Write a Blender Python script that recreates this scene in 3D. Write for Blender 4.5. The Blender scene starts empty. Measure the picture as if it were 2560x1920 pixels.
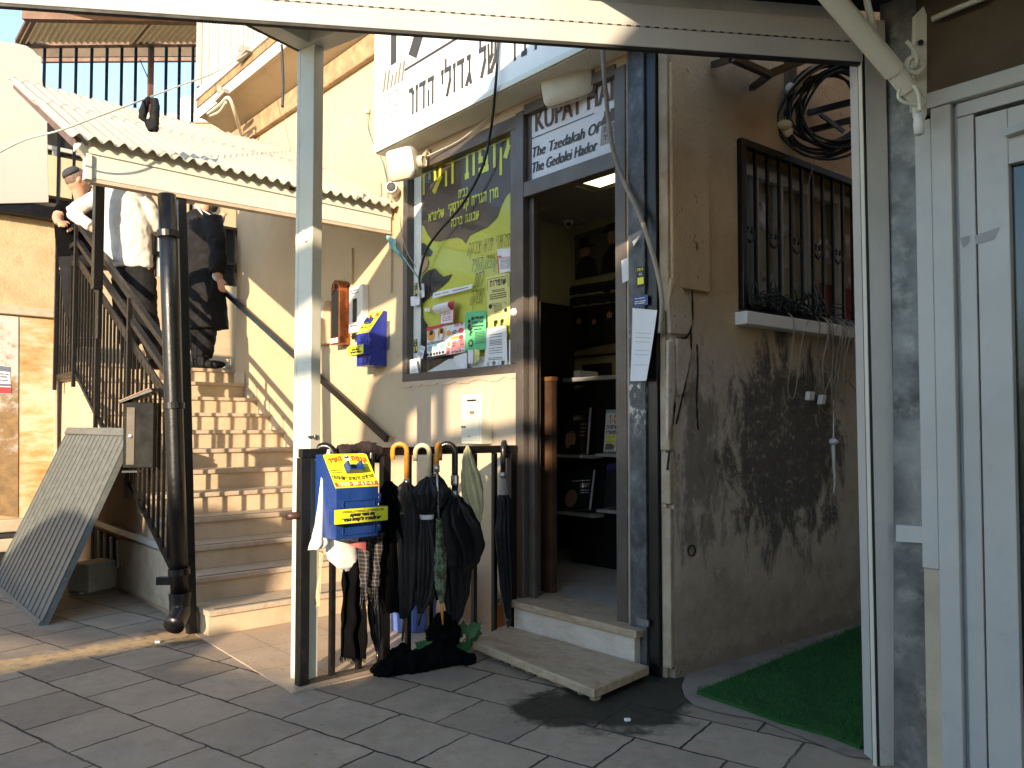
import bpy, bmesh, math, random
from mathutils import Vector, Matrix, noise as mnoise
rnd = random.Random(11)
SC = bpy.context.scene
COL = SC.collection
V = Vector
R = math.radians
# ------------------------------------------------------------------ camera, sky, sun, exposure
H = 1.2                      # eye height
F = 1950.0                   # focal length in photograph pixels (2560 wide)
PITCH = R(2.0)
PY = 1075.0 - F*math.tan(PITCH)
PX = 1280.0
cd = bpy.data.cameras.new('camera')
cd.sensor_width = 36.0
cd.lens = 36.0*F/2560.0
cd.shift_y = (PY-960.0)/2560.0
cd.clip_start = .05
cd.clip_end = 500
cam = bpy.data.objects.new('camera', cd)
cam.location = (0, 0, H)
cam.rotation_euler = (R(90)+PITCH, 0, 0)
COL.objects.link(cam)
SC.camera = cam

TANEL = .262                                   # low evening sun from behind the viewer, 14.7 degrees up
SUNH = V((-.2457, -.9694, 0))                  # horizontal direction towards the sun
SUNV = (SUNH + V((0, 0, TANEL))).normalized()
sl = bpy.data.lights.new('sun', 'SUN')
sl.energy = 2.0
sl.angle = R(.5)
sl.color = (1, .80, .56)
so = bpy.data.objects.new('sun', sl)
so.rotation_euler = (-SUNV).to_track_quat('-Z', 'Y').to_euler()
so.location = (-3, -8, 9)
COL.objects.link(so)

wd = bpy.data.worlds.new('World')
SC.world = wd
wd.use_nodes = True
wt = wd.node_tree
sky = wt.nodes.new('ShaderNodeTexSky')
sky.sky_type = 'NISHITA'
sky.sun_disc = False
sky.sun_elevation = math.atan(TANEL)
sky.sun_rotation = math.atan2(SUNV.x, SUNV.y)
sky.air_density = 1.0
sky.dust_density = .2
sky.ozone_density = 4.0
tint = wt.nodes.new('ShaderNodeMix'); tint.data_type = 'RGBA'; tint.blend_type = 'MULTIPLY'; tint.inputs[0].default_value = 1
tint.inputs[7].default_value = (1.17, .98, .80, 1)
wt.links.new(sky.outputs[0], tint.inputs[6])
wt.links.new(tint.outputs[2], wt.nodes['Background'].inputs[0])
wt.nodes['Background'].inputs[1].default_value = .15
SC.view_settings.view_transform = 'Standard'
SC.view_settings.look = 'None'
SC.view_settings.gamma = 1
SC.view_settings.exposure = 2.25
SC.cycles.max_bounces = 8
SC.cycles.transparent_max_bounces = 12

# ------------------------------------------------------------------ frames of the place
# facade frame: t along the shop front (away from the corner, to the left), w outwards, z up
C0 = V((.772, 3.8, 0))
_a = R(-41.7)
U = V((math.sin(_a), math.cos(_a), 0))
NF = V((-U.y, U.x, 0))
if NF.dot(-C0) < 0: NF = -NF
_b = math.atan2(2520, 1950)
SV = V((math.sin(_b), math.cos(_b), 0))        # along the side wall, away from the corner
SN = V((SV.y, -SV.x, 0))                       # its outward normal
G1 = V((math.sin(R(35)), math.cos(R(35)), 0))  # street grid of the paving and pergola
G2 = V((-G1.y, G1.x, 0))
Z = V((0, 0, 1))
def W(t, w, z): return C0 + U*t + NF*w + Z*z
def S(a, o, z): return C0 + SV*a + SN*o + Z*z
def ray(x, y):
    d = V(((x-PX)/F, 1, (PY-y)/F))
    c, s = math.cos(PITCH), math.sin(PITCH)
    return V((d.x, d.y*c - d.z*s, d.y*s + d.z*c))
EYE = V((0, 0, H))
def hit(x, y, p, n):
    r = ray(x, y)
    return EYE + r*((p-EYE).dot(n)/r.dot(n))
def toF(P): d = P-C0; return (d.dot(U), d.dot(NF), d.z)
def fpx(x, y, w=0): return toF(hit(x, y, W(0, w, 0), NF))          # photo pixel -> shop-front plane
def fP(x, y, w=0): return hit(x, y, W(0, w, 0), NF)
def tP(x, y, t): return hit(x, y, W(t, 0, 0), U)                   # plane across the shop front
def tpx(x, y, t): return toF(tP(x, y, t))
def sP(x, y, o=0): return hit(x, y, S(0, o, 0), SN)
def spx(x, y, o=0):
    d = sP(x, y, o)-C0
    return (d.dot(SV), o, d.z)
def gP(x, y, z=0): return hit(x, y, V((0, 0, z)), Z)
def dP(x, y, Y): return EYE + ray(x, y)*(Y/ray(x, y).y)

# ------------------------------------------------------------------ mesh building
class MB:
    def __init__(s): s.v = []; s.f = []; s.mi = []; s.cur = 0
    def add(s, pts, faces):
        b = len(s.v)
        s.v += [V(p) for p in pts]
        for f in faces:
            s.f.append([b+i for i in f]); s.mi.append(s.cur)
        return s
    def face(s, pts): return s.add(pts, [range(len(pts))])
    def box(s, o, ex, ey, ez):
        p = [o, o+ex, o+ex+ey, o+ey]
        return s.add(p+[q+ez for q in p], [(3, 2, 1, 0), (4, 5, 6, 7), (0, 1, 5, 4), (1, 2, 6, 5), (2, 3, 7, 6), (3, 0, 4, 7)])
    def fb(s, t0, t1, w0, w1, z0, z1): return s.box(W(t0, w0, z0), U*(t1-t0), NF*(w1-w0), Z*(z1-z0))
    def sb(s, a0, a1, o0, o1, z0, z1): return s.box(S(a0, o0, z0), SV*(a1-a0), SN*(o1-o0), Z*(z1-z0))
    def prism(s, pts, vec):
        n = len(pts); pts = [V(p) for p in pts]
        return s.add(pts+[p+vec for p in pts], [list(range(n))[::-1], range(n, 2*n)] + [(i, (i+1) % n, n+(i+1) % n, n+i) for i in range(n)])
    def bar(s, a, b, sx, sy, up=None):
        a, b = V(a), V(b); d = (b-a).normalized()
        up = V(up) if up is not None else (Z if abs(d.z) < .9 else U)
        x = d.cross(up).normalized(); y = x.cross(d).normalized()
        return s.box(a-x*sx/2-y*sy/2, x*sx, y*sy, b-a)
    def tube(s, pts, r, n=8, cap=True):
        pts = [V(p) for p in pts]; m = len(pts)
        rs = r if isinstance(r, (list, tuple)) else [r]*m
        d0 = (pts[1]-pts[0]).normalized()
        x = d0.orthogonal().normalized(); b = len(s.v)
        for i, p in enumerate(pts):
            d = (pts[min(i+1, m-1)]-pts[max(i-1, 0)])
            d = d.normalized() if d.length > 1e-9 else d0
            x = (x-d*x.dot(d)).normalized(); y = d.cross(x)
            for k in range(n):
                q = 2*math.pi*k/n
                s.v.append(p+(x*math.cos(q)+y*math.sin(q))*rs[i])
        for i in range(m-1):
            for k in range(n):
                s.f.append([b+i*n+k, b+i*n+(k+1) % n, b+(i+1)*n+(k+1) % n, b+(i+1)*n+k]); s.mi.append(s.cur)
        if cap:
            s.f.append([b+k for k in range(n)][::-1]); s.mi.append(s.cur)
            s.f.append([b+(m-1)*n+k for k in range(n)]); s.mi.append(s.cur)
        return s
    def lathe(s, o, ax, prof, n=16, mod=None, cap=True):
        ax = V(ax).normalized(); x = ax.orthogonal().normalized(); y = ax.cross(x); b = len(s.v); m = len(prof)
        for i, (r, h) in enumerate(prof):
            for k in range(n):
                q = 2*math.pi*k/n
                rr = r*(mod(q, i/(m-1)) if mod else 1)
                s.v.append(V(o)+ax*h+(x*math.cos(q)+y*math.sin(q))*rr)
        for i in range(m-1):
            for k in range(n):
                s.f.append([b+i*n+k, b+i*n+(k+1) % n, b+(i+1)*n+(k+1) % n, b+(i+1)*n+k]); s.mi.append(s.cur)
        if cap:
            s.f.append([b+k for k in range(n)][::-1]); s.mi.append(s.cur)
            s.f.append([b+(m-1)*n+k for k in range(n)]); s.mi.append(s.cur)
        return s
    def grid(s, fn, nu, nv):
        b = len(s.v)
        for i in range(nu+1):
            for j in range(nv+1): s.v.append(V(fn(i/nu, j/nv)))
        for i in range(nu):
            for j in range(nv):
                q = b+i*(nv+1)+j
                s.f.append([q, q+nv+1, q+nv+2, q+1]); s.mi.append(s.cur)
        return s
    def ball(s, c, r, n=12, m=8):
        r = V(r) if not isinstance(r, (int, float)) else V((r, r, r))
        return s.ell(c, V((r.x, 0, 0)), V((0, r.y, 0)), V((0, 0, r.z)), n, m)
    def ell(s, c, ex, ey, ez, n=12, m=8):
        c = V(c); b = len(s.v)
        for i in range(1, m):
            q = math.pi*i/m
            for k in range(n):
                p = 2*math.pi*k/n
                s.v.append(c+ex*math.sin(q)*math.cos(p)+ey*math.sin(q)*math.sin(p)+ez*math.cos(q))
        s.v += [c+ez, c-ez]; T = len(s.v)-2
        for i in range(m-2):
            for k in range(n):
                s.f.append([b+i*n+k, b+(i+1)*n+k, b+(i+1)*n+(k+1) % n, b+i*n+(k+1) % n]); s.mi.append(s.cur)
        for k in range(n):
            s.f.append([T, b+k, b+(k+1) % n]); s.mi.append(s.cur)
            s.f.append([T+1, b+(m-2)*n+(k+1) % n, b+(m-2)*n+k]); s.mi.append(s.cur)
        return s
    def build(s, name, mat, parent=None, loc=None, smooth=False, bevel=0, recalc=True, mods=None):
        if not s.f: raise ValueError('empty mesh '+name)
        if parent is not None: o0 = WLOC[parent.name]
        elif loc is not None: o0 = V(loc)
        else:
            xs = [v.x for v in s.v]; ys = [v.y for v in s.v]; zs = [v.z for v in s.v]
            o0 = V(((min(xs)+max(xs))/2, (min(ys)+max(ys))/2, min(zs)))
        me = bpy.data.meshes.new(name)
        me.from_pydata([v-o0 for v in s.v], [], [list(f) for f in s.f])
        for m in (mat if isinstance(mat, (list, tuple)) else [mat]): me.materials.append(m)
        for p, i in zip(me.polygons, s.mi): p.material_index = i
        if recalc:
            bm = bmesh.new(); bm.from_mesh(me); bmesh.ops.recalc_face_normals(bm, faces=bm.faces); bm.to_mesh(me); bm.free()
        if smooth:
            for p in me.polygons: p.use_smooth = True
        me.update()
        o = bpy.data.objects.new(name, me); COL.objects.link(o)
        if parent is not None: o.parent = parent
        else: o.location = o0
        WLOC[o.name] = o0
        if bevel:
            b = o.modifiers.new('bevel', 'BEVEL'); b.width = bevel; b.segments = 2; b.limit_method = 'ANGLE'; b.angle_limit = R(40)
        if mods: mods(o)
        return o
WLOC = {}
def tag(o, label, cat, group=None, kind=None):
    o['label'] = label; o['category'] = cat
    if group: o['group'] = group
    if kind: o['kind'] = kind
    return o
def thing(name, label, cat, loc, group=None):
    o = bpy.data.objects.new(name, None); COL.objects.link(o); o.empty_display_size = .1
    o.location = V(loc); WLOC[o.name] = V(loc)
    return tag(o, label, cat, group)
def struct(o): o['kind'] = 'structure'; return o
def organic(vox=.012, sm=6, strength=0, size=.15):
    def f(o):
        m = o.modifiers.new('remesh', 'REMESH'); m.mode = 'VOXEL'; m.voxel_size = vox; m.use_smooth_shade = True
        s_ = o.modifiers.new('smooth', 'SMOOTH'); s_.iterations = sm; s_.factor = .5
        if strength:
            tx = bpy.data.textures.new('folds', 'CLOUDS'); tx.noise_scale = size
            d = o.modifiers.new('folds', 'DISPLACE'); d.texture = tx; d.strength = strength; d.mid_level = .5; d.texture_coords = 'GLOBAL'
    return f
def lerp(a, b, f): return a+(b-a)*f
def arc(c, x, y, r, a0, a1, n=8):
    return [V(c)+(V(x)*math.cos(lerp(a0, a1, i/n))+V(y)*math.sin(lerp(a0, a1, i/n)))*r for i in range(n+1)]
def spline(pts, n=6):
    pts = [V(p) for p in pts]; out = []
    for i in range(len(pts)-1):
        p0 = pts[max(i-1, 0)]; p1 = pts[i]; p2 = pts[i+1]; p3 = pts[min(i+2, len(pts)-1)]
        for k in range(n):
            f = k/n
            out.append(.5*((2*p1)+(p2-p0)*f+(2*p0-5*p1+4*p2-p3)*f*f+(3*p1-p0-3*p2+p3)*f**3))
    out.append(pts[-1]); return out
def quadmap(q):
    """bilinear map of a quad (TL, TR, BR, BL): (x right, y up) in 0..1"""
    a, b, c, d = [V(p) for p in q]
    return lambda x, y: lerp(lerp(d, c, x), lerp(a, b, x), y)

# ------------------------------------------------------------------ Hebrew letters as strokes (advance, strokes); unit height
HE = {
'א': (.78, [[(.06, 1), (.72, 0)], [(.64, 1), (.62, .62), (.46, .46)], [(.12, 0), (.12, .38), (.28, .62)]]),
'ב': (.72, [[(.06, .92), (.55, .92), (.55, .12)], [(.02, .08), (.7, .08)]]),
'ג': (.56, [[(.1, .92), (.36, .92), (.36, .36), (.52, 0)], [(.36, .36), (.04, .0)]]),
'ד': (.74, [[(.0, .92), (.76, .92)], [(.55, .92), (.55, 0)]]),
'ה': (.74, [[(.04, .92), (.64, .92), (.64, 0)], [(.16, .58), (.16, 0)]]),
'ו': (.32, [[(.05, .92), (.22, .92), (.22, 0)]]),
'ז': (.36, [[(.03, .92), (.33, .92)], [(.2, .9), (.16, 0)]]),
'ח': (.74, [[(.04, .92), (.64, .92), (.64, 0)], [(.16, .9), (.16, 0)]]),
'ט': (.74, [[(.1, 1), (.1, .08), (.64, .08), (.64, .8), (.42, .95)]]),
'י': (.3, [[(.05, .92), (.21, .92), (.21, .5)]]),
'כ': (.66, [[(.05, .92), (.55, .92), (.55, .08), (.04, .08)]]),
'ל': (.62, [[(.1, 1.32), (.1, .92), (.55, .92), (.55, .5), (.22, 0)]]),
'מ': (.8, [[(.1, 1), (.22, .7), (.08, 0)], [(.24, .74), (.42, .92), (.66, .92), (.7, .08), (.4, .08)]]),
'ם': (.72, [[(.04, .92), (.62, .92), (.62, .08), (.12, .08), (.12, .9)]]),
'נ': (.46, [[(.1, .92), (.34, .92), (.34, .08), (.03, .08)]]),
'ן': (.3, [[(.05, .92), (.21, .92), (.21, -.35)]]),
'ס': (.7, [[(.02, .92), (.62, .92), (.6, .35), (.36, .05), (.13, .35), (.13, .9)]]),
'ע': (.7, [[(.1, 1), (.2, .38)], [(.6, 1), (.54, .4), (.05, -.06)]]),
'פ': (.7, [[(.32, .46), (.15, .46), (.12, .92), (.48, .92), (.6, .8), (.6, .08), (.04, .08)]]),
'צ': (.68, [[(.06, 1), (.6, .08), (.05, .08)], [(.6, 1), (.54, .62), (.38, .46)]]),
'ק': (.7, [[(.04, .92), (.62, .92), (.6, .5), (.42, .18)], [(.16, .6), (.16, -.35)]]),
'ר': (.6, [[(.03, .92), (.38, .92), (.52, .78), (.52, 0)]]),
'ש': (.86, [[(.08, 1), (.13, .08), (.38, .08), (.72, .42), (.76, 1)], [(.42, 1), (.4, .55), (.16, .36)]]),
'ת': (.78, [[(.1, .92), (.66, .92), (.66, 0)], [(.2, .9), (.2, .08), (.03, .08)]]),
'"': (.36, [[(.1, 1.05), (.08, .75)], [(.26, 1.05), (.24, .75)]]),
"'": (.2, [[(.1, 1.05), (.08, .75)]]),
'!': (.26, [[(.12, 1), (.12, .3)], [(.12, .12), (.12, 0)]]),
'-': (.4, [[(.06, .5), (.34, .5)]]), ',': (.2, [[(.1, .08), (.06, -.12)]]), ' ': (.42, []),
'0': (.62, [[(.3, .95), (.1, .75), (.1, .25), (.3, .05), (.5, .25), (.5, .75), (.3, .95)]]),
'1': (.46, [[(.08, .75), (.26, .92), (.26, 0)]]),
'2': (.6, [[(.08, .75), (.28, .94), (.5, .72), (.08, .08), (.54, .08)]]),
'3': (.6, [[(.08, .9), (.46, .9), (.26, .54), (.5, .34), (.36, .06), (.06, .12)]]),
'4': (.62, [[(.4, .95), (.06, .3), (.58, .3)], [(.42, .6), (.42, 0)]]),
'5': (.6, [[(.5, .92), (.14, .92), (.12, .56), (.42, .56), (.5, .3), (.34, .06), (.06, .1)]]),
'6': (.6, [[(.44, .95), (.12, .5), (.14, .16), (.34, .06), (.5, .28), (.36, .5), (.14, .44)]]),
'7': (.58, [[(.06, .92), (.52, .92), (.22, 0)]]),
'8': (.62, [[(.3, .94), (.14, .74), (.48, .3), (.3, .06), (.1, .28), (.46, .72), (.3, .94)]]),
'9': (.6, [[(.16, .05), (.48, .5), (.46, .84), (.26, .94), (.1, .72), (.24, .5), (.46, .56)]]),
}
def strokes(mb, text, fn, nrm, h, x0, y0, thick=.16, thin=None, rtl=True, fit=None, bend=0):
    """letters as flat strokes; fn(x, y) maps sign metres to the world, nrm is outward. Text runs from x0 to the right (already visually ordered when rtl)."""
    thin = thin or thick
    s = text[::-1] if rtl else text
    if rtl:                                                # digits keep their own order
        out = ''; run = ''
        for ch in s:
            if ch.isdigit(): run = ch+run
            else: out += run+ch; run = ''
        s = out+run
    total = sum(HE[c][0]+.17 for c in s if c in HE)*h
    sx = (fit/total) if fit else 1
    x = x0; k = 0
    for ch in s:
        if ch not in HE: continue
        adv, sts = HE[ch]
        for st in sts:
            for i in range(len(st)-1):
                (ax, ay), (bx, by) = st[i], st[i+1]
                a = V((x+ax*h*sx, y0+ay*h)); b = V((x+bx*h*sx, y0+by*h))
                d = b-a; L = d.length
                if L < 1e-6: continue
                d /= L; p = V((-d.y, d.x))
                th = h*(thick*abs(d.x)+thin*abs(d.y))*.5
                e = th*.9 if len(st) > 2 else 0
                ea = e if i > 0 else 0; eb = e if i < len(st)-2 else 0
                a2 = a-d*ea; b2 = b+d*eb
                off = nrm*(.0002*(k % 7)); k += 1
                mb.face([fn(*(a2-p*th))+off, fn(*(b2-p*th))+off, fn(*(b2+p*th))+off, fn(*(a2+p*th))+off])
        x += (adv+.17)*h*sx
    return x
def latin(mb, text, fn, nrm, h, x0, y0, fit=None, shear=0, reps=1):
    c = bpy.data.curves.new('lettering', 'FONT'); c.body = text; c.size = 1; c.resolution_u = 3; c.shear = shear
    o = bpy.data.objects.new('lettering', c); COL.objects.link(o)
    dg = bpy.context.evaluated_depsgraph_get()
    me = o.evaluated_get(dg).to_mesh()
    xs = [v.co.x for v in me.vertices]; L = max(xs)
    k = h/.72; sx = (fit/L) if fit else k
    for r in range(reps):
        dx = r*.0032
        mb.add([fn(x0+dx+v.co.x*sx, y0+v.co.y*k)+nrm*(.0003*r) for v in me.vertices], [list(p.vertices) for p in me.polygons])
    o.evaluated_get(dg).to_mesh_clear()
    bpy.data.objects.remove(o); bpy.data.curves.remove(c)
def greek(mb, fn, nrm, x0, x1, ys, h, seed=0):
    """rows of tiny print too small to read: broken dark dashes"""
    r = random.Random(seed)
    for y in ys:
        x = x0
        while x < x1-h:
            L = min(r.uniform(1.5, 5)*h, x1-x)
            mb.face([fn(x, y), fn(x+L, y), fn(x+L, y+h*r.uniform(.7, 1)), fn(x, y+h*.8)])
            x += L+h*.6
# ------------------------------------------------------------------ materials
class NM:
    def __init__(s, name, **kw):
        s.m = bpy.data.materials.new(name); s.m.use_nodes = True; s.t = s.m.node_tree
        s.b = s.t.nodes['Principled BSDF']; s.out = s.t.nodes['Material Output']
        s.b.inputs['Specular IOR Level'].default_value = .4
        for k, v in kw.items(): s.set(k, v)
    def set(s, k, v):
        k = {'col': 'Base Color', 'rough': 'Roughness', 'metal': 'Metallic', 'spec': 'Specular IOR Level', 'alpha': 'Alpha', 'normal': 'Normal', 'coat': 'Coat Weight', 'trans': 'Transmission Weight', 'emit': 'Emission Color', 'estr': 'Emission Strength', 'sub': 'Subsurface Weight'}.get(k, k)
        s.link(v, s.b.inputs[k])
    def link(s, v, inp):
        if isinstance(v, bpy.types.NodeSocket): s.t.links.new(v, inp)
        elif isinstance(v, (tuple, list)) and len(v) == 3 and inp.type == 'RGBA': inp.default_value = (*v, 1)
        else: inp.default_value = v
    def node(s, typ, ins=None, **at):
        n = s.t.nodes.new(typ)
        for k, v in at.items(): setattr(n, k, v)
        for k, v in (ins or {}).items(): s.link(v, n.inputs[k])
        return n
    def pos(s): return s.node('ShaderNodeNewGeometry').outputs['Position']
    def math(s, op, a, b=0, c=0, clamp=False):
        n = s.node('ShaderNodeMath', {0: a, 1: b, 2: c}, operation=op, use_clamp=clamp); return n.outputs[0]
    def dot(s, v, vec): return s.node('ShaderNodeVectorMath', {0: v, 1: tuple(vec)}, operation='DOT_PRODUCT').outputs['Value']
    def frame(s, o, ex, ey, ez):
        """position in another frame of axes"""
        d = s.node('ShaderNodeVectorMath', {0: s.pos(), 1: tuple(o)}, operation='SUBTRACT').outputs[0]
        return s.node('ShaderNodeCombineXYZ', {0: s.dot(d, ex), 1: s.dot(d, ey), 2: s.dot(d, ez)}).outputs[0]
    def scale(s, v, k):
        return s.node('ShaderNodeVectorMath', {0: v, 1: tuple(k)}, operation='MULTIPLY').outputs[0]
    def noise(s, scale, detail=4, rough=.55, vec=None, dist=0):
        return s.node('ShaderNodeTexNoise', {'Vector': vec if vec is not None else s.pos(), 'Scale': scale, 'Detail': detail, 'Roughness': rough, 'Distortion': dist}).outputs[0]
    def vor(s, scale, vec=None, feature='F1'):
        return s.node('ShaderNodeTexVoronoi', {'Vector': vec if vec is not None else s.pos(), 'Scale': scale}, feature=feature).outputs[0]
    def ramp(s, f, stops):
        n = s.node('ShaderNodeValToRGB', {0: f}); e = n.color_ramp.elements
        while len(e) < len(stops): e.new(.5)
        for q, (p, c) in zip(e, stops):
            q.position = p; q.color = (*c, 1) if isinstance(c, (tuple, list)) else (c, c, c, 1)
        return n.outputs[0]
    def step(s, f, a, b):
        return s.node('ShaderNodeMapRange', {0: f, 1: a, 2: b, 3: 0, 4: 1}, interpolation_type='SMOOTHSTEP').outputs[0]
    def mix(s, f, a, b, blend='MIX'):
        n = s.node('ShaderNodeMix', data_type='RGBA', blend_type=blend)
        s.link(f, n.inputs[0]); s.link(a, n.inputs[6]); s.link(b, n.inputs[7]); return n.outputs[2]
    def xyz(s, v):
        n = s.node('ShaderNodeSeparateXYZ', {0: v}); return n.outputs
    def bump(s, h, strength=.3, dist=.01, normal=None):
        i = {'Height': h, 'Strength': strength, 'Distance': dist}
        if normal is not None: i['Normal'] = normal
        return s.node('ShaderNodeBump', i).outputs[0]
    def near(s, P, r0, r1, amp=0, nscale=4):
        """1 near a point, 0 far, with a noisy edge"""
        d = s.node('ShaderNodeVectorMath', {0: s.pos(), 1: tuple(P)}, operation='DISTANCE').outputs['Value']
        if amp: d = s.math('ADD', d, s.math('MULTIPLY', s.math('SUBTRACT', s.noise(nscale, 5, .65), .5), amp))
        return s.math('SUBTRACT', 1, s.step(d, r0, r1))
def plain(name, col, rough=.6, metal=0, var=.12, vs=6, bump=.1, bs=60, bd=.003, dirt=None, da=.5, ds=3, spec=.4, coat=0):
    m = NM(name, rough=rough, metal=metal, spec=spec)
    n = m.noise(vs, 5, .6)
    lo = tuple(max(0, c*(1-var*1.6)) for c in col); hi = tuple(min(1, c*(1+var)) for c in col)
    c = m.ramp(n, [(.3, lo), (.7, hi)])
    if dirt: c = m.mix(m.math('MULTIPLY', m.step(m.noise(ds, 6, .7), .48, .72), da), c, dirt)
    m.set('col', c)
    m.set('rough', m.node('ShaderNodeMapRange', {0: m.noise(vs*2.3, 4), 1: .2, 2: .8, 3: max(.05, rough-.12), 4: min(1, rough+.12)}).outputs[0])
    if bump: m.set('normal', m.bump(m.noise(bs, 4, .6), bump, bd))
    if coat: m.set('coat', coat)
    return m.m
M = {}
M['white_alu'] = plain('white_aluminium', (.47, .445, .41), .35, 0, .05, 3, .03, 30, dirt=(.35, .35, .36), da=.35, ds=5)
M['cream_metal'] = plain('cream_painted_metal', (.66, .64, .53), .42, 0, .06, 4, .04, 40, dirt=(.40, .36, .26), da=.4, ds=4)
M['grey_metal'] = plain('grey_painted_metal', (.42, .43, .41), .4, 0, .08, 3, .04, 40, dirt=(.2, .2, .19), da=.5, ds=5)
M['galv'] = plain('galvanised_steel', (.17, .165, .155), .5, .4, .45, 5, .12, 50, dirt=(.36, .34, .30), da=.6, ds=9)
M['black_metal'] = plain('black_painted_metal', (.003, .003, .0034), .36, 0, .3, 14, .25, 90, .002, dirt=(.022, .02, .018), da=.25, ds=22, spec=.5)
M['rail_black'] = plain('worn_black_rail', (.004, .0036, .0036), .45, 0, .3, 14, .2, 90, .002, dirt=(.03, .02, .015), da=.3, ds=25, spec=.5)
M['brown_alu'] = plain('brown_anodised_frame', (.115, .095, .082), .38, .25, .12, 6, .05, 60, dirt=(.2, .17, .14), da=.3, ds=8)
M['gasket'] = plain('black_rubber', (.012, .012, .012), .6, 0, .1, 8, 0)
M['dark_ceiling'] = plain('dark_roof_sheet', (.016, .018, .018), .8, 0, .25, 2, .1, 20)
M['cable_black'] = plain('black_cable', (.012, .014, .013), .45, 0, .1, 8, .1, 200)
M['cable_green'] = plain('green_cable', (.07, .16, .12), .5, 0, .15, 8, 0)
M['cable_teal'] = plain('pale_green_cable', (.22, .36, .30), .55, 0, .15, 8, 0)
M['cable_white'] = plain('off_white_cable', (.55, .52, .42), .55, 0, .15, 8, 0)
M['conduit'] = plain('grey_conduit', (.30, .26, .21), .55, 0, .15, 8, .2, 60)
M['beige_plastic'] = plain('beige_plastic', (.60, .53, .40), .45, 0, .06, 5, .03, 90, dirt=(.40, .33, .23), da=.35, ds=9)
M['white_plastic'] = plain('white_plastic', (.72, .71, .66), .4, 0, .05, 5, .02, 90, dirt=(.5, .47, .4), da=.3, ds=12)
M['sign_white'] = plain('white_sign_board', (.76, .75, .73), .45, 0, .03, 3, .02, 40, dirt=(.6, .55, .45), da=.35, ds=3)
M['sign_ink'] = plain('dark_brown_lettering', (.045, .040, .034), .5, 0, .1, 6, 0)
M['sign_brown'] = plain('brown_lettering', (.10, .055, .045), .5, 0, .1, 6, 0)
M['sign_tan'] = plain('tan_print', (.22, .17, .11), .5, 0, .15, 6, 0)
M['sign_grey'] = plain('grey_print', (.30, .285, .27), .5, 0, .1, 6, 0)
M['poster_brown'] = plain('dark_brown_print', (.070, .045, .038), .5, 0, .15, 2, .02, 30)
M['poster_yellow'] = plain('lime_yellow_print', (.52, .53, .06), .5, 0, .08, 2, .02, 30, dirt=(.42, .42, .08), da=.5, ds=2)
M['yellow_ink'] = plain('yellow_lettering', (.62, .62, .05), .5, 0, .05, 5, 0)
M['print_black'] = plain('black_print', (.02, .022, .026), .5, 0, .2, 3, 0)
M['marker'] = plain('dark_green_marker', (.05, .06, .02), .6, 0, .1, 5, 0)
M['skin'] = plain('skin', (.50, .27, .17), .5, 0, .08, 12, .06, 120, .001)
M['skin_print'] = plain('skin_tone_print', (.48, .27, .19), .5, 0, .12, 5, 0)
M['paper_white'] = plain('white_paper', (.70, .70, .72), .75, 0, .03, 4, .05, 30)
M['paper_yellow'] = plain('yellow_paper', (.66, .62, .22), .75, 0, .05, 4, .05, 30)
M['paper_green'] = plain('green_paper', (.13, .50, .22), .75, 0, .05, 4, .05, 30)
M['paper_red'] = plain('red_print', (.52, .06, .07), .6, 0, .1, 6, 0)
M['paper_pink'] = plain('pink_print', (.70, .28, .30), .6, 0, .2, 10, 0)
M['paper_orange'] = plain('orange_print', (.72, .33, .06), .6, 0, .1, 6, 0)
M['paper_teal'] = plain('pale_teal_print', (.25, .45, .45), .6, 0, .1, 6, 0)
M['blue_enamel'] = plain('blue_enamel', (.012, .045, .20), .3, 0, .12, 6, .06, 70, dirt=(.10, .11, .14), da=.18, ds=26, spec=.5)
M['blue_enamel2'] = plain('violet_blue_enamel', (.020, .036, .30), .3, 0, .12, 6, .06, 70, spec=.5)
M['yellow_label'] = plain('yellow_label', (.80, .78, .03), .4, 0, .03, 5, .02, 50)
M['red_ink'] = plain('orange_red_lettering', (.62, .10, .03), .5, 0, .05, 5, 0)
M['copper'] = plain('copper', (.42, .16, .07), .25, .9, .2, 8, .08, 60)
M['fabric_black'] = plain('black_fabric', (.002, .002, .0024), .9, 0, .3, 9, .2, 180, .002, spec=.08)
M['nylon_black'] = plain('black_umbrella_nylon', (.006, .006, .0068), .5, 0, .3, 10, .2, 140, .002, spec=.35)
M['nylon_grey'] = plain('charcoal_umbrella_nylon', (.022, .021, .0205), .5, 0, .3, 10, .2, 140, .002, spec=.35)
M['nylon_navy'] = plain('navy_umbrella_nylon', (.0035, .004, .008), .5, 0, .2, 10, .2, 140, .002)
M['hook_orange'] = plain('orange_varnished_wood', (.70, .27, .025), .25, 0, .12, 14, .03, 80, coat=.5)
M['hook_cream'] = plain('cream_plastic', (.68, .60, .36), .3, 0, .05, 10, .02, 80)
M['hook_black'] = plain('black_plastic', (.014, .013, .013), .25, 0, .2, 10, .02, 80, spec=.55)
M['steel'] = plain('bright_steel', (.45, .45, .44), .3, .9, .1, 10, .02, 80)
M['wood'] = plain('brown_wood', (.085, .045, .026), .5, 0, .25, 9, .1, 50)
M['dark_wood'] = plain('dark_brown_laminate', (.020, .014, .011), .5, 0, .2, 5, .05, 50)
M['cloth_white'] = plain('white_cloth', (.70, .68, .65), .85, 0, .06, 8, .2, 90, .002)
M['shirt_white'] = plain('white_shirt_cotton', (.60, .585, .56), .85, 0, .03, 8, .15, 120, .001)
M['coat_black'] = plain('black_coat_wool', (.007, .0065, .0075), .8, 0, .2, 8, .2, 150, .001, spec=.3)
M['trousers'] = plain('black_trousers', (.006, .006, .0075), .85, 0, .2, 8, .15, 120, .001, spec=.3)
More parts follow.
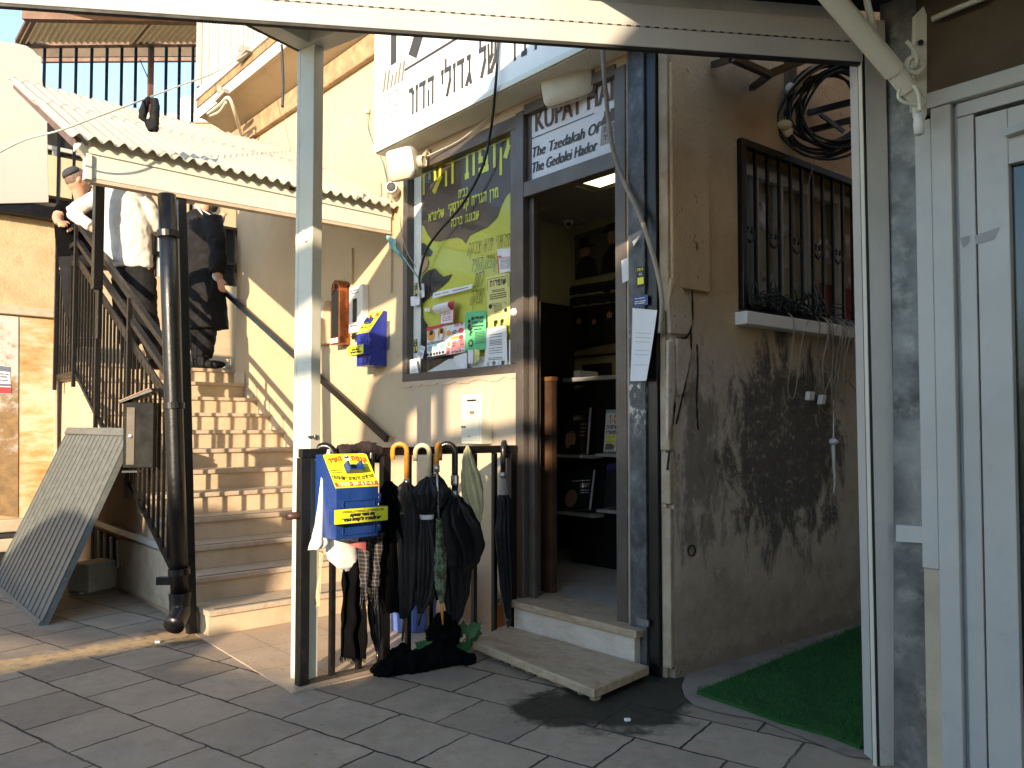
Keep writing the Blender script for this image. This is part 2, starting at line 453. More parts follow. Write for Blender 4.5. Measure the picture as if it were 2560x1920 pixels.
M['hair'] = plain('dark_hair', (.020, .014, .011), .7, 0, .3, 60, .4, 260, .003)
M['hair_short'] = plain('cropped_hair_on_skin', (.17, .11, .08), .7, 0, .3, 90, .3, 300, .002)
M['stone_cream'] = plain('cream_limestone', (.52, .42, .30), .55, 0, .12, 5, .1, 30, dirt=(.40, .29, .18), da=.5, ds=7)
M['stone_riser'] = plain('cream_stone_riser', (.56, .44, .30), .6, 0, .1, 5, .1, 30, dirt=(.42, .30, .18), da=.45, ds=6)
M['nosing'] = plain('dark_tread_strip', (.13, .12, .11), .7, 0, .2, 20, .2, 200, .001)
M['interior_wall'] = plain('yellowish_interior_paint', (.42, .39, .23), .8, 0, .05, 3, .05, 30)
M['interior_ceiling'] = plain('interior_ceiling_tile', (.30, .29, .25), .85, 0, .05, 3, .05, 30)
M['tile_floor'] = plain('interior_stone_tile', (.34, .31, .27), .45, 0, .12, 5, .05, 30)
M['bin_blue'] = plain('blue_bin_plastic', (.10, .16, .42), .45, 0, .08, 6, .04, 40)
M['orange_plastic'] = plain('orange_plastic', (.62, .20, .02), .45, 0, .08, 6, .04, 40)
M['block_paint'] = plain('dirty_cream_block', (.50, .45, .36), .7, 0, .12, 6, .15, 30, dirt=(.28, .20, .13), da=.6, ds=7)
M['dark_void'] = plain('dark_recess', (.02, .019, .018), .9, 0, .2, 5, 0)
M['turquoise'] = plain('turquoise_rag', (.20, .42, .42), .85, 0, .2, 14, .2, 60)
M['tank_white'] = plain('white_tank_plastic', (.75, .75, .74), .5, 0, .03, 3, 0)
M['plywood'] = plain('brown_board', (.10, .072, .045), .8, 0, .2, 3, .1, 20)
M['brown_paint'] = plain('brown_painted_steel', (.14, .07, .04), .55, 0, .2, 6, .05, 40)
M['louvre'] = plain('pale_louvre_metal', (.42, .43, .41), .45, 0, .08, 8, .04, 60, dirt=(.3, .3, .28), da=.45, ds=18)
M['panel_white'] = plain('cream_white_sheet_metal', (.45, .43, .375), .45, 0, .04, 1.5, .03, 6, dirt=(.5, .47, .4), da=.25, ds=2)
M['leaf'] = plain('green_leaf', (.045, .14, .045), .45, 0, .25, 20, .1, 60)
M['bag_plastic'] = plain('yellowish_plastic_bag', (.62, .58, .34), .35, 0, .1, 10, .1, 50)

def m_facade():
    m = NM('cream_stucco', rough=.85, spec=.2)
    p = m.frame(C0, U, NF, Z); o = m.xyz(p); z = o[2]
    n1 = m.noise(1.2, 5, .6); n2 = m.noise(5, 6, .65); n3 = m.noise(18, 5, .6)
    c = m.ramp(n1, [(.3, (.50, .385, .245)), (.7, (.58, .46, .30))])
    c = m.mix(m.math('MULTIPLY', m.step(n2, .52, .7), .4), c, (.42, .31, .20))
    low = m.math('SUBTRACT', 1, m.step(m.math('ADD', z, m.math('MULTIPLY', n2, .5)), .45, 1.1))
    c = m.mix(m.math('MULTIPLY', low, .65), c, (.34, .235, .155))
    # the paler plaster patched round the meter box and window
    pp = m.math('MULTIPLY', m.step(o[0], .95, 1.0), m.math('SUBTRACT', 1, m.step(m.math('ADD', o[0], m.math('MULTIPLY', n2, .25)), 2.2, 2.5)))
    pp = m.math('MULTIPLY', pp, m.step(z, .75, 1.05))
    c = m.mix(m.math('MULTIPLY', pp, .55), c, (.53, .43, .34))
    wet = m.math('MULTIPLY', m.step(n3, .55, .75), m.math('SUBTRACT', 1, m.step(z, .0, .35)))
    c = m.mix(m.math('MULTIPLY', wet, .7), c, (.16, .11, .08))
    m.set('col', c)
    h = m.math('ADD', m.math('MULTIPLY', m.noise(55, 4, .65), .7), m.math('MULTIPLY', m.noise(160, 3, .6), .5))
    m.set('normal', m.bump(h, m.node('ShaderNodeMapRange', {0: z, 1: 1.0, 2: 1.3, 3: .9, 4: .35}).outputs[0], .008))
    return m.m
M['facade'] = m_facade()
def m_side():
    m = NM('rough_brown_plaster', rough=.9, spec=.2)
    p = m.frame(C0, SV, SN, Z); o = m.xyz(p); a, z = o[0], o[2]
    n1 = m.noise(2.2, 6, .62); n2 = m.noise(9, 6, .7); n3 = m.noise(30, 5, .65)
    c = m.ramp(n1, [(.3, (.46, .315, .17)), (.7, (.62, .455, .27))])
    zz = m.math('ADD', z, m.math('MULTIPLY', m.math('SUBTRACT', n1, .5), 1.0))
    mid = m.math('SUBTRACT', 1, m.step(zz, 1.45, 2.0))
    c = m.mix(m.math('MULTIPLY', mid, .85), c, m.ramp(n2, [(.35, (.46, .40, .33)), (.65, (.60, .53, .45))]))
    low = m.math('SUBTRACT', 1, m.step(zz, .22, .55))
    c = m.mix(m.math('MULTIPLY', low, .75), c, m.ramp(n2, [(.3, (.32, .245, .17)), (.7, (.46, .38, .28))]))
    base = m.math('SUBTRACT', 1, m.step(m.math('ADD', z, m.math('MULTIPLY', n2, .16)), .13, .2))
    c = m.mix(m.math('MULTIPLY', base, .55), c, (.25, .205, .165))
    # the big black smear, dragged downwards
    sm = m.scale(p, (3.6, 3.6, 1.7)); ns = m.noise(1.6, 9, .78, sm, .5)
    d = m.node('ShaderNodeVectorMath', {0: m.scale(m.node('ShaderNodeVectorMath', {0: p, 1: (1.02, 0, 1.13)}, operation='SUBTRACT').outputs[0], (1.0, 0, .95))}, operation='LENGTH').outputs['Value']
    k = m.step(m.math('SUBTRACT', ns, m.math('MULTIPLY', d, .55)), .14, .28)
    k = m.math('MULTIPLY', k, m.step(m.math('ADD', m.math('MULTIPLY', n3, .55), m.math('MULTIPLY', n2, .45)), .30, .50))
    c = m.mix(m.math('MULTIPLY', k, .94), c, m.ramp(n3, [(.3, (.045, .042, .040)), (.75, (.15, .138, .125))]))
    d2 = m.node('ShaderNodeVectorMath', {0: m.scale(m.node('ShaderNodeVectorMath', {0: p, 1: (.22, 0, 1.05)}, operation='SUBTRACT').outputs[0], (1.0, 0, .5))}, operation='LENGTH').outputs['Value']
    k2 = m.step(m.math('SUBTRACT', m.noise(2.4, 6, .72, sm, .3), m.math('MULTIPLY', d2, .9)), .26, .42)
    c = m.mix(m.math('MULTIPLY', k2, .6), c, (.075, .068, .06))
    pits = m.step(m.noise(7, 4, .75, sm), .64, .68)
    c = m.mix(m.math('MULTIPLY', pits, .7), c, (.06, .05, .04))
    m.set('col', c)
    h = m.math('ADD', m.math('MULTIPLY', m.noise(40, 5, .7), 1.0), m.math('MULTIPLY', m.noise(110, 3, .6), .5))
    h = m.math('SUBTRACT', h, m.math('MULTIPLY', pits, .6))
    h2 = m.noise(6, 5, .7)
    nb = m.bump(h2, .5, .03)
    m.set('normal', m.bump(h, m.node('ShaderNodeMapRange', {0: zz, 1: 1.2, 2: 2.0, 3: .45, 4: 1.0}).outputs[0], .012, nb))
    return m.m
M['side'] = m_side()
def m_paving():
    m = NM('grey_concrete_pavers', spec=.35)
    p = m.frame(gP(1053, 1711), G2, G1, Z)
    wob = m.node('ShaderNodeTexNoise', {'Vector': p, 'Scale': 16, 'Detail': 5}).outputs['Color']
    pv = m.node('ShaderNodeVectorMath', {0: p, 1: m.scale(m.node('ShaderNodeVectorMath', {0: wob, 1: (.5, .5, .5)}, operation='SUBTRACT').outputs[0], (.020, .020, 0))}, operation='ADD').outputs[0]
    br = m.node('ShaderNodeTexBrick', {'Vector': pv, 'Color1': (.62, .60, .58), 'Color2': (1.12, 1.1, 1.06), 'Mortar': (0, 0, 0), 'Scale': 1, 'Mortar Size': .0058, 'Mortar Smooth': .25, 'Bias': 0, 'Brick Width': .37, 'Row Height': .335}, offset=.5, squash=1)
    n1 = m.noise(1.1, 5, .6); n2 = m.noise(14, 6, .7); n3 = m.noise(120, 3, .7)
    c = m.ramp(n2, [(.3, (.262, .200, .142)), (.7, (.375, .302, .228))])
    c = m.mix(.75, c, m.mix(1, c, br.outputs[0], 'MULTIPLY'))
    c = m.mix(m.math('MULTIPLY', m.math('SUBTRACT', 1, m.step(m.vor(7), .035, .06)), .7), c, (.05, .046, .04))
    c = m.mix(m.math('MULTIPLY', m.step(m.noise(3.5, 6, .7), .5, .66), .5), c, (.20, .165, .125))
    c = m.mix(m.math('MULTIPLY', m.step(n1, .45, .68), .5), c, (.39, .30, .21))
    c = m.mix(m.math('MULTIPLY', m.step(n3, .56, .66), .22), c, (.52, .46, .39))
    # some joints are packed flush with dust, others stand open and dark
    openj = m.step(m.noise(1.7, 4, .6), .38, .58)
    jf = br.outputs['Fac']
    c = m.mix(m.math('MULTIPLY', jf, m.math('ADD', .30, m.math('MULTIPLY', openj, .68))), c, (.020, .017, .014))
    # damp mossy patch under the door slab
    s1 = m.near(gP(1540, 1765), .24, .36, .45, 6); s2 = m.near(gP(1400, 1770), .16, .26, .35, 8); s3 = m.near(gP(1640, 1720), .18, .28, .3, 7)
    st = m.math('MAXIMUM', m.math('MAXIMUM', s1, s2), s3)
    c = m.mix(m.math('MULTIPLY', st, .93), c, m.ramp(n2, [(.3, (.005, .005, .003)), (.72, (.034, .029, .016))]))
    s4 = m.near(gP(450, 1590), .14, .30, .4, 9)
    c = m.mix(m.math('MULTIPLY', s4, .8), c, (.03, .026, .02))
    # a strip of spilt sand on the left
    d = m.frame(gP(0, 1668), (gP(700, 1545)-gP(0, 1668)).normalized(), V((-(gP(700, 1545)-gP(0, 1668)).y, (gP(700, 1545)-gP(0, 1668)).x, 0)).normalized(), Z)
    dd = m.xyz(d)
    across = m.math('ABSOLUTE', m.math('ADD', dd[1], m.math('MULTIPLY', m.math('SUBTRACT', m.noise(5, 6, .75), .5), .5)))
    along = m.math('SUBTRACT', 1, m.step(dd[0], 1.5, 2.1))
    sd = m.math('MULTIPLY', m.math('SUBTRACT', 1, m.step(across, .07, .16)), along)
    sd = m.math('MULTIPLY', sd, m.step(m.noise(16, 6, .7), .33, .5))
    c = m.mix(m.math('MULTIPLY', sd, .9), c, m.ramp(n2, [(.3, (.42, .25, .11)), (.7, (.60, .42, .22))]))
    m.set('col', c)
    m.set('rough', m.math('SUBTRACT', m.node('ShaderNodeMapRange', {0: n2, 1: .2, 2: .8, 3: .62, 4: .9}).outputs[0], m.math('MULTIPLY', st, .08)))
    h = m.math('SUBTRACT', m.math('MULTIPLY', m.noise(45, 5, .7), .25), m.math('MULTIPLY', jf, m.math('ADD', .2, m.math('MULTIPLY', openj, .9))))
    tilt = m.noise(1.6, 2, .5)
    m.set('normal', m.bump(h, .7, .009, m.bump(m.math('ADD', tilt, m.math('MULTIPLY', m.noise(9, 4, .6), .25)), .5, .05)))
    return m.m
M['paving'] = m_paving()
def m_terrazzo():
    m = NM('speckled_terrazzo', rough=.55, spec=.35)
    v = m.vor(70); n = m.noise(3, 5, .6)
    c = m.ramp(n, [(.3, (.42, .30, .20)), (.7, (.52, .39, .27))])
    c = m.mix(m.math('SUBTRACT', 1, m.step(v, .12, .22)), c, (.22, .14, .09))
    c = m.mix(m.math('MULTIPLY', m.step(m.noise(30, 5, .7), .58, .68), .6), c, (.24, .16, .10))
    p = m.frame(W(2.23, 0, 0), NF, U, Z)
    br = m.node('ShaderNodeTexBrick', {'Vector': p, 'Scale': 1, 'Mortar Size': .003, 'Brick Width': .4, 'Row Height': .4}, offset=0)
    c = m.mix(m.math('MULTIPLY', br.outputs['Fac'], .7), c, (.16, .11, .08))
    m.set('col', c); m.set('normal', m.bump(m.math('SUBTRACT', m.noise(80, 4, .6), br.outputs['Fac']), .25, .004))
    return m.m
M['terrazzo'] = m_terrazzo()
def m_slab(name, c0, c1, c2):
    m = NM(name, rough=.5, spec=.4)
    v = m.scale(m.frame(C0, U, NF, Z), (1, 2.2, 2))
    n = m.noise(7, 7, .7, v, 1.2)
    c = m.ramp(n, [(.28, c0), (.5, c1), (.72, c2)])
    c = m.mix(m.math('MULTIPLY', m.step(m.noise(22, 6, .7), .55, .68), .5), c, c0)
    m.set('col', c); m.set('normal', m.bump(m.noise(50, 5, .7), .2, .004)); return m.m
M['door_slab'] = m_slab('veined_brown_marble', (.26, .17, .105), (.40, .30, .20), (.47, .38, .28))
M['door_riser'] = m_slab('pale_marble_riser', (.46, .38, .30), (.56, .49, .41), (.60, .54, .46))
M['tread'] = m_slab('worn_stone_tread', (.36, .27, .19), (.47, .38, .28), (.52, .43, .33))
def m_rust():
    m = NM('rusted_white_door', rough=.6, spec=.3)
    v = m.scale(m.frame(C0, NF, U, Z), (2, 1, 6)); n = m.noise(1.6, 8, .75, v, .3); n2 = m.noise(1.6, 4, .6)
    k = m.math('ADD', m.math('MULTIPLY', n, .6), m.math('MULTIPLY', n2, .4))
    c = m.ramp(k, [(.44, (.62, .52, .38)), (.54, (.56, .38, .19)), (.63, (.48, .22, .07)), (.78, (.34, .13, .04))])
    m.set('col', c); m.set('normal', m.bump(n, .3, .006)); return m.m
M['rust'] = m_rust()
def m_peel():
    m = NM('peeling_white_plaster', rough=.85, spec=.2)
    z = m.xyz(m.pos())[2]; n = m.noise(6, 7, .7)
    k = m.step(m.math('SUBTRACT', n, m.math('MULTIPLY', z, .22)), .05, .28)
    c = m.mix(k, (.55, .52, .47), m.ramp(m.noise(11, 5, .7), [(.3, (.20, .13, .07)), (.7, (.36, .24, .12))]))
    m.set('col', c); m.set('normal', m.bump(n, .4, .01)); return m.m
M['peel'] = m_peel()
def m_stucco2():
    m = NM('ochre_stucco', rough=.9, spec=.2)
    n = m.noise(3, 6, .65)
    c = m.ramp(n, [(.3, (.42, .30, .16)), (.6, (.55, .42, .25)), (.8, (.36, .26, .15))])
    m.set('col', c); m.set('normal', m.bump(m.noise(40, 5, .7), .6, .01)); return m.m
M['stucco2'] = m_stucco2()
def m_corr():
    m = NM('cream_corrugated_sheet', rough=.5, spec=.4)
    n = m.noise(2.5, 6, .65)
    c = m.ramp(n, [(.3, (.40, .345, .26)), (.7, (.50, .44, .34))])
    c = m.mix(m.math('MULTIPLY', m.step(m.noise(9, 6, .75), .56, .7), .45), c, (.36, .28, .18))
    m.set('col', c); return m.m
M['corr'] = m_corr()
def m_greyslat():
    m = NM('grey_green_painted_slats', rough=.42, spec=.4)
    n = m.noise(8, 5, .6, m.scale(m.pos(), (1, 1, 3)))
    c = m.ramp(n, [(.3, (.095, .105, .10)), (.7, (.145, .155, .146))])
    c = m.mix(m.math('MULTIPLY', m.step(m.noise(35, 5, .7), .6, .7), .5), c, (.34, .34, .32))
    m.set('col', c); return m.m
M['greyslat'] = m_greyslat()
def m_turf():
    m = NM('artificial_turf', rough=.9, spec=.15)
    n = m.noise(5, 4, .6); g = m.noise(220, 3, .7)
    c = m.ramp(n, [(.3, (.016, .075, .016)), (.7, (.026, .115, .024))])
    c = m.mix(m.step(g, .52, .66), c, (.045, .19, .045)); m.set('col', c)
    m.set('normal', m.bump(g, .9, .01)); return m.m
M['turf'] = m_turf()
def m_oldsteel():
    m = NM('worn_grey_steel', rough=.45, metal=.3, spec=.5)
    p = m.frame(C0, U, NF, Z); z = m.xyz(p)[2]; n = m.noise(13, 7, .72, m.scale(p, (1, 1, .7))); n2 = m.noise(3, 4, .6)
    c = m.ramp(n, [(.32, (.030, .032, .036)), (.55, (.085, .092, .102)), (.75, (.19, .20, .215))])
    k = m.math('MULTIPLY', m.step(n, .52, .6), m.math('MULTIPLY', m.step(z, 1.15, 1.35), m.math('SUBTRACT', 1, m.step(z, 1.6, 1.75))))
    c = m.mix(k, c, (.5, .48, .46)); m.set('col', c); m.set('normal', m.bump(n, .35, .006)); return m.m
M['oldsteel'] = m_oldsteel()
def m_paleplaster():
    m = NM('pale_corner_plaster', rough=.9, spec=.2)
    n = m.noise(6, 7, .7); c = m.ramp(n, [(.3, (.34, .25, .16)), (.7, (.50, .41, .30))])
    m.set('col', c); m.set('normal', m.bump(m.noise(60, 5, .7), .7, .01)); return m.m
M['pale_plaster'] = m_paleplaster()
def m_glass(name, tint, refl=.10, alpha=.06):
    m = NM(name); t = m.t
    tr = m.node('ShaderNodeBsdfTransparent', {0: (*tint, 1)}); gl = m.node('ShaderNodeBsdfGlossy', {0: (1, 1, 1, 1), 1: .04})
    fr = m.node('ShaderNodeMath', {0: m.node('ShaderNodeLayerWeight', {0: .18}).outputs['Facing'], 1: .16}, operation='MULTIPLY')
    mx = m.node('ShaderNodeMixShader', {0: fr.outputs[0], 1: tr.outputs[0], 2: gl.outputs[0]})
    t.links.new(mx.outputs[0], m.out.inputs[0]); return m.m
M['glass'] = m_glass('window_glass', (.95, .97, .95))
M['glass_dark'] = plain('dark_door_glass', (.012, .02, .018), .08, 0, .1, 3, 0, spec=.6)
def m_plaid():
    m = NM('grey_plaid_wool', rough=.9, spec=.2)
    p = m.frame(C0, NF, U, Z); o = m.xyz(p)
    a = m.math('SINE', m.math('MULTIPLY', o[0], 420)); b = m.math('SINE', m.math('MULTIPLY', o[2], 330))
    k = m.math('ADD', m.step(a, .55, .75), m.step(b, .6, .8))
    c = m.mix(m.math('MULTIPLY', k, .45), (.022, .020, .022), (.17, .15, .145))
    m.set('col', c); m.set('normal', m.bump(m.noise(200, 3), .3, .002)); return m.m
M['plaid'] = m_plaid()
def m_floral():
    m = NM('green_and_brown_patterned_nylon', rough=.6, spec=.4)
    n = m.noise(30, 4, .7); c = m.ramp(n, [(.36, (.05, .015, .02)), (.46, (.06, .09, .035)), (.58, (.20, .26, .17)), (.7, (.03, .04, .015))])
    m.set('col', c); return m.m
M['floral'] = m_floral()
def m_portrait(name, base, hi, sc):
    m = NM(name, rough=.5, spec=.35); n = m.noise(sc, 5, .6, None, .8)
    m.set('col', m.ramp(n, [(.38, base), (.55, tuple(c*1.6 for c in base)), (.72, hi)])); return m.m
M['photo_dark'] = m_portrait('dark_photographic_print', (.008, .008, .008), (.06, .05, .045), 9)
M['photo_grey'] = m_portrait('grey_photographic_print', (.02, .02, .02), (.22, .20, .17), 16)
# ------------------------------------------------------------------ ground
g = MB(); g.face([V((-90, -60, 0)), V((90, -60, 0)), V((90, 120, 0)), V((-90, 120, 0))])
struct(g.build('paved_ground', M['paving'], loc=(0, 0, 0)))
g = MB(); g.prism([W(2.35, -.02, -.03), W(2.35, 1.42, -.03), W(1.02, 1.46, -.03), W(1.0, -.02, -.03)], Z*.036)
struct(g.build('terrazzo_floor', M['terrazzo']))
M['concrete'] = plain('smooth_concrete', (.24, .20, .155), .85, 0, .15, 3, .3, 40, .006, dirt=(.07, .06, .05), da=.5, ds=5)
g = MB(); g.face([gP(x, y, .005) for x, y in ((1712, 1742), (1704, 1716), (1716, 1682), (2175, 1520), (2330, 1500), (2330, 1915), (2120, 1890), (1900, 1800), (1800, 1782), (1735, 1764))])
struct(g.build('concrete_apron', M['concrete']))

# ------------------------------------------------------------------ shop building
shop = thing('shop_building', 'cream stucco corner shop building with stone stairs along its front', 'building', W(1.5, -1, 0))
ZT = 7.4
b = MB()
b.fb(2.32, 5.3, -.22, 0, 0, ZT)
b.fb(1.3, 2.32, -.22, 0, 0, 1.54); b.fb(1.3, 2.32, -.22, 0, 3.06, ZT); b.fb(1.045, 1.3, -.07, 0, 0, 1.54); b.fb(1.045, 1.3, -.07, 0, 3.06, ZT)
b.fb(.245, 1.045, -.22, 0, 0, .18); b.fb(.245, 1.045, -.22, 0, 3.10, ZT)
b.fb(.03, .245, -.22, 0, 0, ZT)
b.build('facade_wall', M['facade'], shop)
b = MB(); b.fb(5.08, 5.3, -6, -.22, 0, ZT)
b.build('end_wall', M['stucco2'], shop)
b = MB()
A0, A1, ZS, ZG = .55, 2.4, 1.80, 2.76
b.sb(.02, A0, -.25, 0, 0, ZT); b.sb(A0, A1, -.25, 0, 0, ZS); b.sb(A0, A1, -.25, 0, ZG, ZT); b.sb(A1, 7, -.25, 0, 0, ZT)
b.build('side_wall', M['side'], shop)
# proud pilaster and broken corner stones
b = MB(); b.sb(.0, .29, 0, .022, 1.9, 3.02)
b.build('corner_pilaster', M['side'], shop, bevel=.008)
b = MB()
b.fb(-.004, .052, -.02, .014, 1.78, 3.6); b.fb(-.006, .05, -.02, .018, 1.10, 1.50); b.fb(-.002, .05, -.02, .010, .05, .82); b.fb(-.006, .048, -.02, .016, .84, 1.09)
b.build('corner_plaster', M['pale_plaster'], shop, bevel=.006)
for P in ([(1672, 693), (1700, 722), (1722, 762), (1724, 810), (1713, 838), (1668, 835), (1664, 760)], [(1686, 846), (1716, 850), (1722, 880), (1712, 935), (1700, 985), (1692, 990), (1683, 930)], [(1664, 848), (1680, 858), (1682, 960), (1674, 1050), (1662, 1100)]):
    b = MB(); b.prism([sP(*p) for p in P], SN*.02); b.build('cracked_cornerstone', M['side'], shop, bevel=.006)
b = MB()
for pts in ([(1700, 640), (1709, 672), (1727, 706), (1731, 770), (1728, 812), (1716, 843), (1690, 846)], [(1726, 812), (1727, 868), (1717, 938), (1704, 1000), (1690, 1060)], [(1688, 1005), (1678, 1090), (1668, 1175)], [(1742, 860), (1744, 930), (1741, 1000), (1745, 1075)]):
    b.tube(spline([sP(x, y, .001) for x, y in pts], 5), [.0035+.0035*abs(math.sin(i*1.7)) for i in range((len(pts)-1)*5+1)], 5)
b.build('plaster_crack', M['dark_void'], shop)
b = MB(); b.fb(1.30, 2.08, -.26, -.22, .2, 3.1)
b.build('inner_lining', M['interior_wall'], shop)
# balcony above the stairs: slab, haunch, stone band, slatted front
b = MB()
b.prism([W(5.46, .0, 4.20), W(5.46, .30, 4.30), W(5.46, .34, 4.30), W(5.46, .34, 4.40), W(5.46, .0, 4.40)], U*-5.4)
b.build('balcony_slab', M['facade'], shop)
b = MB(); b.fb(.1, 5.465, .34, .347, 4.295, 4.40); b.build('balcony_front', M['sign_white'], shop)
b = MB(); b.fb(.1, 5.47, .0, .36, 4.40, 4.47); b.build('balcony_band', plain('weathered_stone_band', (.33, .22, .11), .9, 0, .25, 9, .4, 40, .01, dirt=(.12, .08, .05), da=.7, ds=12), shop)
b = MB(); b.fb(.08, 5.48, .0, .38, 4.47, 4.56); b.build('balcony_ledge', M['sign_white'], shop, bevel=.005)
b = MB(); b.fb(.1, 5.44, .0, .05, 4.02, 4.20); b.build('cornice_strip', plain('rough_ochre_band', (.40, .27, .15), .9, 0, .2, 12, .8, 60, .01), shop, bevel=.01)
b = MB()
x = 5.42
while x > .5:
    b.fb(x-.05, x, .28, .335+rnd.uniform(-.01, .01), 4.56, 5.9); x -= .075
b.fb(.5, 5.42, .30, .31, 4.56, 5.9)
b.build('balcony_louvre', M['louvre'], shop)
b = MB(); b.fb(5.44, 5.47, -.9, .37, 4.60, 5.7); b.fb(5.40, 5.44, .34, .37, 4.6, 5.7)
b.build('balcony_end_panel', M['panel_white'], shop)
# sloped flashing where the stair roof meets the wall
p0, p1 = fpx(596, 345), fpx(905, 494)
b = MB(); b.prism([W(p0[0], 0, p0[2]+.06), W(p1[0], 0, p1[2]+.06), W(p1[0], .0, p1[2]-.10), W(p0[0], 0, p0[2]-.10)], NF*.035)
b.build('roof_flashing', M['pale_plaster'], shop, bevel=.006)
# conduit strips on the wall
b = MB(); b.fb(2.46, 2.485, 0, .02, 2.2, 3.6); b.fb(3.02, 3.045, 0, .018, 1.98, 2.62); b.build('wall_conduit', M['facade'], shop)

# ------------------------------------------------------------------ shop window and door frames (parts of the building)
fr = MB()
T0, T1, Z0, Z1 = 1.115, 2.32, 1.54, 3.06
for (a, c, d, e) in ((T0, T1, Z0, Z0+.055), (T0, T1, Z1-.05, Z1+.03), (T0, T0+.05, Z0+.055, Z1-.05), (T1-.055, T1, Z0+.055, Z1-.05)):
    fr.fb(a, c, -.07, .012, d, e)
wf = fr.build('shop_window', M['brown_alu'], shop, bevel=.004); WLOC[wf.name] = WLOC[shop.name]
gl = MB(); gl.face([W(T0+.05, -.02, Z0+.055), W(T1-.055, -.02, Z0+.055), W(T1-.055, -.02, Z1-.05), W(T0+.05, -.02, Z1-.05)])
gl.build('pane', M['glass'], wf)
st = MB(); st.fb(2.175, 2.262, -.06, -.045, Z0+.055, Z1-.05); st.build('jamb_lining', M['sign_white'], wf)
# torn plaster edge round the window
b = MB(); r = random.Random(4)
top = [W(lerp(1.10, 2.37, i/40), 0, 1.5415) for i in range(41)]
bot = [W(lerp(1.10, 2.37, i/40), 0, 1.518-.022*r.random()-.012*mnoise.noise(V((i*.4, 0, 0)))) for i in range(41)]
b.prism(top+bot[::-1], NF*.0075)
l0 = [W(2.319, 0, lerp(1.52, 2.9, i/40)) for i in range(41)]; l1 = [W(2.338+.018*r.random(), 0, lerp(1.52, 2.9, i/40)) for i in range(41)]
b.prism(l0+l1[::-1], NF*.006)
b.build('ragged_plaster_edge', M['facade'], shop)
df = MB()
df.fb(1.045, 1.113, -.06, .016, .22, 3.10); df.fb(1.0, 1.043, -.06, -.028, .22, 2.575)
df.fb(.262, .335, -.10, .016, .22, 3.10)
df.fb(.335, 1.045, -.06, .014, 2.575, 2.665); df.fb(.335, 1.045, -.06, .012, 3.07, 3.13)
df.fb(.335, .36, -.08, -.01, 2.665, 3.07); df.fb(1.018, 1.045, -.08, -.02, 2.665, 3.07)
df.fb(1.036, 1.0445, -.12, -.06, .22, 2.575); dfo = df.build('door_frame', M['brown_alu'], shop, bevel=.004)
b = MB(); b.fb(.225, .262, -.05, .012, .22, 3.2); b.build('jamb_plaster', M['pale_plaster'], shop, bevel=.005)
# door sill, riser and the loose slab in front
b = MB(); b.fb(.135, 1.065, -.22, .105, .182, .222); b.build('door_sill', M['door_slab'], shop, bevel=.006)
b = MB(); b.fb(.16, 1.045, .0, .088, .0, .18); b.build('sill_riser', M['door_riser'], shop, bevel=.003)
b = MB(); z = .028
b.prism([W(1.12, .088, z), W(.97, .455, z), W(.007, .55, z), W(.06, .10, z)], Z*.042)
sl_ = b.build('door_step_slab', M['door_slab'], bevel=.006)
tag(sl_, 'loose veined marble slab lying on rubble in front of the shop door', 'step')
b = MB(); r = random.Random(7)
for i in range(26):
    t = lerp(.95, .03, r.random()); w = lerp(.40, .50, (1-t))-.02*r.random()
    b.ball(W(t, w, .014), (.03*r.uniform(.5, 1), .03*r.uniform(.5, 1), .018), 7, 5)
tag(b.build('mortar_rubble', M['pale_plaster']), 'crumbling mortar rubble under the front edge of the marble slab', 'rubble', kind='stuff')

# steel stanchion beside the door
sb_ = thing('steel_stanchion', 'worn dark grey steel stanchion on the shop corner beside the door', 'steel post', W(.14, 0, 0))
b = MB(); b.fb(.118, .222, .0, .045, 0, 4); b.build('web', M['oldsteel'], sb_, bevel=.003)
b = MB(); b.fb(.056, .118, .0, .030, 0, 4); b.build('flange', M['black_metal'], sb_, bevel=.003)
b = MB(); b.fb(.10, .17, .045, .055, .24, .27); b.build('bracket', M['galv'], sb_)

# ------------------------------------------------------------------ interior seen through the door
rm = thing('shop_interior', 'dim yellowish shop room seen through the open doorway', 'room', W(1, -1, .2))
b = MB(); b.fb(.10, 2.4, -1.9, -.22, .17, .216); b.build('floor', M['tile_floor'], rm)
b = MB(); b.fb(-.02, 2.4, -1.80, -1.72, .216, 2.95); b.build('back_wall', M['interior_wall'], rm)
b = MB(); b.fb(2.33, 2.4, -1.72, -.26, .216, 2.95); b.fb(.08, .12, -1.72, -.26, .216, 2.95); b.build('inner_wall', M['interior_wall'], rm)
b = MB(); b.fb(.06, 2.4, -1.8, -.22, 2.95, 3.0); b.build('ceiling', M['interior_ceiling'], rm)
lp = NM('lit_ceiling_panel', col=(.9, .85, .6), emit=(1, .90, .50), estr=.55).m
cl = MB(); ps = [gP(x, y, 2.945) for x, y in ((1444, 452), (1500, 466), (1620, 425), (1560, 405))]
cl.prism(ps, Z*-.008)
tag(cl.build('ceiling_light', lp), 'lit square light panel in the shop ceiling', 'ceiling light')
b = MB()
for k in range(3): b.fb(.12, 2.33, -1.72+.6*k, -1.715+.6*k, 2.944, 2.9495)
for k in range(4): b.fb(.3+.6*k, .305+.6*k, -1.72, -.3, 2.944, 2.9495)
b.build('ceiling_grid', M['interior_wall'], rm)
cab = thing('tall_cabinet', 'tall dark brown cabinet against the far inner wall of the shop', 'cabinet', W(2.3, -1.0, .216))
b = MB(); b.fb(2.27, 2.325, -1.70, -.30, .217, 2.25); b.build('carcass', M['dark_wood'], cab, bevel=.004)
b = MB(); b.fb(2.255, 2.27, -1.00, -.32, .26, 2.22); b.fb(2.255, 2.27, -1.68, -1.02, .26, 2.22); b.build('door', M['dark_wood'], cab, bevel=.003)
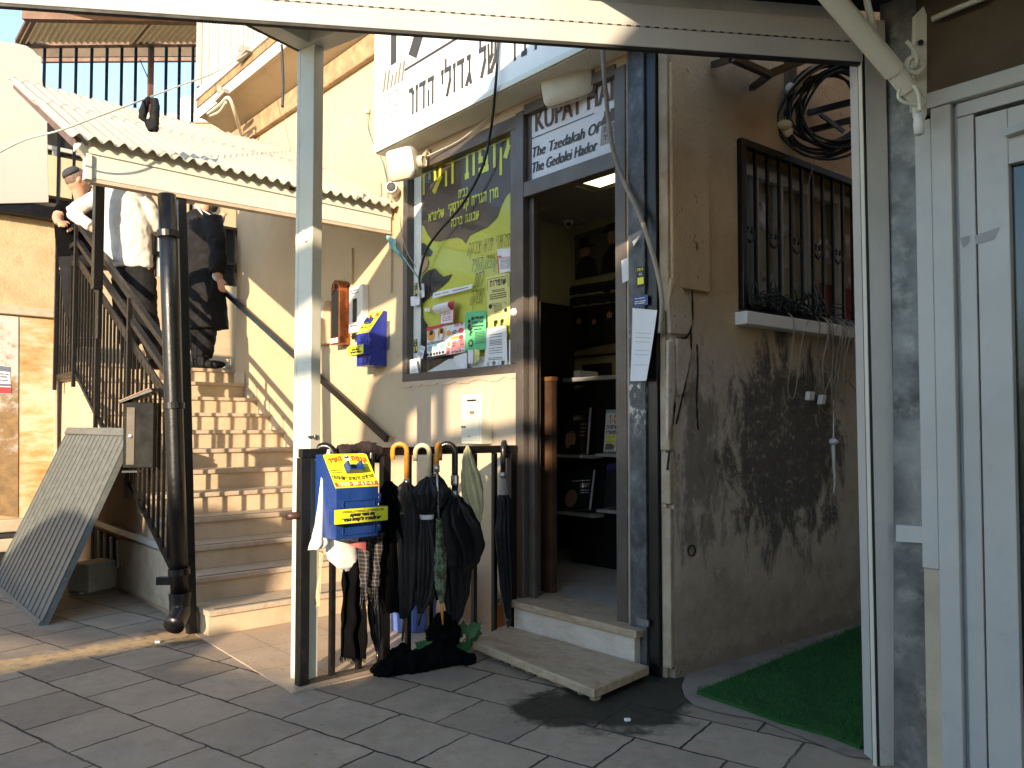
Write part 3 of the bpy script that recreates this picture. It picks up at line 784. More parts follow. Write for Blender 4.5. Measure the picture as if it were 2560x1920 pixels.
cab = thing('wooden_counter_end', 'narrow brown wooden counter end just inside the doorway', 'counter', W(1.0, -.3, .216))
b = MB(); b.fb(1.05, 1.185, -.27, -.22, .217, 1.50); b.build('panel', M['wood'], cab, bevel=.003)
b = MB(); b.fb(1.045, 1.19, -.275, -.215, 1.50, 1.525); b.build('top', plain('orange_brown_edge', (.22, .11, .045), .4), cab, bevel=.003)
sh = thing('display_shelf', 'black display shelf of leaning books facing the door', 'shelf', W(.9, -1.2, .216))
b = MB(); b.fb(.12, 1.75, -1.6, -1.12, .217, 1.55); b.build('carcass', plain('black_laminate', (.008, .008, .008), .5, 0, .1, 4, 0), sh)
c = MB(); c.fb(.12, 1.76, -1.62, -1.04, 1.555, 1.585); c.build('top', M['grey_metal'], sh, bevel=.003)
def wW(px, py, w): t, _, z = fpx(px, py, w); return t, z
for nm, xa, xb, yy in (('lip', 1385, 1481, 1139), ('lip', 1488, 1580, 1137), ('lip', 1392, 1484, 1281), ('lip', 1490, 1590, 1276)):
    ta, za = wW(xa, yy, -1.0); tb, zb = wW(xb, yy-6, -1.0)
    c = MB(); c.fb(tb, ta, -1.115, -1.0, za-.012, za+.010); c.build('ledge', M['grey_metal'], sh, bevel=.002)
def book(name, label, quad, mat, extra=None):
    """quad: photograph corners TL TR BR BL of the cover"""
    w0, w1 = -1.09, -1.02
    P = [fP(*quad[0], w0), fP(*quad[1], w0), fP(*quad[2], w1), fP(*quad[3], w1)]
    n = (P[1]-P[3]).cross(P[2]-P[0]).normalized()
    if n.dot(EYE-P[0]) < 0: n = -n
    bk = thing(name, label, 'book', P[3])
    m = MB(); m.prism(P, n*-.022); m.build('pages', M['paper_white'], bk)
    m = MB(); m.prism([p+n*.0015 for p in P], n*-.001); m.build('cover', mat, bk)
    fn = quadmap([p+n*.003 for p in P])
    if extra: extra(bk, fn, n)
    return bk
def ex_portrait(bk, fn, n):
    m = MB(); m.face([fn(x, y) for x, y in ((.14, .30), (.16, .42), (.28, .50), (.50, .46), (.56, .34), (.54, .20), (.40, .10), (.2, .14))]); m.build('portrait_print', M['skin_print'], bk)
    m = MB(); m.face([fn(x, y) for x, y in ((.05, .46), (.2, .52), (.28, .66), (.55, .64), (.6, .5), (.75, .46), (.7, .42), (.3, .45))]); m.face([fn(x, y) for x, y in ((.0, .0), (.75, .0), (.7, .1), (.45, .2), (.2, .16), (.0, .10))]); m.build('hat_print', M['print_black'], bk)
    m = MB(); greek(m, fn, n, .68, .96, (.62, .54, .46, .38), .03, 3); m.build('lettering', M['sign_tan'], bk)
def ex_1000(bk, fn, n):
    m = MB(); strokes(m, '1000', fn, n, .20, .12, .68, .2, fit=.92); m.build('lettering', M['paper_orange'], bk)
    m = MB(); strokes(m, 'בתים רצופות', fn, n, .075, .06, .55, .28, fit=.9); strokes(m, 'מכוחה המפעליו', fn, n, .07, .06, .43, .26, fit=.9); greek(m, fn, n, .45, .95, (.24, .18, .12), .025, 2)
    for k in range(9): m.face([fn(.05+k*.1, .01), fn(.12+k*.1, .01), fn(.12+k*.1, .035), fn(.05+k*.1, .035)])
    m.build('small_lettering', M['print_black'], bk)
    m = MB(); m.face([fn(.1, .33), fn(.8, .33), fn(.8, .40), fn(.1, .40)]); m.face([fn(.05, .22), fn(.5, .22), fn(.5, .28), fn(.05, .28)]); m.build('yellow_band', M['yellow_label'], bk)
    m = MB(); m.face([fn(x, y) for x, y in ((.05, .06), (.38, .06), (.42, .14), (.3, .2), (.08, .2))]); m.build('picture_print', M['sign_tan'], bk)
    m = MB(); m.face([fn(x, y) for x, y in ((.0, .92), (1, .92), (1, 1), (.0, 1))]); m.build('blue_band', M['paper_teal'], bk)
def ex_face(bk, fn, n):
    m = MB(); m.face([fn(.32+.22*math.cos(q), .30+.22*math.sin(q)) for q in [k*math.pi/8 for k in range(16)]]); m.build('portrait_print', M['skin_print'], bk)
    m = MB(); strokes(m, 'ראשון', fn, n, .07, .6, .56, .24, fit=.32); greek(m, fn, n, .3, .94, (.72,), .03, 5); greek(m, fn, n, .62, .94, (.64, .48, .42), .025, 6); m.build('lettering', M['paper_white'], bk)
def ex_6(bk, fn, n):
    m = MB(); strokes(m, '6', fn, n, .13, .56, .80, .28); strokes(m, 'בלי אמא', fn, n, .07, .42, .62, .34, fit=.5); greek(m, fn, n, .45, .92, (.73,), .03, 5); m.build('lettering', M['paper_white'], bk)
    m = MB(); m.face([fn(x, y) for x, y in ((.45, .22), (.62, .22), (.58, .46), (.52, .46))]); m.build('candle_print', M['sign_tan'], bk)
    m = MB(); m.face([fn(x, y) for x, y in ((.0, .86), (1, .86), (1, 1), (.0, 1))]); m.build('violet_band', plain('violet_print', (.05, .035, .16), .5), bk)
book('book', 'dark book with a man in a hat on its cover on the upper shelf row', ((1412, 1018), (1474, 1018), (1466, 1134), (1402, 1136)), M['photo_dark'], ex_portrait)
book('book', 'bright book marked 1000 in orange figures on the upper shelf row', ((1516, 1025), (1582, 1023), (1576, 1130), (1509, 1131)), M['paper_white'], ex_1000)
book('book', 'black book with a pale face and white print on the lower shelf row', ((1414, 1178), (1484, 1174), (1472, 1274), (1404, 1277)), M['print_black'], ex_face)
book('book', 'dark violet book marked 6 above a candle on the lower shelf row', ((1518, 1160), (1590, 1154), (1582, 1264), (1510, 1270)), M['print_black'], ex_6)
def poster(name, label, cat, quad, w, mat, extra=None, frame=None):
    P = [fP(*q, w) for q in quad]
    pt = thing(name, label, cat, P[3])
    m = MB(); m.prism(P, NF*-.006); m.build('sheet', mat, pt)
    if frame:
        m = MB(); fnn = quadmap(P)
        for (x0, y0, x1, y1) in ((0, 0, 1, .04), (0, .96, 1, 1), (0, .04, .04, .96), (.96, .04, 1, .96)): m.prism([fnn(x0, y0), fnn(x1, y0), fnn(x1, y1), fnn(x0, y1)], NF*.01)
        m.build('frame', frame, pt)
    if extra: extra(pt, quadmap([p+NF*.004 for p in P]), NF)
    return pt
def ex_hats(pt, fn, n):
    m = MB()
    for (cx, cy, s) in ((.22, .0, 1.0), (.78, -.05, 1.35)):
        m.face([fn(cx+s*dx, max(0, cy+s*dy)) for dx, dy in ((-.2, 0), (.24, 0), (.2, .32), (.08, .46), (-.06, .46), (-.17, .30))])
        m.face([fn(min(1, cx+s*dx), min(1, cy+s*dy)) for dx, dy in ((-.2, .68), (.18, .62), (.2, .66), (.08, .72), (.06, .9), (-.1, .9), (-.12, .73))])
    m.build('coat_print', M['print_black'], pt)
    m = MB()
    for (cx, cy, s) in ((.22, .0, 1.0), (.78, -.05, 1.35)): m.face([fn(min(1, cx+s*dx), cy+s*dy) for dx, dy in ((-.08, .47), (.06, .47), (.09, .58), (.06, .66), (-.09, .67), (-.11, .56))])
    m.build('face_print', M['skin_print'], pt)
poster('wall_poster', 'dark poster of two men in hats high on the shop back wall', 'poster', ((1436, 590), (1570, 545), (1570, 672), (1437, 700)), -1.71, plain('dim_poster_paper', (.13, .115, .085), .6), ex_hats)
def ex_banner(pt, fn, n):
    m = MB(); strokes(m, 'בכל מקומות מושבות', fn, n, .34, .02, .56, .34, fit=.95); strokes(m, 'קופת העיר ובואתם', fn, n, .34, .02, .06, .34, fit=.95); m.build('lettering', M['print_black'], pt)
poster('wall_banner', 'pale banner of bold black Hebrew lettering inside the shop', 'banner', ((1428, 712), (1575, 690), (1575, 752), (1428, 768)), -1.71, M['interior_wall'], ex_banner)
def ex_table(pt, fn, n):
    m = MB()
    for cx, s in ((.14, .9), (.4, .8), (.66, 1), (.9, .9)): m.face([fn(min(1, max(0, cx+s*dx)), .3+s*dy) for dx, dy in ((-.12, 0), (.12, 0), (.1, .3), (.03, .42), (-.05, .42), (-.1, .3))])
    m.build('coat_print', M['print_black'], pt)
    m = MB()
    for cx, s in ((.14, .9), (.4, .8), (.66, 1), (.9, .9)): m.face([fn(min(1, cx+s*dx), .3+s*dy) for dx, dy in ((-.04, .42), (.03, .42), (.05, .5), (.0, .56), (-.05, .5))])
    m.build('face_print', M['skin_print'], pt)
    m = MB(); m.face([fn(0, 0), fn(1, 0), fn(1, .24), fn(.5, .2), fn(0, .12)]); m.build('table_print', M['sign_tan'], pt)
poster('group_photo', 'large dark photograph of men seated at a table on the shop wall', 'picture', ((1428, 772), (1578, 752), (1578, 884), (1430, 896)), -1.71, M['photo_dark'], ex_table, M['dark_wood'])
poster('framed_picture', 'small dark framed portrait standing low behind the display shelf', 'picture', ((1457, 913), (1529, 906), (1529, 985), (1457, 988)), -1.60, M['photo_dark'], None, M['dark_wood'])
poster('framed_picture', 'small dark framed picture partly hidden by the right door jamb', 'picture', ((1546, 903), (1590, 899), (1590, 982), (1546, 985)), -1.60, M['photo_dark'], None, M['dark_wood'])
dc = thing('dome_camera', 'small white dome camera in the ceiling corner of the shop', 'camera', fP(1420, 555, -1.55))
m = MB(); q = fP(1421, 556, -1.55); m.lathe(q+Z*.03, -Z, [(.045, 0), (.045, .03), (.036, .05), (.01, .075)], 16); m.build('housing', M['white_plastic'], dc, smooth=True)
m = MB(); m.ball(q-Z*.02-V((0, .025, 0)), .02); m.build('lens', M['gasket'], dc, smooth=True)
m = MB(); q = fP(1425, 964, -1.1); m.fb(q_ := toF(q)[0]-.1, q_+.28, -1.3, -1.1, 1.59, 1.64)
tag(m.build('flat_box', M['print_black']), 'flat black box lying on top of the display shelf', 'box')
# ------------------------------------------------------------------ long sign over the shop
sg = thing('shop_sign', 'long white box sign with large dark Hebrew lettering above the shop window', 'shop sign', W(1.2, .1, 3.16))
SW, SZ, ST = .20, 3.16, 2.395
b = MB(); b.fb(.02, ST, .0, SW, SZ, 4.45); b.build('sign_box', M['sign_white'], sg, bevel=.004)
b = MB(); b.fb(.02, ST+.004, SW, SW+.006, SZ-.004, SZ+.03); b.fb(ST-.03, ST+.004, SW, SW+.006, SZ+.03, 4.45); b.fb(.02, ST, .01, SW-.01, SZ-.008, SZ-.001)
b.build('sign_trim', M['cream_metal'], sg, bevel=.002)
def sgn(x, y): return W(ST-x, SW+.0025, SZ+y)
def sxy(px, py): t, _, z = fpx(px, py, SW); return ST-t, z-SZ
xa, ya = sxy(1022, 292); xb, yb = sxy(1247, 172)
m = MB(); x_end = strokes(m, 'של גדולי הדור', sgn, NF, .185, xa, ya, .165, .10, fit=(xb-xa))
strokes(m, 'קופתו', sgn, NF, .185, xb+.10, ya, .165, .10)
m.build('lettering', M['sign_ink'], sg)
xr, yr = sxy(1012, 179)
m = MB(); m.face([sgn(xr, yr), sgn(2.3, yr), sgn(2.3, yr+.018), sgn(xr, yr+.018)]); m.build('rule', M['sign_ink'], sg)
m = MB(); xu, yu = sxy(984, 134); strokes(m, 'קופת העיר', sgn, NF, .5, xu-.15, yr+.10, .2, .14, fit=2.0); m.build('upper_lettering', M['sign_ink'], sg)
m = MB(); x0, y0 = sxy(957, 236); x1, y1 = sxy(1002, 205)
for k in range(6):
    a = x0+k*.046; m.face([sgn(a, y0+.012), sgn(a+.024, y0+.012), sgn(a+.052, y0+.10+(.045 if k in (0, 1, 4, 5) else 0)), sgn(a+.028, y0+.10+(.045 if k in (0, 1, 4, 5) else 0))])
m.build('emblem', M['sign_tan'], sg)
m = MB()
for txt, (px, py), h, f in (('קופת', (958, 268), .07, .20), ('העיר', (958, 304), .07, .20), ('בני ברק', (960, 324), .03, .13)):
    x, y = sxy(px, py); strokes(m, txt, sgn, NF, h, x, y, .16, .10, fit=f)
m.build('small_lettering', M['sign_grey'], sg)

# ------------------------------------------------------------------ panel above the door
ts = thing('door_sign', 'white panel above the doorway with brown and black English lettering', 'sign', W(.65, -.03, 2.67))
b = MB(); b.fb(.36, 1.018, -.05, -.03, 2.667, 3.068); b.build('panel', plain('white_door_panel', (.66, .66, .68), .4, 0, .04, 3, .02), ts)
def tf(x, y): return W(1.018-x, -.0275, 2.667+y)
def txy(px, py): t, _, z = fpx(px, py, -.0275); return 1.018-t, z-2.667
def line(px0, py0, px1, py1, text, h, mat, nm, shear=0, reps=2):
    x0, y0 = txy(px0, py0); x1, y1 = txy(px1, py1); m = MB()
    latin(m, text, tf, NF, h, x0, (y0+y1)/2 if False else y0, fit=x1-x0, shear=shear, reps=reps); m.build(nm, mat, ts)
line(1335, 331, 1560, 250, 'KUPAT HAIR', .125, M['sign_brown'], 'heading', reps=4)
line(1327, 396, 1500, 345, 'The Tzedakah Of', .062, M['sign_ink'], 'first_line', .25, 3)
line(1327, 434, 1492, 378, 'The Gedolei Hador', .062, M['sign_ink'], 'second_line', .25, 3)
x0, y0 = txy(1326, 349); m = MB(); m.face([tf(x0, y0), tf(.5, y0), tf(.5, y0+.005), tf(x0, y0+.005)]); m.build('rule', M['sign_ink'], ts)
x0, y0 = txy(1500, 365); m = MB()
m.face([tf(x0, y0), tf(x0+.13, y0), tf(x0+.12, y0+.11), tf(x0+.01, y0+.11)]); m.build('house_print', M['sign_grey'], ts)
m = MB(); m.face([tf(x0-.004, y0+.11), tf(x0+.134, y0+.11), tf(x0+.10, y0+.16), tf(x0+.10, y0+.18), tf(x0+.075, y0+.18), tf(x0+.075, y0+.165), tf(x0+.05, y0+.165), tf(x0+.05, y0+.18), tf(x0+.03, y0+.18), tf(x0+.03, y0+.16)])
strokes(m, 'קופת', tf, NF, .03, x0+.025, y0+.065, .2, fit=.085); strokes(m, 'העיר', tf, NF, .03, x0+.025, y0+.02, .2, fit=.085)
m.build('roof_print', M['sign_brown'], ts)

# ------------------------------------------------------------------ poster inside the window
ps_ = thing('window_poster', 'torn brown and yellow Hebrew poster filling the shop window behind the glass', 'poster', W(1.65, -.05, 1.6))
PW = -.050
def pz(zx, zy, oy=260, w=PW): return fP(960+zx*.2291, oy+zy*.2291, w)
b = MB(); b.fb(1.15, 2.176, PW-.012, PW-.006, 1.596, 3.01); b.build('sheet', M['poster_yellow'], ps_)
out = [(300, 860), (345, 1000), (372, 1310), (430, 1330), (470, 1420), (520, 1490), (600, 1502), (700, 1472), (800, 1455), (850, 1478), (890, 1525), (930, 1440), (1000, 1400), (1130, 1340), (1230, 1240), (1280, 1100), (1330, 1000), (1428, 915)]
P = [pz(*q) for q in out]
P[0] = W(2.176, PW, toF(P[0])[2])
brown = P+[W(1.15, PW, toF(P[-1])[2]+.0), W(1.15, PW, 3.0), W(2.176, PW, 3.0)]
brown[0] = W(2.174, PW, toF(P[0])[2])
b = MB(); b.face([p+NF*-.003 for p in brown]); b.build('brown_field', M['poster_brown'], ps_)
def pfn(x, y): return W(2.176-x, PW, y)
def pxy(zx, zy, oy=260): t, _, z = fpx(960+zx*.2291, oy+zy*.2291, PW); return 2.176-t, z
m = MB()
for a, c, h, txt, th in (((365, 1000), (1400, 640), .0, 'קופת העיר', (.22, .13)), ((735, 570), (955, 480), .0, 'מוקד', (.22, .14)), ((810, 1035), (920, 985), 0, 'בבית', (.2, .13)), ((700, 1190), (1255, 1020), 0, 'מרן הגר"ח קנייבסקי', (.2, .13)), ((485, 1290), (665, 1220), 0, 'שליט"א', (.2, .13)), ((730, 1350), (1045, 1240), 0, 'שכונת ברכה', (.2, .13))):
    x0, y0 = pxy(*a); x1, y1 = pxy(*c)
    hh = {'קופת העיר': .185, 'מוקד': .095, 'בבית': .052, 'מרן הגר"ח קנייבסקי': .062, 'שליט"א': .055, 'שכונת ברכה': .052}[txt]
    strokes(m, txt, pfn, NF, hh, x0, (y0+y1)/2, *th, fit=x1-x0)
m.build('lettering', M['yellow_ink'], ps_)
b = MB()
b.face([pz(x, y, 600, PW+.002) for x, y in ((380, 480), (430, 380), (480, 330), (560, 310), (600, 360), (650, 400), (740, 372), (700, 440), (640, 500), (560, 560), (420, 690), (400, 640))])
b.face([pz(x, y, 600, PW+.002) for x, y in ((378, 640), (412, 690), (425, 850), (470, 930), (470, 1440), (380, 1450))])
b.face([pz(x, y, 260, PW+.002) for x, y in ((378, 1510), (440, 1520), (530, 1610), (500, 1660), (378, 1660))])
b.face([pz(x, y, 600, PW+.002) for x, y in ((470, 1290), (760, 1250), (780, 1310), (600, 1360), (470, 1420))])
b.build('coat_print', M['print_black'], ps_)
b = MB(); b.face([pz(x, y, 600, PW+.0035) for x, y in ((378, 175), (440, 165), (480, 220), (475, 290), (430, 350), (378, 410))]); b.build('face_print', M['skin_print'], ps_)
b = MB(); b.face([pz(x, y, 600, PW+.0025) for x, y in ((470, 1445), (700, 1300), (1000, 1260), (1470, 1330), (1465, 1400), (480, 1470))]); b.build('pale_lower_area', M['paper_white'], ps_)
m = MB()
for a, c, txt, h in (((905, 180), (1390, 70), 'ופראוי מיא צדקה', .085), ((940, 360), (1240, 290), 'קופת העיר', .09), ((975, 530), (1080, 500), 'לתת', .10), ((935, 720), (1075, 690), 'וצוקה', .10)):
    x0, y0 = pxy(*a, 600); x1, y1 = pxy(*c, 600)
    k = (y1-y0)/(x1-x0)*.6
    strokes(m, txt, lambda x, y, k=k, x0=x0: W(2.176-x-.25*(y-y0), PW+.002, y+k*(x-x0)), NF, h, x0, y0, .05, .045, fit=x1-x0)
m.build('handwriting', M['marker'], ps_)

# ------------------------------------------------------------------ notices and stickers on the glass
def notice(name, label, cat, quad, mat, extra=None, w=-.012, bow=.004, group=None, sy=None, oy=600, tails=0):
    P = [fP(960+x*.2291, oy+y*.2291, w) for x, y in quad]
    nt = thing(name, label, cat, P[3], group)
    q = quadmap(P); ph = rnd.random()*6
    def fn(x, y): return q(x, y)+NF*(bow*(math.sin(x*5+ph)*.5+.5+(1-y)*.6*math.sin(x*9+ph)))
    m = MB()
    if tails:
        m.grid(lambda a, c: fn(a, lerp(.14, 1, c)), 8, 8)
        for k in range(tails):
            if rnd.random() < .75: m.grid(lambda a, c: fn((k+.06+a*.86)/tails, lerp(0, .14, c))+NF*.003*(1-c)*rnd.random(), 1, 2)
    else: m.grid(lambda a, c: fn(a, c), 8, 8)
    m.build('sheet', mat, nt, recalc=False)
    if extra: extra(nt, lambda x, y: fn(x, y)+NF*.0018)
    return nt
def tx_small(rows, x0=.12, x1=.9, h=.018, mat='print_black', seed=1):
    def f(nt, fn):
        m = MB(); greek(m, fn, NF, x0, x1, rows, h, seed); m.build('print', M[mat], nt)
    return f
def ex_shofarot(nt, fn):
    m = MB(); strokes(m, 'שופרות', fn, NF, .11, .16, .80, .26, .22, fit=.72)
    for x0, x1, y0, y1 in ((.05, .95, .945, .955), (.05, .065, .74, .945), (.935, .95, .74, .945)): m.face([fn(x0, y0), fn(x1, y0), fn(x1, y1), fn(x0, y1)])
    greek(m, fn, NF, .25, .8, (.71, .68), .016, 2); greek(m, fn, NF, .15, .86, (.63, .59, .55), .022, 3); greek(m, fn, NF, .3, .66, (.45, .42, .39, .36, .33, .30, .27), .012, 4)
    for cx, cy, r in ((.16, .42, .085), (.82, .30, .075)): m.face([fn(cx+r*math.cos(q), cy+r*.55*math.sin(q)) for q in [k*math.pi/6 for k in range(12)]])
    for cx in (.3, .82):
        for k in range(4): m.face([fn(cx-.08+k*.04, .47-k*.02), fn(cx-.03+k*.04, .45-k*.02), fn(cx-.03+k*.04, .46-k*.02), fn(cx-.08+k*.04, .48-k*.02)])
    m.build('print', M['print_black'], nt)
notice('notice', 'yellow notice headed with big black Hebrew letters and tear-off tabs', 'notice', ((1120, 410), (1368, 355), (1380, 930), (1140, 968)), M['paper_yellow'], ex_shofarot, tails=7)
def ex_green(nt, fn):
    m = MB()
    strokes(m, 'תיקון אופניים', fn, NF, .055, .46, .80, .34, fit=.42); strokes(m, 'מכל הסוגים', fn, NF, .05, .34, .69, .34, fit=.54)
    m.face([fn(.3, .60), fn(.88, .60), fn(.88, .63), fn(.3, .63)]); greek(m, fn, NF, .45, .8, (.52,), .03, 2); greek(m, fn, NF, .5, .95, (.45, .41, .37, .33, .29, .25, .21, .17), .016, 3)
    for cx, cy in ((.2, .76), (.36, .82)): m.face([fn(cx+.07*math.cos(q), cy+.05*math.sin(q)) for q in [k*math.pi/6 for k in range(12)]])
    z = [(.12, .62), (.2, .72), (.24, .66), (.3, .70), (.27, .6), (.38, .58), (.3, .5), (.4, .48), (.28, .42), (.34, .38), (.2, .40), (.26, .5), (.14, .55)]
    m.face([fn(*p) for p in z])
    star = []
    for k in range(22):
        rr = .17 if k % 2 else .10; q = 2*math.pi*k/22; star.append(fn(.30+rr*math.cos(q), .19+rr*.72*math.sin(q)))
    m.face(star)
    m.build('print', M['print_black'], nt)
    m = MB(); m.face([fn(.30+.075*math.cos(q), .19+.05*math.sin(q))+NF*.0008 for q in [k*math.pi/6 for k in range(12)]]); m.build('star_centre', M['paper_green'], nt)
notice('notice', 'green notice with black drawings stuck low on the shop window', 'notice', ((888, 790), (1122, 765), (1112, 1195), (880, 1212)), M['paper_green'], ex_green)
notice('notice', 'white printed notice with torn tabs low on the window beside the yellow one', 'notice', ((1122, 962), (1337, 927), (1352, 1378), (1090, 1392)), M['paper_white'], lambda nt, fn: (tx_small((.80, .74, .66, .62, .58, .54, .46, .40, .34, .22, .18), .2, .8)(nt, fn)), tails=8)
def ex_whitered(nt, fn):
    m = MB(); m.face([fn(0, 0), fn(.06, 0), fn(.06, .72), fn(0, .72)]); m.face([fn(.08, .62), fn(.9, .62), fn(.9, .64), fn(.08, .64)]); m.face([fn(.1, .66), fn(.26, .66), fn(.26, .72), fn(.1, .72)]); m.build('red_print', M['paper_red'], nt)
    tx_small((.56, .50, .45, .40, .34, .28, .22, .16), .14, .92, .02)(nt, fn)
notice('notice', 'white notice with red edge high on the right of the shop window', 'notice', ((1235, 100), (1405, 88), (1420, 335), (1250, 365)), M['paper_white'], ex_whitered)
def ex_pad(nt, fn):
    m = MB(); m.grid(lambda a, c: fn(.06+a*.86, .05+c*.55), 2, 2); m.build('page', M['paper_white'], nt, recalc=False)
    m = MB(); strokes(m, 'חזרת הגב', lambda x, y: fn(x, y)+NF*.001, NF, .07, .2, .42, .24, fit=.6); greek(m, lambda x, y: fn(x, y)+NF*.001, NF, .18, .82, (.32, .24, .16), .04, 4); m.build('print', M['paper_red'], nt)
    m = MB(); m.grid(lambda a, c: fn(-.28+a*1.15, .52+c*.38+.06*a)+NF*(.012+.03*math.sin(c*2.5)), 6, 6); m.build('lifted_page', M['paper_white'], nt, recalc=False)
notice('notice', 'red bordered notice with its white top page folded up', 'notice', ((627, 690), (772, 662), (766, 905), (618, 932)), M['paper_red'], ex_pad, w=-.004)
def ex_collage(nt, fn):
    def blob(cx, cy, rx, ry, mat, nm, k=12):
        m = MB(); m.face([fn(cx+rx*math.cos(q), cy+ry*math.sin(q))+NF*.0006 for q in [i*2*math.pi/k for i in range(k)]]); m.build(nm, M[mat], nt)
    for cx in (.22, .78):
        blob(cx, .72, .2, .20, 'paper_orange', 'orange_oval'); blob(cx, .62, .10, .11, 'paper_white', 'white_oval')
        m = MB(); m.face([fn(cx-.10, .74)+NF*.001, fn(cx+.08, .70)+NF*.001, fn(cx+.12, .84)+NF*.001, fn(cx-.02, .88)+NF*.001]); m.build('dark_print', M['print_black'], nt)
    for cx in (.15, .45, .8): blob(cx, .32, .12, .10, 'paper_teal', 'teal_oval', 8)
    for cx in (.15, .45, .8): blob(cx, .30, .07, .06, 'paper_white', 'white_oval', 8)
    m = MB()
    for k in range(6): m.face([fn(.04+k*.16+.06*math.cos(q), .13+.05*math.sin(q)) for q in [i*math.pi/4 for i in range(8)]])
    greek(m, fn, NF, .03, .97, (.48, .44), .03, 7); m.face([fn(0, .0), fn(1, .0), fn(1, .06), fn(0, .06)]); m.build('print', M['print_black'], nt)
    m = MB(); m.face([fn(0, .86), fn(1, .94), fn(1, 1), fn(0, 1)]); m.build('red_band', M['paper_red'], nt)
notice('notice', 'crowded leaflet with orange and teal ovals at the lower left of the window', 'leaflet', ((475, 950), (672, 915), (682, 1262), (475, 1302)), M['paper_white'], ex_collage)
def ex_bike(nt, fn):
    f2 = lambda x, y: fn(x, y)+NF*.001
    m = MB(); m.face([fn(.3, .14), fn(1, .16), fn(1, .46), fn(.35, .40)]); m.face([fn(0, .0), fn(.15, .0), fn(.3, .2), fn(0, .3)]); m.build('pink_field', M['paper_pink'], nt)
    m = MB()
    for cx, cy, r in ((.82, .74, .14), (.82, .52, .12)): m.face([fn(cx+r*math.cos(q), cy+r*.7*math.sin(q)) for q in [k*math.pi/6 for k in range(12)]])
    strokes(m, '052-7695473', f2, NF, .085, .03, .03, .3, .24, fit=.80, rtl=False); strokes(m, 'תיקון', f2, NF, .09, .5, .92, .3, fit=.45); strokes(m, 'מיר', f2, NF, .05, .86, .03, .26, fit=.12)
    m.build('red_print', M['paper_red'], nt)
    m = MB()
    for cx, cy, r in ((.17, .74, .13), (.17, .36, .1)): m.face([fn(cx+r*math.cos(q), cy+r*.8*math.sin(q)) for q in [k*math.pi/6 for k in range(12)]])
    m.face([fn(.32, .48), fn(.7, .50), fn(.7, .60), fn(.32, .58)]); m.build('yellow_print', M['paper_orange'], nt)
    m = MB()
    for cx in (.38, .60):
        for k in range(12):
            a, c = 2*math.pi*k/12, 2*math.pi*(k+1)/12
            m.face([f2(cx+.08*math.cos(a), .70+.06*math.sin(a)), f2(cx+.08*math.cos(c), .70+.06*math.sin(c)), f2(cx+.065*math.cos(c), .70+.048*math.sin(c)), f2(cx+.065*math.cos(a), .70+.048*math.sin(a))])
    for a, c in (((.38, .70), (.45, .79)), ((.45, .79), (.56, .79)), ((.56, .82), (.60, .70)), ((.45, .79), (.49, .69)), ((.49, .69), (.56, .79)), ((.38, .70), (.49, .69))):
        a, c = V(a), V(c); d = (c-a).normalized(); p = V((-d.y, d.x))*.008; m.face([f2(*(a-p)), f2(*(c-p)), f2(*(c+p)), f2(*(a+p))])
    greek(m, f2, NF, .4, .95, (.40, .34, .28, .24), .03, 8)
    m.build('print', M['print_black'], nt)
notice('notice', 'red and white bicycle leaflet with a phone number along its foot', 'leaflet', ((674, 940), (882, 898), (888, 1222), (676, 1258)), M['paper_white'], ex_bike)
notice('paper_strip', 'long torn strip of white paper with handwriting across the window', 'paper strip', ((540, 575), (962, 482), (958, 530), (528, 640)), M['paper_white'], lambda nt, fn: (lambda m: (greek(m, fn, NF, .06, .92, (.42,), .16, 3), m.build('handwriting', M['print_black'], nt)))(MB()))
def ex_sticker(nt, fn):
    m = MB(); m.face([fn(.12, .14), fn(.88, .14), fn(.88, .48), fn(.12, .48)]); strokes(m, 'קופת', fn, NF, .12, .1, .80, .3, fit=.8); m.build('yellow_print', M['yellow_label'], nt)
    m = MB(); m.face([fn(.25, .58), fn(.75, .56), fn(.7, .70), fn(.3, .70)]); m.build('grey_print', M['sign_grey'], nt)
notice('sticker', 'upper black and yellow sticker on the left edge of the shop window', 'sticker', ((330, 478), (371, 466), (372, 606), (331, 617)), M['print_black'], ex_sticker, w=.002)
notice('sticker', 'lower black and yellow sticker on the left edge of the shop window', 'sticker', ((324, 1092), (369, 1080), (370, 1230), (325, 1240)), M['print_black'], ex_sticker, w=.002)
notice('paper_scrap', 'small blank white paper scrap beside the upper black sticker', 'paper scrap', ((396, 482), (441, 474), (447, 618), (412, 632)), M['paper_white'])
notice('paper_scrap', 'small tilted white label with blue print beside the lower black sticker', 'paper scrap', ((408, 1148), (452, 1168), (420, 1300), (368, 1268)), M['paper_white'], tx_small((.82, .7, .4, .3, .2), .15, .85, .05, 'blue_enamel'), w=-.006)
notice('paper_scrap', 'white paper sheet in the bottom left corner of the shop window', 'paper scrap', ((285, 1308), (352, 1292), (386, 1490), (285, 1502)), M['paper_white'], tx_small((.6, .5, .4, .3), .2, .7, .02), w=-.006)
notice('paper_scrap', 'grey-white paper patch under the upper black sticker', 'paper scrap', ((292, 622), (388, 600), (390, 705), (296, 725)), M['paper_white'], w=-.005)
def ex_yel(nt, fn):
    m = MB(); m.face([fn(.0, .08), fn(1, .12), fn(1, .5), fn(.6, .52), (fn(.3, .40)), fn(.0, .2)]); m.build('yellow_field', M['yellow_label'], nt)
    m = MB(); m.face([fn(.0, .0), fn(1, .0), fn(1, .08), fn(.0, .06)]); m.build('red_band', M['paper_red'], nt)
notice('notice', 'white and yellow leaflet in the bottom right corner of the window', 'leaflet', ((1365, 1092), (1464, 1080), (1470, 1380), (1360, 1388)), M['paper_white'], ex_yel)
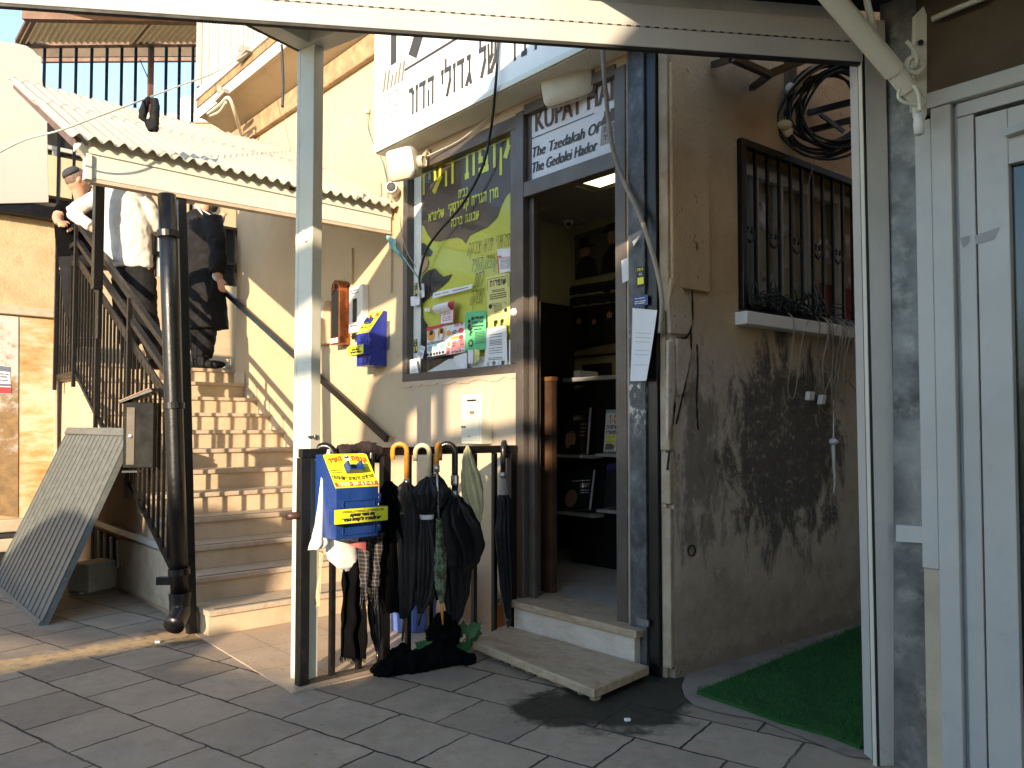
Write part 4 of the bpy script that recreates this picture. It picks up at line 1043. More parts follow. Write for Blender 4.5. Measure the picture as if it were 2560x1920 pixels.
for i, (q, lb) in enumerate(((((760, 1275), (915, 1230), (920, 1420), (815, 1440)), 'torn crumpled white paper remnant below the bicycle leaflet'), (((918, 1205), (978, 1198), (980, 1350), (925, 1345)), 'narrow torn white paper strip hanging under the green notice'), (((995, 1195), (1045, 1190), (1040, 1310), (1000, 1360)), 'narrow cream paper strip hanging under the green notice'), (((440, 745), (515, 740), (512, 785), (440, 780)), 'tiny white paper scrap left of the red bordered notice'))):
    notice('paper_scrap', lb, 'paper scrap', q, M['paper_yellow'] if i == 2 else M['paper_white'], bow=.012)
kb = MB(); kb.ball(fP(960+1420*.2291, 600+790*.2291, .012), (.028, .028, .026)); tag(kb.build('suction_cup', M['white_plastic'], smooth=True), 'white round suction cup stuck on the right edge of the shop window', 'suction cup')

# ------------------------------------------------------------------ loudspeakers
def speaker(label, px, py, Y, f, roll, wid, hei, dep):
    c = dP(px, py, Y); f = V(f).normalized(); r = f.cross(Z).normalized()*-1
    r = r if r.x > 0 else -r
    u = r.cross(f).normalized(); u = u if u.z > 0 else -u
    rot = Matrix.Rotation(R(roll), 3, f); r = rot @ r; u = rot @ u
    s = thing('loudspeaker', label, 'loudspeaker', c)
    m = MB()
    def ring(d, k, n=24):
        o = []
        for i in range(n):
            q = 2*math.pi*i/n; cx, sy = math.cos(q), math.sin(q)
            e = .32
            o.append(c+f*d+r*(math.copysign(abs(cx)**e, cx)*wid/2*k)+u*(math.copysign(abs(sy)**e, sy)*hei/2*k))
        return o
    rings = [ring(-dep*.6, .5), ring(-dep*.52, .62), ring(-dep*.3, .8), ring(.0, .95), ring(dep*.22, 1.0), ring(dep*.30, .985)]
    n = 24; base = 0
    for R_ in rings: m.v += R_
    for i in range(len(rings)-1):
        for k in range(n): m.f.append([i*n+k, i*n+(k+1) % n, (i+1)*n+(k+1) % n, (i+1)*n+k]); m.mi.append(0)
    m.f.append(list(range(n))[::-1]); m.mi.append(0)
    o_ = m.build('cabinet', M['beige_plastic'], s, smooth=True)
    m = MB()
    g0 = ring(dep*.302, .955); g1 = ring(dep*.36, .86); g2 = ring(dep*.38, .4)
    m.v += g0+g1+g2+[c+f*dep*.385]
    for i in range(2):
        for k in range(n): m.f.append([i*n+k, i*n+(k+1) % n, (i+1)*n+(k+1) % n, (i+1)*n+k]); m.mi.append(0)
    for k in range(n): m.f.append([2*n+k, 2*n+(k+1) % n, 3*n]); m.mi.append(0)
    m.build('grille', M['beige_plastic'], s, smooth=True)
    m = MB(); kc = c+r*wid*.5-f*dep*.12
    m.lathe(kc, r, [(.040, -.03), (.042, .016), (.034, .028), (.030, .024), (.010, .022)], 24); m.build('pivot_knob', M['beige_plastic'], s, smooth=False)
    m = MB(); m.bar(kc+r*.008, kc+r*.008-f*.10+u*.07, .012, .05); m.bar(kc+r*.008-f*.10+u*.07, kc-f*.2+u*.08, .014, .05); m.build('bracket', M['beige_plastic'], s, smooth=True)
    return s
speaker('beige loudspeaker at the lower left end of the long sign', 1012, 412, 5.22, (-.42, -.86, -.18), 3, .225, .215, .19)
speaker('larger grimy beige loudspeaker hung above the doorway sign', 1428, 206, 4.30, (-.50, -.82, -.20), 4, .33, .235, .22)
bc = thing('bullet_camera', 'small white security camera under the left loudspeaker', 'camera', fP(985, 470, .05))
a, c_ = fP(990, 482, .0), fP(978, 467, .10)
m = MB(); m.tube([a, lerp(a, c_, .3), lerp(a, c_, .31), c_], [.028, .028, .040, .040], 16); m.build('housing', M['white_plastic'], bc, smooth=False)
m = MB(); d = (c_-a).normalized(); m.lathe(c_+d*.001, d, [(.034, 0), (.032, .004), (.018, .003)], 16); m.build('lens', M['gasket'], bc)
m = MB(); m.lathe(a, NF, [(.038, 0), (.036, .02), (.02, .03)], 14); m.build('base', M['white_plastic'], bc)

# ------------------------------------------------------------------ cables on the facade
def cable(label, pts, r, mat, name='cable', n=8, seg=8, cat='cable'):
    m = MB(); m.tube(spline(pts, seg), r, n); return tag(m.build(name, mat, smooth=True), label, cat)
cable('thick dark green cable looping down across the shop window', [fP(1252, 40, .24), fP(1246, 110, .235), fP(1241, 185, .24), fP(1236, 245, .20), fP(1226, 330, .05), fP(1205, 420, .03), fP(1155, 512, .03), fP(1095, 582, .03), fP(1064, 630, .03), fP(1049, 690, .025), fP(1052, 725, .02)], .0085, M['cable_black'])
cable('pale green cable dangling from the sign corner to the window frame', [fP(921, 285, .02), fP(917, 310, .03), fP(930, 355, .03), fP(955, 405, .03), fP(967, 470, .03), fP(966, 530, .03), fP(972, 585, .03), fP(1010, 645, .03), fP(1048, 697, .025)], .006, M['cable_teal'])
cable('thin white cable from the left loudspeaker along the underside of the sign', [fP(1068, 390, .06), fP(1090, 380, .04), fP(1150, 350, .03), fP(1215, 300, .03), fP(1262, 268, .02)], .004, M['cable_white'])
cable('thin grey cable hanging from the stair roof fascia end', [fP(1000, 540, .05), fP(1004, 580, .03), fP(1018, 630, .03), fP(1040, 668, .02)], .003, M['conduit'])
m = MB(); r_ = random.Random(9); q = fP(968, 598, .05)
m.grid(lambda a, b_: lerp(fP(966, 588, .05), fP(1016, 662, .05), b_)+(U*-.03+Z*.03)*(a-.5)*2.6*math.sin(math.pi*min(1, b_*1.2+.12))*(.55+.45*mnoise.noise(V((b_*5, a*2, 0))))+NF*.03*mnoise.noise(V((a*3, b_*5, 2))), 8, 16)
tag(m.build('rag', M['turquoise'], smooth=True, recalc=False), 'torn turquoise rag caught on the pale green cable', 'rag')
def ribbed(label, pts, r, mat):
    m = MB(); p = spline(pts, 16); pts2 = []; rs = []
    L = 0; acc = [p[0]]
    for i in range(1, len(p)):
        seg = (p[i]-acc[-1]).length
        while seg > .007:
            acc.append(lerp(acc[-1], p[i], .007/seg)); seg = (p[i]-acc[-1]).length
    m.tube(acc, [r if k % 2 else r*.84 for k in range(len(acc))], 10)
    return tag(m.build('ribbed_conduit', mat, smooth=True), label, 'conduit')
ribbed('ribbed beige conduit sagging over the doorway and stanchion', [fP(1506, 100, .20), fP(1510, 180, .16), fP(1520, 290, .10), fP(1534, 380, .08), fP(1560, 455, .07), fP(1596, 530, .08), fP(1624, 610, .09), fP(1646, 690, .08), fP(1655, 760, .07), fP(1650, 835, .05)], .013, M['conduit'])
m = MB(); q = fP(921, 278, .012); m.box(q-U*.02-Z*.02, U*.04, NF*.02, Z*.04); m.tube([q+Z*.02, q+Z*.05+U*.03, q+Z*.03+U*.06], .008, 6)
tag(m.build('junction_box', M['beige_plastic'], bevel=.004), 'small beige junction box at the upper left corner of the sign', 'junction box')

# ------------------------------------------------------------------ things fixed to the wall left of the window
def charity_box(label, O, ex, en, wid, dep, hf, ht, mat, topd=.03, big=False, cant=.0):
    """O: bottom back left corner seen from the front; ex to the right, en outwards"""
    cb = thing('charity_box', label, 'charity box', O)
    prof = [(0, 0), (dep, 0), (dep, hf), (topd, ht), (0, ht)]
    m = MB(); m.prism([O+en*d+Z*h for d, h in prof], ex*wid); m.build('body', mat, cb, bevel=.004)
    a = O+en*dep+Z*hf; c = O+en*topd+Z*ht; up = (c-a); nn = ex.cross(up).normalized()
    if nn.dot(en) < 0: nn = -nn
    q = lambda x, y: a+ex*(wid*x)+up*y+nn*.004
    m = MB(); m.prism([q(-.01, .0), q(1.01, .0), q(1.01, .97), q(.95, 1.0), q(.05, 1.0), q(-.01, .97)], nn*-.003); lab = m.build('label_plate', M['yellow_label'], cb)
    ql = lambda x, y: q(x, y)+nn*.0015
    m = MB()
    strokes(m, 'קופת', lambda x, y: ql(x, y-.30*abs(x-.5)**1.5), nn, .13, .60, .80, .3, .24, fit=.36); strokes(m, 'העיר', lambda x, y: ql(x, y-.30*abs(x-.5)**1.5), nn, .13, .05, .80, .3, .24, fit=.33)
    m.build('heading', M['red_ink'], cb)
    m = MB(); m.face([ql(0, .035), ql(1, .035), ql(1, .155), ql(0, .155)]); m.build('red_band', M['red_ink'], cb)
    m = MB(); strokes(m, '1800-39-47-47', lambda x, y: ql(x, y)+nn*.001, nn, .095, .06, .047, .32, .26, fit=.88, rtl=False); m.build('phone_number', plain('pale_yellow_digits', (.85, .8, .35), .5), cb)
    m = MB(); strokes(m, 'תורמים ורואים ישועות!', lambda x, y: ql(x, y+.22*abs(x-.5)**1.6), nn, .095, .0, .20, .2, .15, fit=.98)
    greek(m, ql, nn, .03, .27, (.50, .43), .022, 2); greek(m, ql, nn, .72, .88, (.52, .46), .022, 3)
    m.build('lettering', M['print_black'], cb)
    m = MB(); m.face([ql(.5+.075*math.cos(t), .86+.10*math.sin(t)) for t in [k*math.pi/6 for k in range(12)]]); m.build('emblem_disc', M['paper_white'], cb)
    m = MB(); m.face([ql(x, y)+nn*.0008 for x, y in ((.45, .92), (.48, .90), (.52, .90), (.55, .93), (.55, .87), (.5, .85), (.45, .87))]); m.build('emblem', M['print_black'], cb)
    # coin hood
    hw, hh = .28*wid, .26
    m = MB(); hd = .055 if big else .035
    for (x0, x1, y0, y1) in ((.36, .40, .40, .66), (.66, .70, .40, .66), (.40, .66, .40, .43)):
        m.prism([q(x0, y0), q(x1, y0), q(x1, y1), q(x0, y1)], nn*hd*.6+en*.01)
    m.build('coin_hood', mat, cb)
    m = MB(); m.face([ql(.40, .43)+nn*.001, ql(.66, .43)+nn*.001, ql(.66, .66)+nn*.001, ql(.40, .66)+nn*.001]); m.build('coin_slot', M['gasket'], cb)
    # front door, locking bar, hinge
    fq = lambda x, y: O+en*(dep+.001)+ex*(wid*x)+Z*(hf*y)
    m = MB()
    for x0, x1, y0, y1 in ((.14, .9, .74, .765), (.14, .165, .1, .74), (.875, .9, .1, .74), (.14, .9, .075, .1)): m.prism([fq(x0, y0), fq(x1, y0), fq(x1, y1), fq(x0, y1)], en*.006)
    m.build('door_moulding', mat, cb, bevel=.002)
    m = MB(); m.prism([fq(-.17, .33), fq(1.08, .33), fq(1.08, .62), fq(-.17, .62)], en*.05); br = m.build('locking_bar', mat, cb, bevel=.004)
    bq = lambda x, y: O+en*(dep+.0535)+ex*(wid*lerp(-.165, 1.075, x))+Z*(hf*lerp(.335, .615, y))
    m = MB(); m.face([bq(0, 0), bq(1, 0), bq(1, 1), bq(0, 1)]); m.build('bar_label', M['yellow_label'], cb)
    m = MB(); bq2 = lambda x, y: bq(x, y)+en*.0015
    strokes(m, 'את כספי הצדקה', bq2, en, .20, .28, .46, .2, .15, fit=.46); strokes(m, 'יש להעביר ל"קופת העיר"', bq2, en, .20, .14, .16, .2, .15, fit=.72); greek(m, bq2, en, .14, .92, (.82, .74), .05, 5)
    m.build('bar_lettering', M['print_black'], cb)
    m = MB()
    for y0, y1 in ((.1, .3), (.66, .86)): m.tube([fq(1.03, y0)+en*-.01, fq(1.03, y1)+en*-.01], .012 if big else .008, 10)
    m.build('hinge', mat, cb, smooth=True)
    return cb
zb = fpx(966, 916)[2]
z1 = fpx(893, 836, .155)[2]; z2 = fpx(950, 779, .03)[2]
charity_box('small violet-blue charity box with yellow labels fixed to the wall under the stair roof', W(2.705, .005, zb), -U, NF, .172, .15, z1-zb, z2-zb, M['blue_enamel2'])
# backing plate behind it
m = MB(); m.fb(2.50, 2.60, .001, .005, zb+.12, zb+.33); tag(m.build('backing_plate', M['galv']), 'grey metal plate on the wall behind the small charity box', 'plate')
# candle case of copper with a dark bottle shape in it
t0, z0 = fpx(876, 866)[0], fpx(876, 862)[2]
cc = thing('copper_case', 'tall arched copper case with a dark window on the shop wall', 'case', W(t0, 0, z0))
m = MB(); tw = .135
prof = [(0, 0), (tw, 0), (tw, .44)]+[(tw/2+tw/2*math.cos(q), .44+.07*math.sin(q)) for q in [k*math.pi/8 for k in range(1, 8)]]+[(0, .44)]
m.prism([W(t0+x, .0, z0+z) for x, z in prof], NF*.10); m.build('body', M['copper'], cc, bevel=.006)
m = MB(); m.prism([W(t0+x, .1005, z0+z) for x, z in ((.02, .06), (.115, .06), (.115, .40), (.09, .43), (.045, .43), (.02, .40))], NF*.002); m.build('window', M['gasket'], cc)
m = MB(); m.prism([W(t0+x, .103, z0+z) for x, z in ((.01, .012), (.125, .012), (.125, .05), (.01, .05))], NF*.002); m.build('label', M['paper_white'], cc)
m = MB(); m.ball(W(t0+.067, .105, z0+.455), (.014, .014, .018)); m.build('knob', M['copper'], cc, smooth=True)
# white intercom
t0, z0 = fpx(922, 832)[0], fpx(922, 830)[2]
ic = thing('intercom', 'white wall panel with a dark vertical window beside the copper case', 'wall panel', W(t0, 0, z0))
m = MB(); m.fb(t0, t0+.20, 0, .06, z0, z0+.36); m.build('body', M['white_plastic'], ic, bevel=.008)
m = MB(); m.fb(t0+.075, t0+.135, .06, .063, z0+.08, z0+.26); m.build('screen', M['glass_dark'], ic)
m = MB(); greek(m, lambda x, y: W(t0+.17-x, .0615, z0+y), NF, .0, .12, (.30, .32, .05), .008, 3); m.build('print', M['print_black'], ic)
m = MB(); m.fb(t0+.06, t0+.17, 0, .05, z0-.045, z0-.004); m.fb(t0+.06, t0+.17, .05, .056, z0-.028, z0-.02); m.build('lower_unit', M['gasket'], ic, bevel=.003)
t0, z0 = fpx(828, 862)[0], fpx(828, 860)[2]
cs = MB(); cs.prism([W(t0, w, z0+z) for w, z in ((0, 0), (.09, .0), (.11, .10), (.07, .34), (.0, .36))], U*.14)
tag(cs.build('lamp_shade_box', M['beige_plastic'], bevel=.012), 'cream wall box half hidden behind the pergola post', 'wall box')
# meter box
t0, t1 = fpx(1231, 1112)[0], None
zb, zt = fpx(1231, 1110)[2], fpx(1229, 985)[2]
tl = fpx(1153, 1112, .09)[0]
mb_ = thing('meter_box', 'cream metal meter box on the wall between the window and the guard rail', 'meter box', W((t0+tl)/2, 0, zb))
m = MB(); m.fb(t0, tl, 0, .09, zb, zt); m.build('cabinet', M['cream_metal'], mb_, bevel=.005)
m = MB(); m.fb(t0+.012, tl-.012, .09, .094, zb+.02, zt-.075); m.build('door', M['cream_metal'], mb_, bevel=.002)
m = MB(); m.fb(t0+.05, tl-.06, .09, .0925, zt-.045, zt-.034); m.build('slot', M['gasket'], mb_)
m = MB(); m.fb(tl-.135, tl-.09, .094, .096, zt-.125, zt-.105); m.build('plate', M['sign_tan'], mb_)
m = MB(); m.fb(tl-.05, tl-.012, .094, .102, zb+.10, zb+.112); m.fb(tl-.10, tl-.07, .094, .096, zb+.045, zb+.05); m.build('latch', M['galv'], mb_)
# handrail on the wall
p0, p1 = fP(560, 728, .07), fP(968, 1098, .07)
hr = thing('wall_handrail', 'black steel handrail sloping down the wall beside the stairs', 'handrail', W(fpx(968, 1098)[0], 0, fpx(968, 1098)[2]))
m = MB(); m.bar(p0, p1, .032, .05); m.build('rail', M['black_metal'], hr, bevel=.004)
for f in (.12, .5, .88):
    q = lerp(p0, p1, f); m = MB(); m.tube([q, q-NF*.03-Z*.03, q-NF*.07-Z*.03], .008, 6); m.build('bracket', M['black_metal'], hr)
# paper and stickers on the stanchion
def onpost(name, label, cat, quad, mat, w, extra=None, curl=0):
    P = [fP(x, y, w) for x, y in quad]; nt = thing(name, label, cat, P[3]); q = quadmap(P)
    fn = lambda x, y: q(x, y)+NF*(curl*(x**3)*(1.2-y)+curl*.3*(1-y)**2)
    m = MB(); m.grid(fn, 10, 10); m.build('sheet', mat, nt, recalc=False, smooth=True)
    if extra: extra(nt, lambda x, y: fn(x, y)+NF*.0012)
onpost('paper_notice', 'large curling white paper sheet taped to the steel stanchion', 'paper notice', ((1581, 770), (1646, 776), (1640, 953), (1580, 953)), M['paper_white'], .052, tx_small((.66, .60, .54, .42, .36, .22), .15, .85, .008, 'sign_grey'), .05)
onpost('sticker', 'black and yellow sticker on the steel stanchion above the paper sheet', 'sticker', ((1591, 668), (1611, 665), (1612, 716), (1592, 720)), M['print_black'], .0475, ex_sticker)
onpost('sticker', 'blue sticker on the steel stanchion just above the white paper', 'sticker', ((1584, 742), (1619, 736), (1620, 762), (1584, 766)), M['blue_enamel'], .0475, tx_small((.7, .4, .2), .1, .9, .1, 'paper_white'))
m = MB(); P = [fP(1581, 604, .06), fP(1600, 587, .07), fP(1596, 597, .06), fP(1584, 616, .055)]; m.face(P); m.face([fP(1553, 652, .02), fP(1575, 640, .03), fP(1573, 700, .02), fP(1556, 708, .02)])
tag(m.build('torn_tape', M['paper_white']), 'torn scraps of clear and white tape on the right door jamb', 'tape')
# ------------------------------------------------------------------ stone stairs up to the landing
TS, RUN, RISE, NS, SW_ = 2.235, .2795, .15, 12, 1.39
stc = thing('stone_stairs', 'straight flight of cream stone stairs rising along the shop wall', 'stairs', W(3.7, .7, 0))
for k in range(NS):
    t0 = TS+k*RUN; z1 = RISE*(k+1); t1 = t0+RUN+.02 if k < NS-1 else t0+.55
    m = MB(); m.fb(t0+.02, t1, .0, SW_-.01, z1-RISE, z1-.032); m.build('riser', M['stone_riser'], stc)
    m = MB(); m.fb(t0, t1, .0, SW_, z1-.032, z1); tr = m.build('tread', M['tread'], stc, bevel=.005); WLOC[tr.name] = WLOC[stc.name]
    if k < 8:
        m = MB(); m.fb(t0+.03, t0+.055, .04, SW_-.05, z1, z1+.002); m.build('grip_strip', M['nosing'], tr)
m = MB()
for k in range(NS):
    t0 = TS+k*RUN; z1 = RISE*(k+1)
    m.prism([W(t0+.03, .002, z1), W(t0+RUN, .002, z1), W(t0+RUN, .002, z1+.12), W(t0+.03, .002, z1+.12)], NF*.012)
m.build('skirting', M['stone_riser'], stc, bevel=.002)
# side of the stairs under the railing
m = MB()
tt = TS+NS*RUN
prof = [(TS+.3, 0), (tt+.9, 0), (tt+.9, 1.66), (tt, 1.66)]+[(TS+k*RUN+.05, max(.0, RISE*k-.06)) for k in range(NS-1, 1, -1)]
m.prism([W(t, SW_-.14, z) for t, z in prof], NF*.12); m.build('side_wall', M['facade'], stc)
m = MB(); a, c = tP(228, 1312, 0), None
def lP(x, y, w): return fP(x, y, w)
m = MB()
P = [fP(x, y, SW_-.015) for x, y in ((226, 1398), (226, 1312), (304, 1352), (304, 1420))]
m.prism(P, NF*.004); m.build('vent_opening', M['dark_void'], stc)
for f in (.1, .36, .55, .75, .95):
    m = MB(); m.bar(lerp(P[0], P[3], f)+NF*.012, lerp(P[1], P[2], f)+NF*.012, .018, .014); m.build('vent_slat', M['grey_metal'], stc)
m = MB(); m.bar(fP(245, 1307, SW_), fP(430, 1375, SW_), .03, .045); m.build('ledge_angle', M['grey_metal'], stc, bevel=.003)
lw = MB(); P = [fP(x, y, SW_-.01) for x, y in ((300, 1345), (430, 1385), (440, 1530), (310, 1470))]; lw.prism(P, NF*.012); lw.build('rendered_patch', M['pale_plaster'], stc)
# landing
m = MB(); m.fb(tt, 13, -6, SW_, 1.66, 1.8)
struct(m.build('landing', M['tread'], bevel=.004))

# ------------------------------------------------------------------ black railing of the stairs
RW = 1.445
SL = .537
TT_ = 5.19
rl = thing('stair_railing', 'black painted steel railing with thin balusters along the stairs', 'railing', W(4, RW, 0))
def slope(z, t): return z+(t-TT_)*SL
T_B = 2.62
m = MB()
for z, s in ((2.99, .045), (2.83, .04)):
    m.bar(W(T_B, RW, slope(z, T_B)), W(TT_, RW, z), .04, s); m.bar(W(TT_, RW, z), W(6.0, RW, z), .04, s)
m.build('handrail', M['rail_black'], rl, bevel=.003)
m = MB(); m.bar(W(T_B, RW, slope(2.67, T_B)), W(TT_, RW, 2.67), .012, .07); m.bar(W(TT_, RW, 2.67), W(6.0, RW, 2.67), .012, .05); m.build('upper_bar', M['rail_black'], rl, bevel=.002)
m = MB(); m.bar(W(T_B, RW, slope(1.69, T_B)), W(TT_, RW, 1.69), .03, .03); m.bar(W(TT_, RW, 1.69), W(6.0, RW, 1.69), .03, .04); m.build('lower_bar', M['rail_black'], rl, bevel=.002)
t = T_B+.06
while t < 5.98:
    zl, zu = (slope(1.69, t), slope(2.67, t)) if t < TT_ else (1.69, 2.67)
    m = MB(); m.bar(W(t, RW, zl), W(t, RW, zu), .016, .016, U); m.build('baluster', M['rail_black'], rl)
    t += .0975
for t in (3.6, 4.45, TT_, 5.9):
    za = slope(1.69, t) if t < TT_ else 1.69
    m = MB(); m.bar(W(t, RW+.02, za-.12), W(t, RW+.02, (slope(2.99, t) if t <= TT_ else 2.99)), .03, .03, U); m.build('post', M['rail_black'], rl, bevel=.002)
# wall-side light shed posts of the roof
np_ = thing('square_post', 'black square steel post standing beside the drain pipe at the stair foot', 'post', W(2.44, 1.50, 0))
m = MB(); sa, sb__ = dP(479, 1565, 4.66), dP(452, 492, 4.66); m.bar(sa-Z*.05, sb__, .05, .055, U); m.build('shaft', M['black_metal'], np_, bevel=.004)
m = MB(); m.bar(lerp(sa, sb__, .45)+U*.03-NF*.012, lerp(sa, sb__, .95)+U*.03-NF*.012, .06, .02, U); m.build('flat_plate', M['black_metal'], np_, bevel=.003)
bp = tP(425, 1500, 2.30); tb, wb, _ = toF(bp)
pipe = thing('drain_pipe', 'thick black painted drain pipe beside the foot of the stairs', 'drain pipe', W(2.30, 1.47, 0))
dpt = 4.50
top = dP(417, 487, dpt); base = dP(450, 1490, dpt)
PR = .050
m = MB(); m.tube([base, lerp(base, top, .3), lerp(base, top, .7), top], PR, 20); m.build('pipe', M['black_metal'], pipe, smooth=True)
m = MB(); q = dP(416, 1545, dpt-.05); m.tube(spline([base+Z*.02, base-Z*.06, dP(449, 1535, dpt-.02), dP(434, 1566, dpt-.10)], 5), PR*1.12, 18); m.build('elbow', M['black_metal'], pipe, smooth=True)
for f in (.0, .06, .47, .9): m = MB(); c = lerp(base, top, f); d = (top-base).normalized(); m.lathe(c-d*.02, d, [(PR*1.0, 0), (PR*1.2, .002), (PR*1.2, .038), (PR, .04)], 20); m.build('collar', M['black_metal'], pipe, smooth=False)
m = MB(); c = dP(440, 1452, dpt); m.bar(c-V((.11, 0, .0)), c, .03, .045); m.build('stub', M['black_metal'], pipe, bevel=.003)

# black letter box on the railing
lb = thing('letter_box', 'black metal letter box with a little pitched roof on the stair railing', 'letter box', fP(345, 1170, 1.5))
P0 = fP(352, 1178, 1.52); ex = (U*-.55+NF*-.85).normalized(); en = Z.cross(ex).normalized()
if en.dot(EYE-P0) < 0: en = -en
sc_ = P0.y/F
O = dP(322, 1168, P0.y-.02)
wx = 70*sc_
m = MB(); m.box(O, ex*wx, en*.12, Z*(160*sc_)); m.build('box', plain('matt_black_tin', (.003, .003, .003), .6, 0, .2, 6, .05, 60, spec=.2), lb, bevel=.004)
m = MB(); q = O+en*.121+ex*.02; m.box(q+Z*.02, ex*.05, en*.004, Z*(140*sc_)); m.build('front_flap', plain('brown_grey_flap', (.075, .055, .034), .45), lb, bevel=.002)
m = MB(); hh = 160*sc_; m.prism([O+Z*hh-ex*.03+en*.14, O+Z*(hh+.09)+ex*wx*.9+en*.14, O+Z*(hh+.07)+ex*wx*1.0+en*.14, O+Z*(hh-.01)-ex*.02+en*.14], en*-.16); m.build('roof', M['black_metal'], lb, bevel=.003)
m = MB(); m.prism([O+Z*(hh+.004)-ex*.026+en*.13, O+Z*(hh+.09)+ex*wx*.86+en*.13, O+Z*(hh+.094)+ex*wx*.85+en*.13, O+Z*(hh+.008)-ex*.03+en*.13], en*-.14); m.build('roof_sheet', plain('rust_brown_sheet', (.42, .22, .10), .5), lb)
m = MB(); m.box(O-ex*.004+Z*.05+en*.02, ex*-.003, en*.045, Z*.16); m.box(O-ex*.004+Z*.25+en*.02, ex*-.003, en*.045, Z*.07); m.build('label', M['paper_orange'], lb)
m = MB(); m.lathe(O+en*.126+ex*.045+Z*hh*.48, en, [(.012, 0), (.012, .006), (.004, .008)], 10); m.build('lock', M['steel'], lb)
m = MB(); m.box(O-Z*.03-ex*.01, ex*(wx*.5), en*.10, Z*.012); m.build('bracket', M['black_metal'], lb)

# slatted grey panel leaning on the railing
lp_ = thing('slatted_panel', 'grey-green slatted metal panel leaning against the stair railing', 'panel', gP(104, 1568))
B1 = gP(103, 1564); T1 = fP(326, 1082, RW+.05)
TL = fP(168, 1078, RW+.05); ex = (TL-T1); ex.z = 0; L = ex.length; ex.normalize()
up = T1-B1; B0 = B1+ex*L
nrm = ex.cross(up).normalized()
if nrm.dot(EYE-B1) < 0: nrm = -nrm
un = up.normalized()
m = MB(); m.bar(B1-un*.0, B0, .05, .035, nrm); m.build('bottom_bar', M['greyslat'], lp_, bevel=.003)
m = MB(); m.bar(T1, TL, .06, .035, nrm); m.build('top_bar', M['greyslat'], lp_, bevel=.003)
nsl = 15
for k in range(nsl):
    c = lerp(B1, B0, (k+.5)/nsl)
    # each slat is a shallow folded blade
    e = ex*(L/nsl)
    a = c-e*.5; b_ = c+e*.26; b2 = c+e*.32
    m = MB(); m.prism([a+nrm*.0+up*.01, a+nrm*.006+up*.01, b_+nrm*.004+up*.01, b_+nrm*.011+up*.01, b2+nrm*.011+up*.01, b2+up*.01], up*.97); m.build('slat', M['greyslat'], lp_)
for a, c in ((B1, T1), (B0, TL)): m = MB(); m.bar(a-nrm*.02, c-nrm*.02, .02, .03, nrm); m.build('side_bar', M['greyslat'], lp_)
m = MB(); m.prism([B1-nrm*.001, B0-nrm*.001, TL-nrm*.001, T1-nrm*.001], nrm*-.003); m.build('backing', plain('dark_grey_backing', (.05, .055, .053), .7), lp_)
# concrete block and bits
bk = MB(); q = gP(222, 1480); e1 = (gP(302, 1466)-gP(222, 1484)); e1.z = 0
e2 = V((-e1.y, e1.x, 0)).normalized()
if e2.y < 0: e2 = -e2
bk.box(gP(222, 1484), e1, e2*.22, Z*(70*gP(222, 1484).y/F))
tag(bk.build('concrete_block', M['block_paint'], bevel=.012), 'dirty cream concrete block on the paving under the stairs', 'block')
for i, (x, y, lb_) in enumerate(((203, 1482, 'white bottle cap lying left of the cream concrete block'), (126, 1535, 'white pebble on the paving by the foot of the slatted panel'), (395, 1603, 'crushed white cigarette pack by the drain pipe elbow'), (1570, 1797, 'small white paper scrap lying on the pavers in front of the door'), (2115, 1683, 'tiny white paper scrap lying on the artificial turf'))):
    m = MB(); q = gP(x, y, .012); s_ = .014 if i < 3 else .012
    m.box(q-V((s_, s_*.7, .01)), V((s_*2, s_*.3, 0)), V((-.004, s_*1.3, 0)), Z*.012)
    tag(m.build('litter', M['paper_white'], bevel=.003), lb_, 'litter')

# ------------------------------------------------------------------ corrugated roof over the stairs
rf = thing('stair_roof', 'cream corrugated sheet roof with white fascia over the stairs', 'canopy', W(3.3, 1, 2.6))
FT = 2.445
zfR, zfB = fpx(984, 571, .06)[2], tpx(228, 445, FT)[2]
wl = tpx(228, 445, FT)[1]
zfT = zfB+.235
ft = FT-.07; fz = tpx(174, 338, ft)[2]; WL = tpx(174, 338, ft)[1]
bt = 4.45; 
bt_ = fpx(17, 191, WL); bt, bz = bt_[0], bt_[2]
sl_r = (bz-fz)/(bt-ft)
def corr(t0, t1, dz, nm):
    m = MB(); n = int((WL+.02)/.076*10)
    def fn(a, c):
        w = lerp(.015, WL, a); t = lerp(t0, t1, c)
        return W(t, w, fz+(t-ft)*sl_r+dz+.015*math.sin(2*math.pi*w/.076)+.004*mnoise.noise(V((w*3, t*2, 0))))
    m.grid(fn, n, 10)
    o = m.build(nm, M['corr'], rf, smooth=True, recalc=False)
    s_ = o.modifiers.new('sheet', 'SOLIDIFY'); s_.thickness = .003
    return o
tm = lerp(ft, bt, .52)
corr(ft, tm+.06, .006, 'roof_sheet'); corr(tm-.06, bt, -.004, 'roof_sheet')
m = MB(); m.prism([W(FT, .03, zfR), W(FT, wl, zfB), W(FT, wl, zfT), W(FT, .03, zfR+.235)], U*.02); m.build('fascia', M['cream_metal'], rf, bevel=.004)
m = MB(); m.fb(FT-.02, FT+.04, wl, wl+.035, zfB-.015, zfB+.13); m.fb(FT+.001, FT+.02, wl, wl+.02, zfB+.13, zfT); m.build('fascia_end', M['cream_metal'], rf, bevel=.004)
m = MB(); m.bar(W(FT+.01, .03, fz-.035), W(FT+.01, WL-.04, fz-.035), .04, .04); m.build('front_purlin', M['cream_metal'], rf, bevel=.003)
m = MB(); m.bar(W(ft+.04, WL-.05, fz-.03), W(FT+.02, wl+.0, zfB+.1), .03, .05); m.build('corner_brace', M['cream_metal'], rf, bevel=.003)
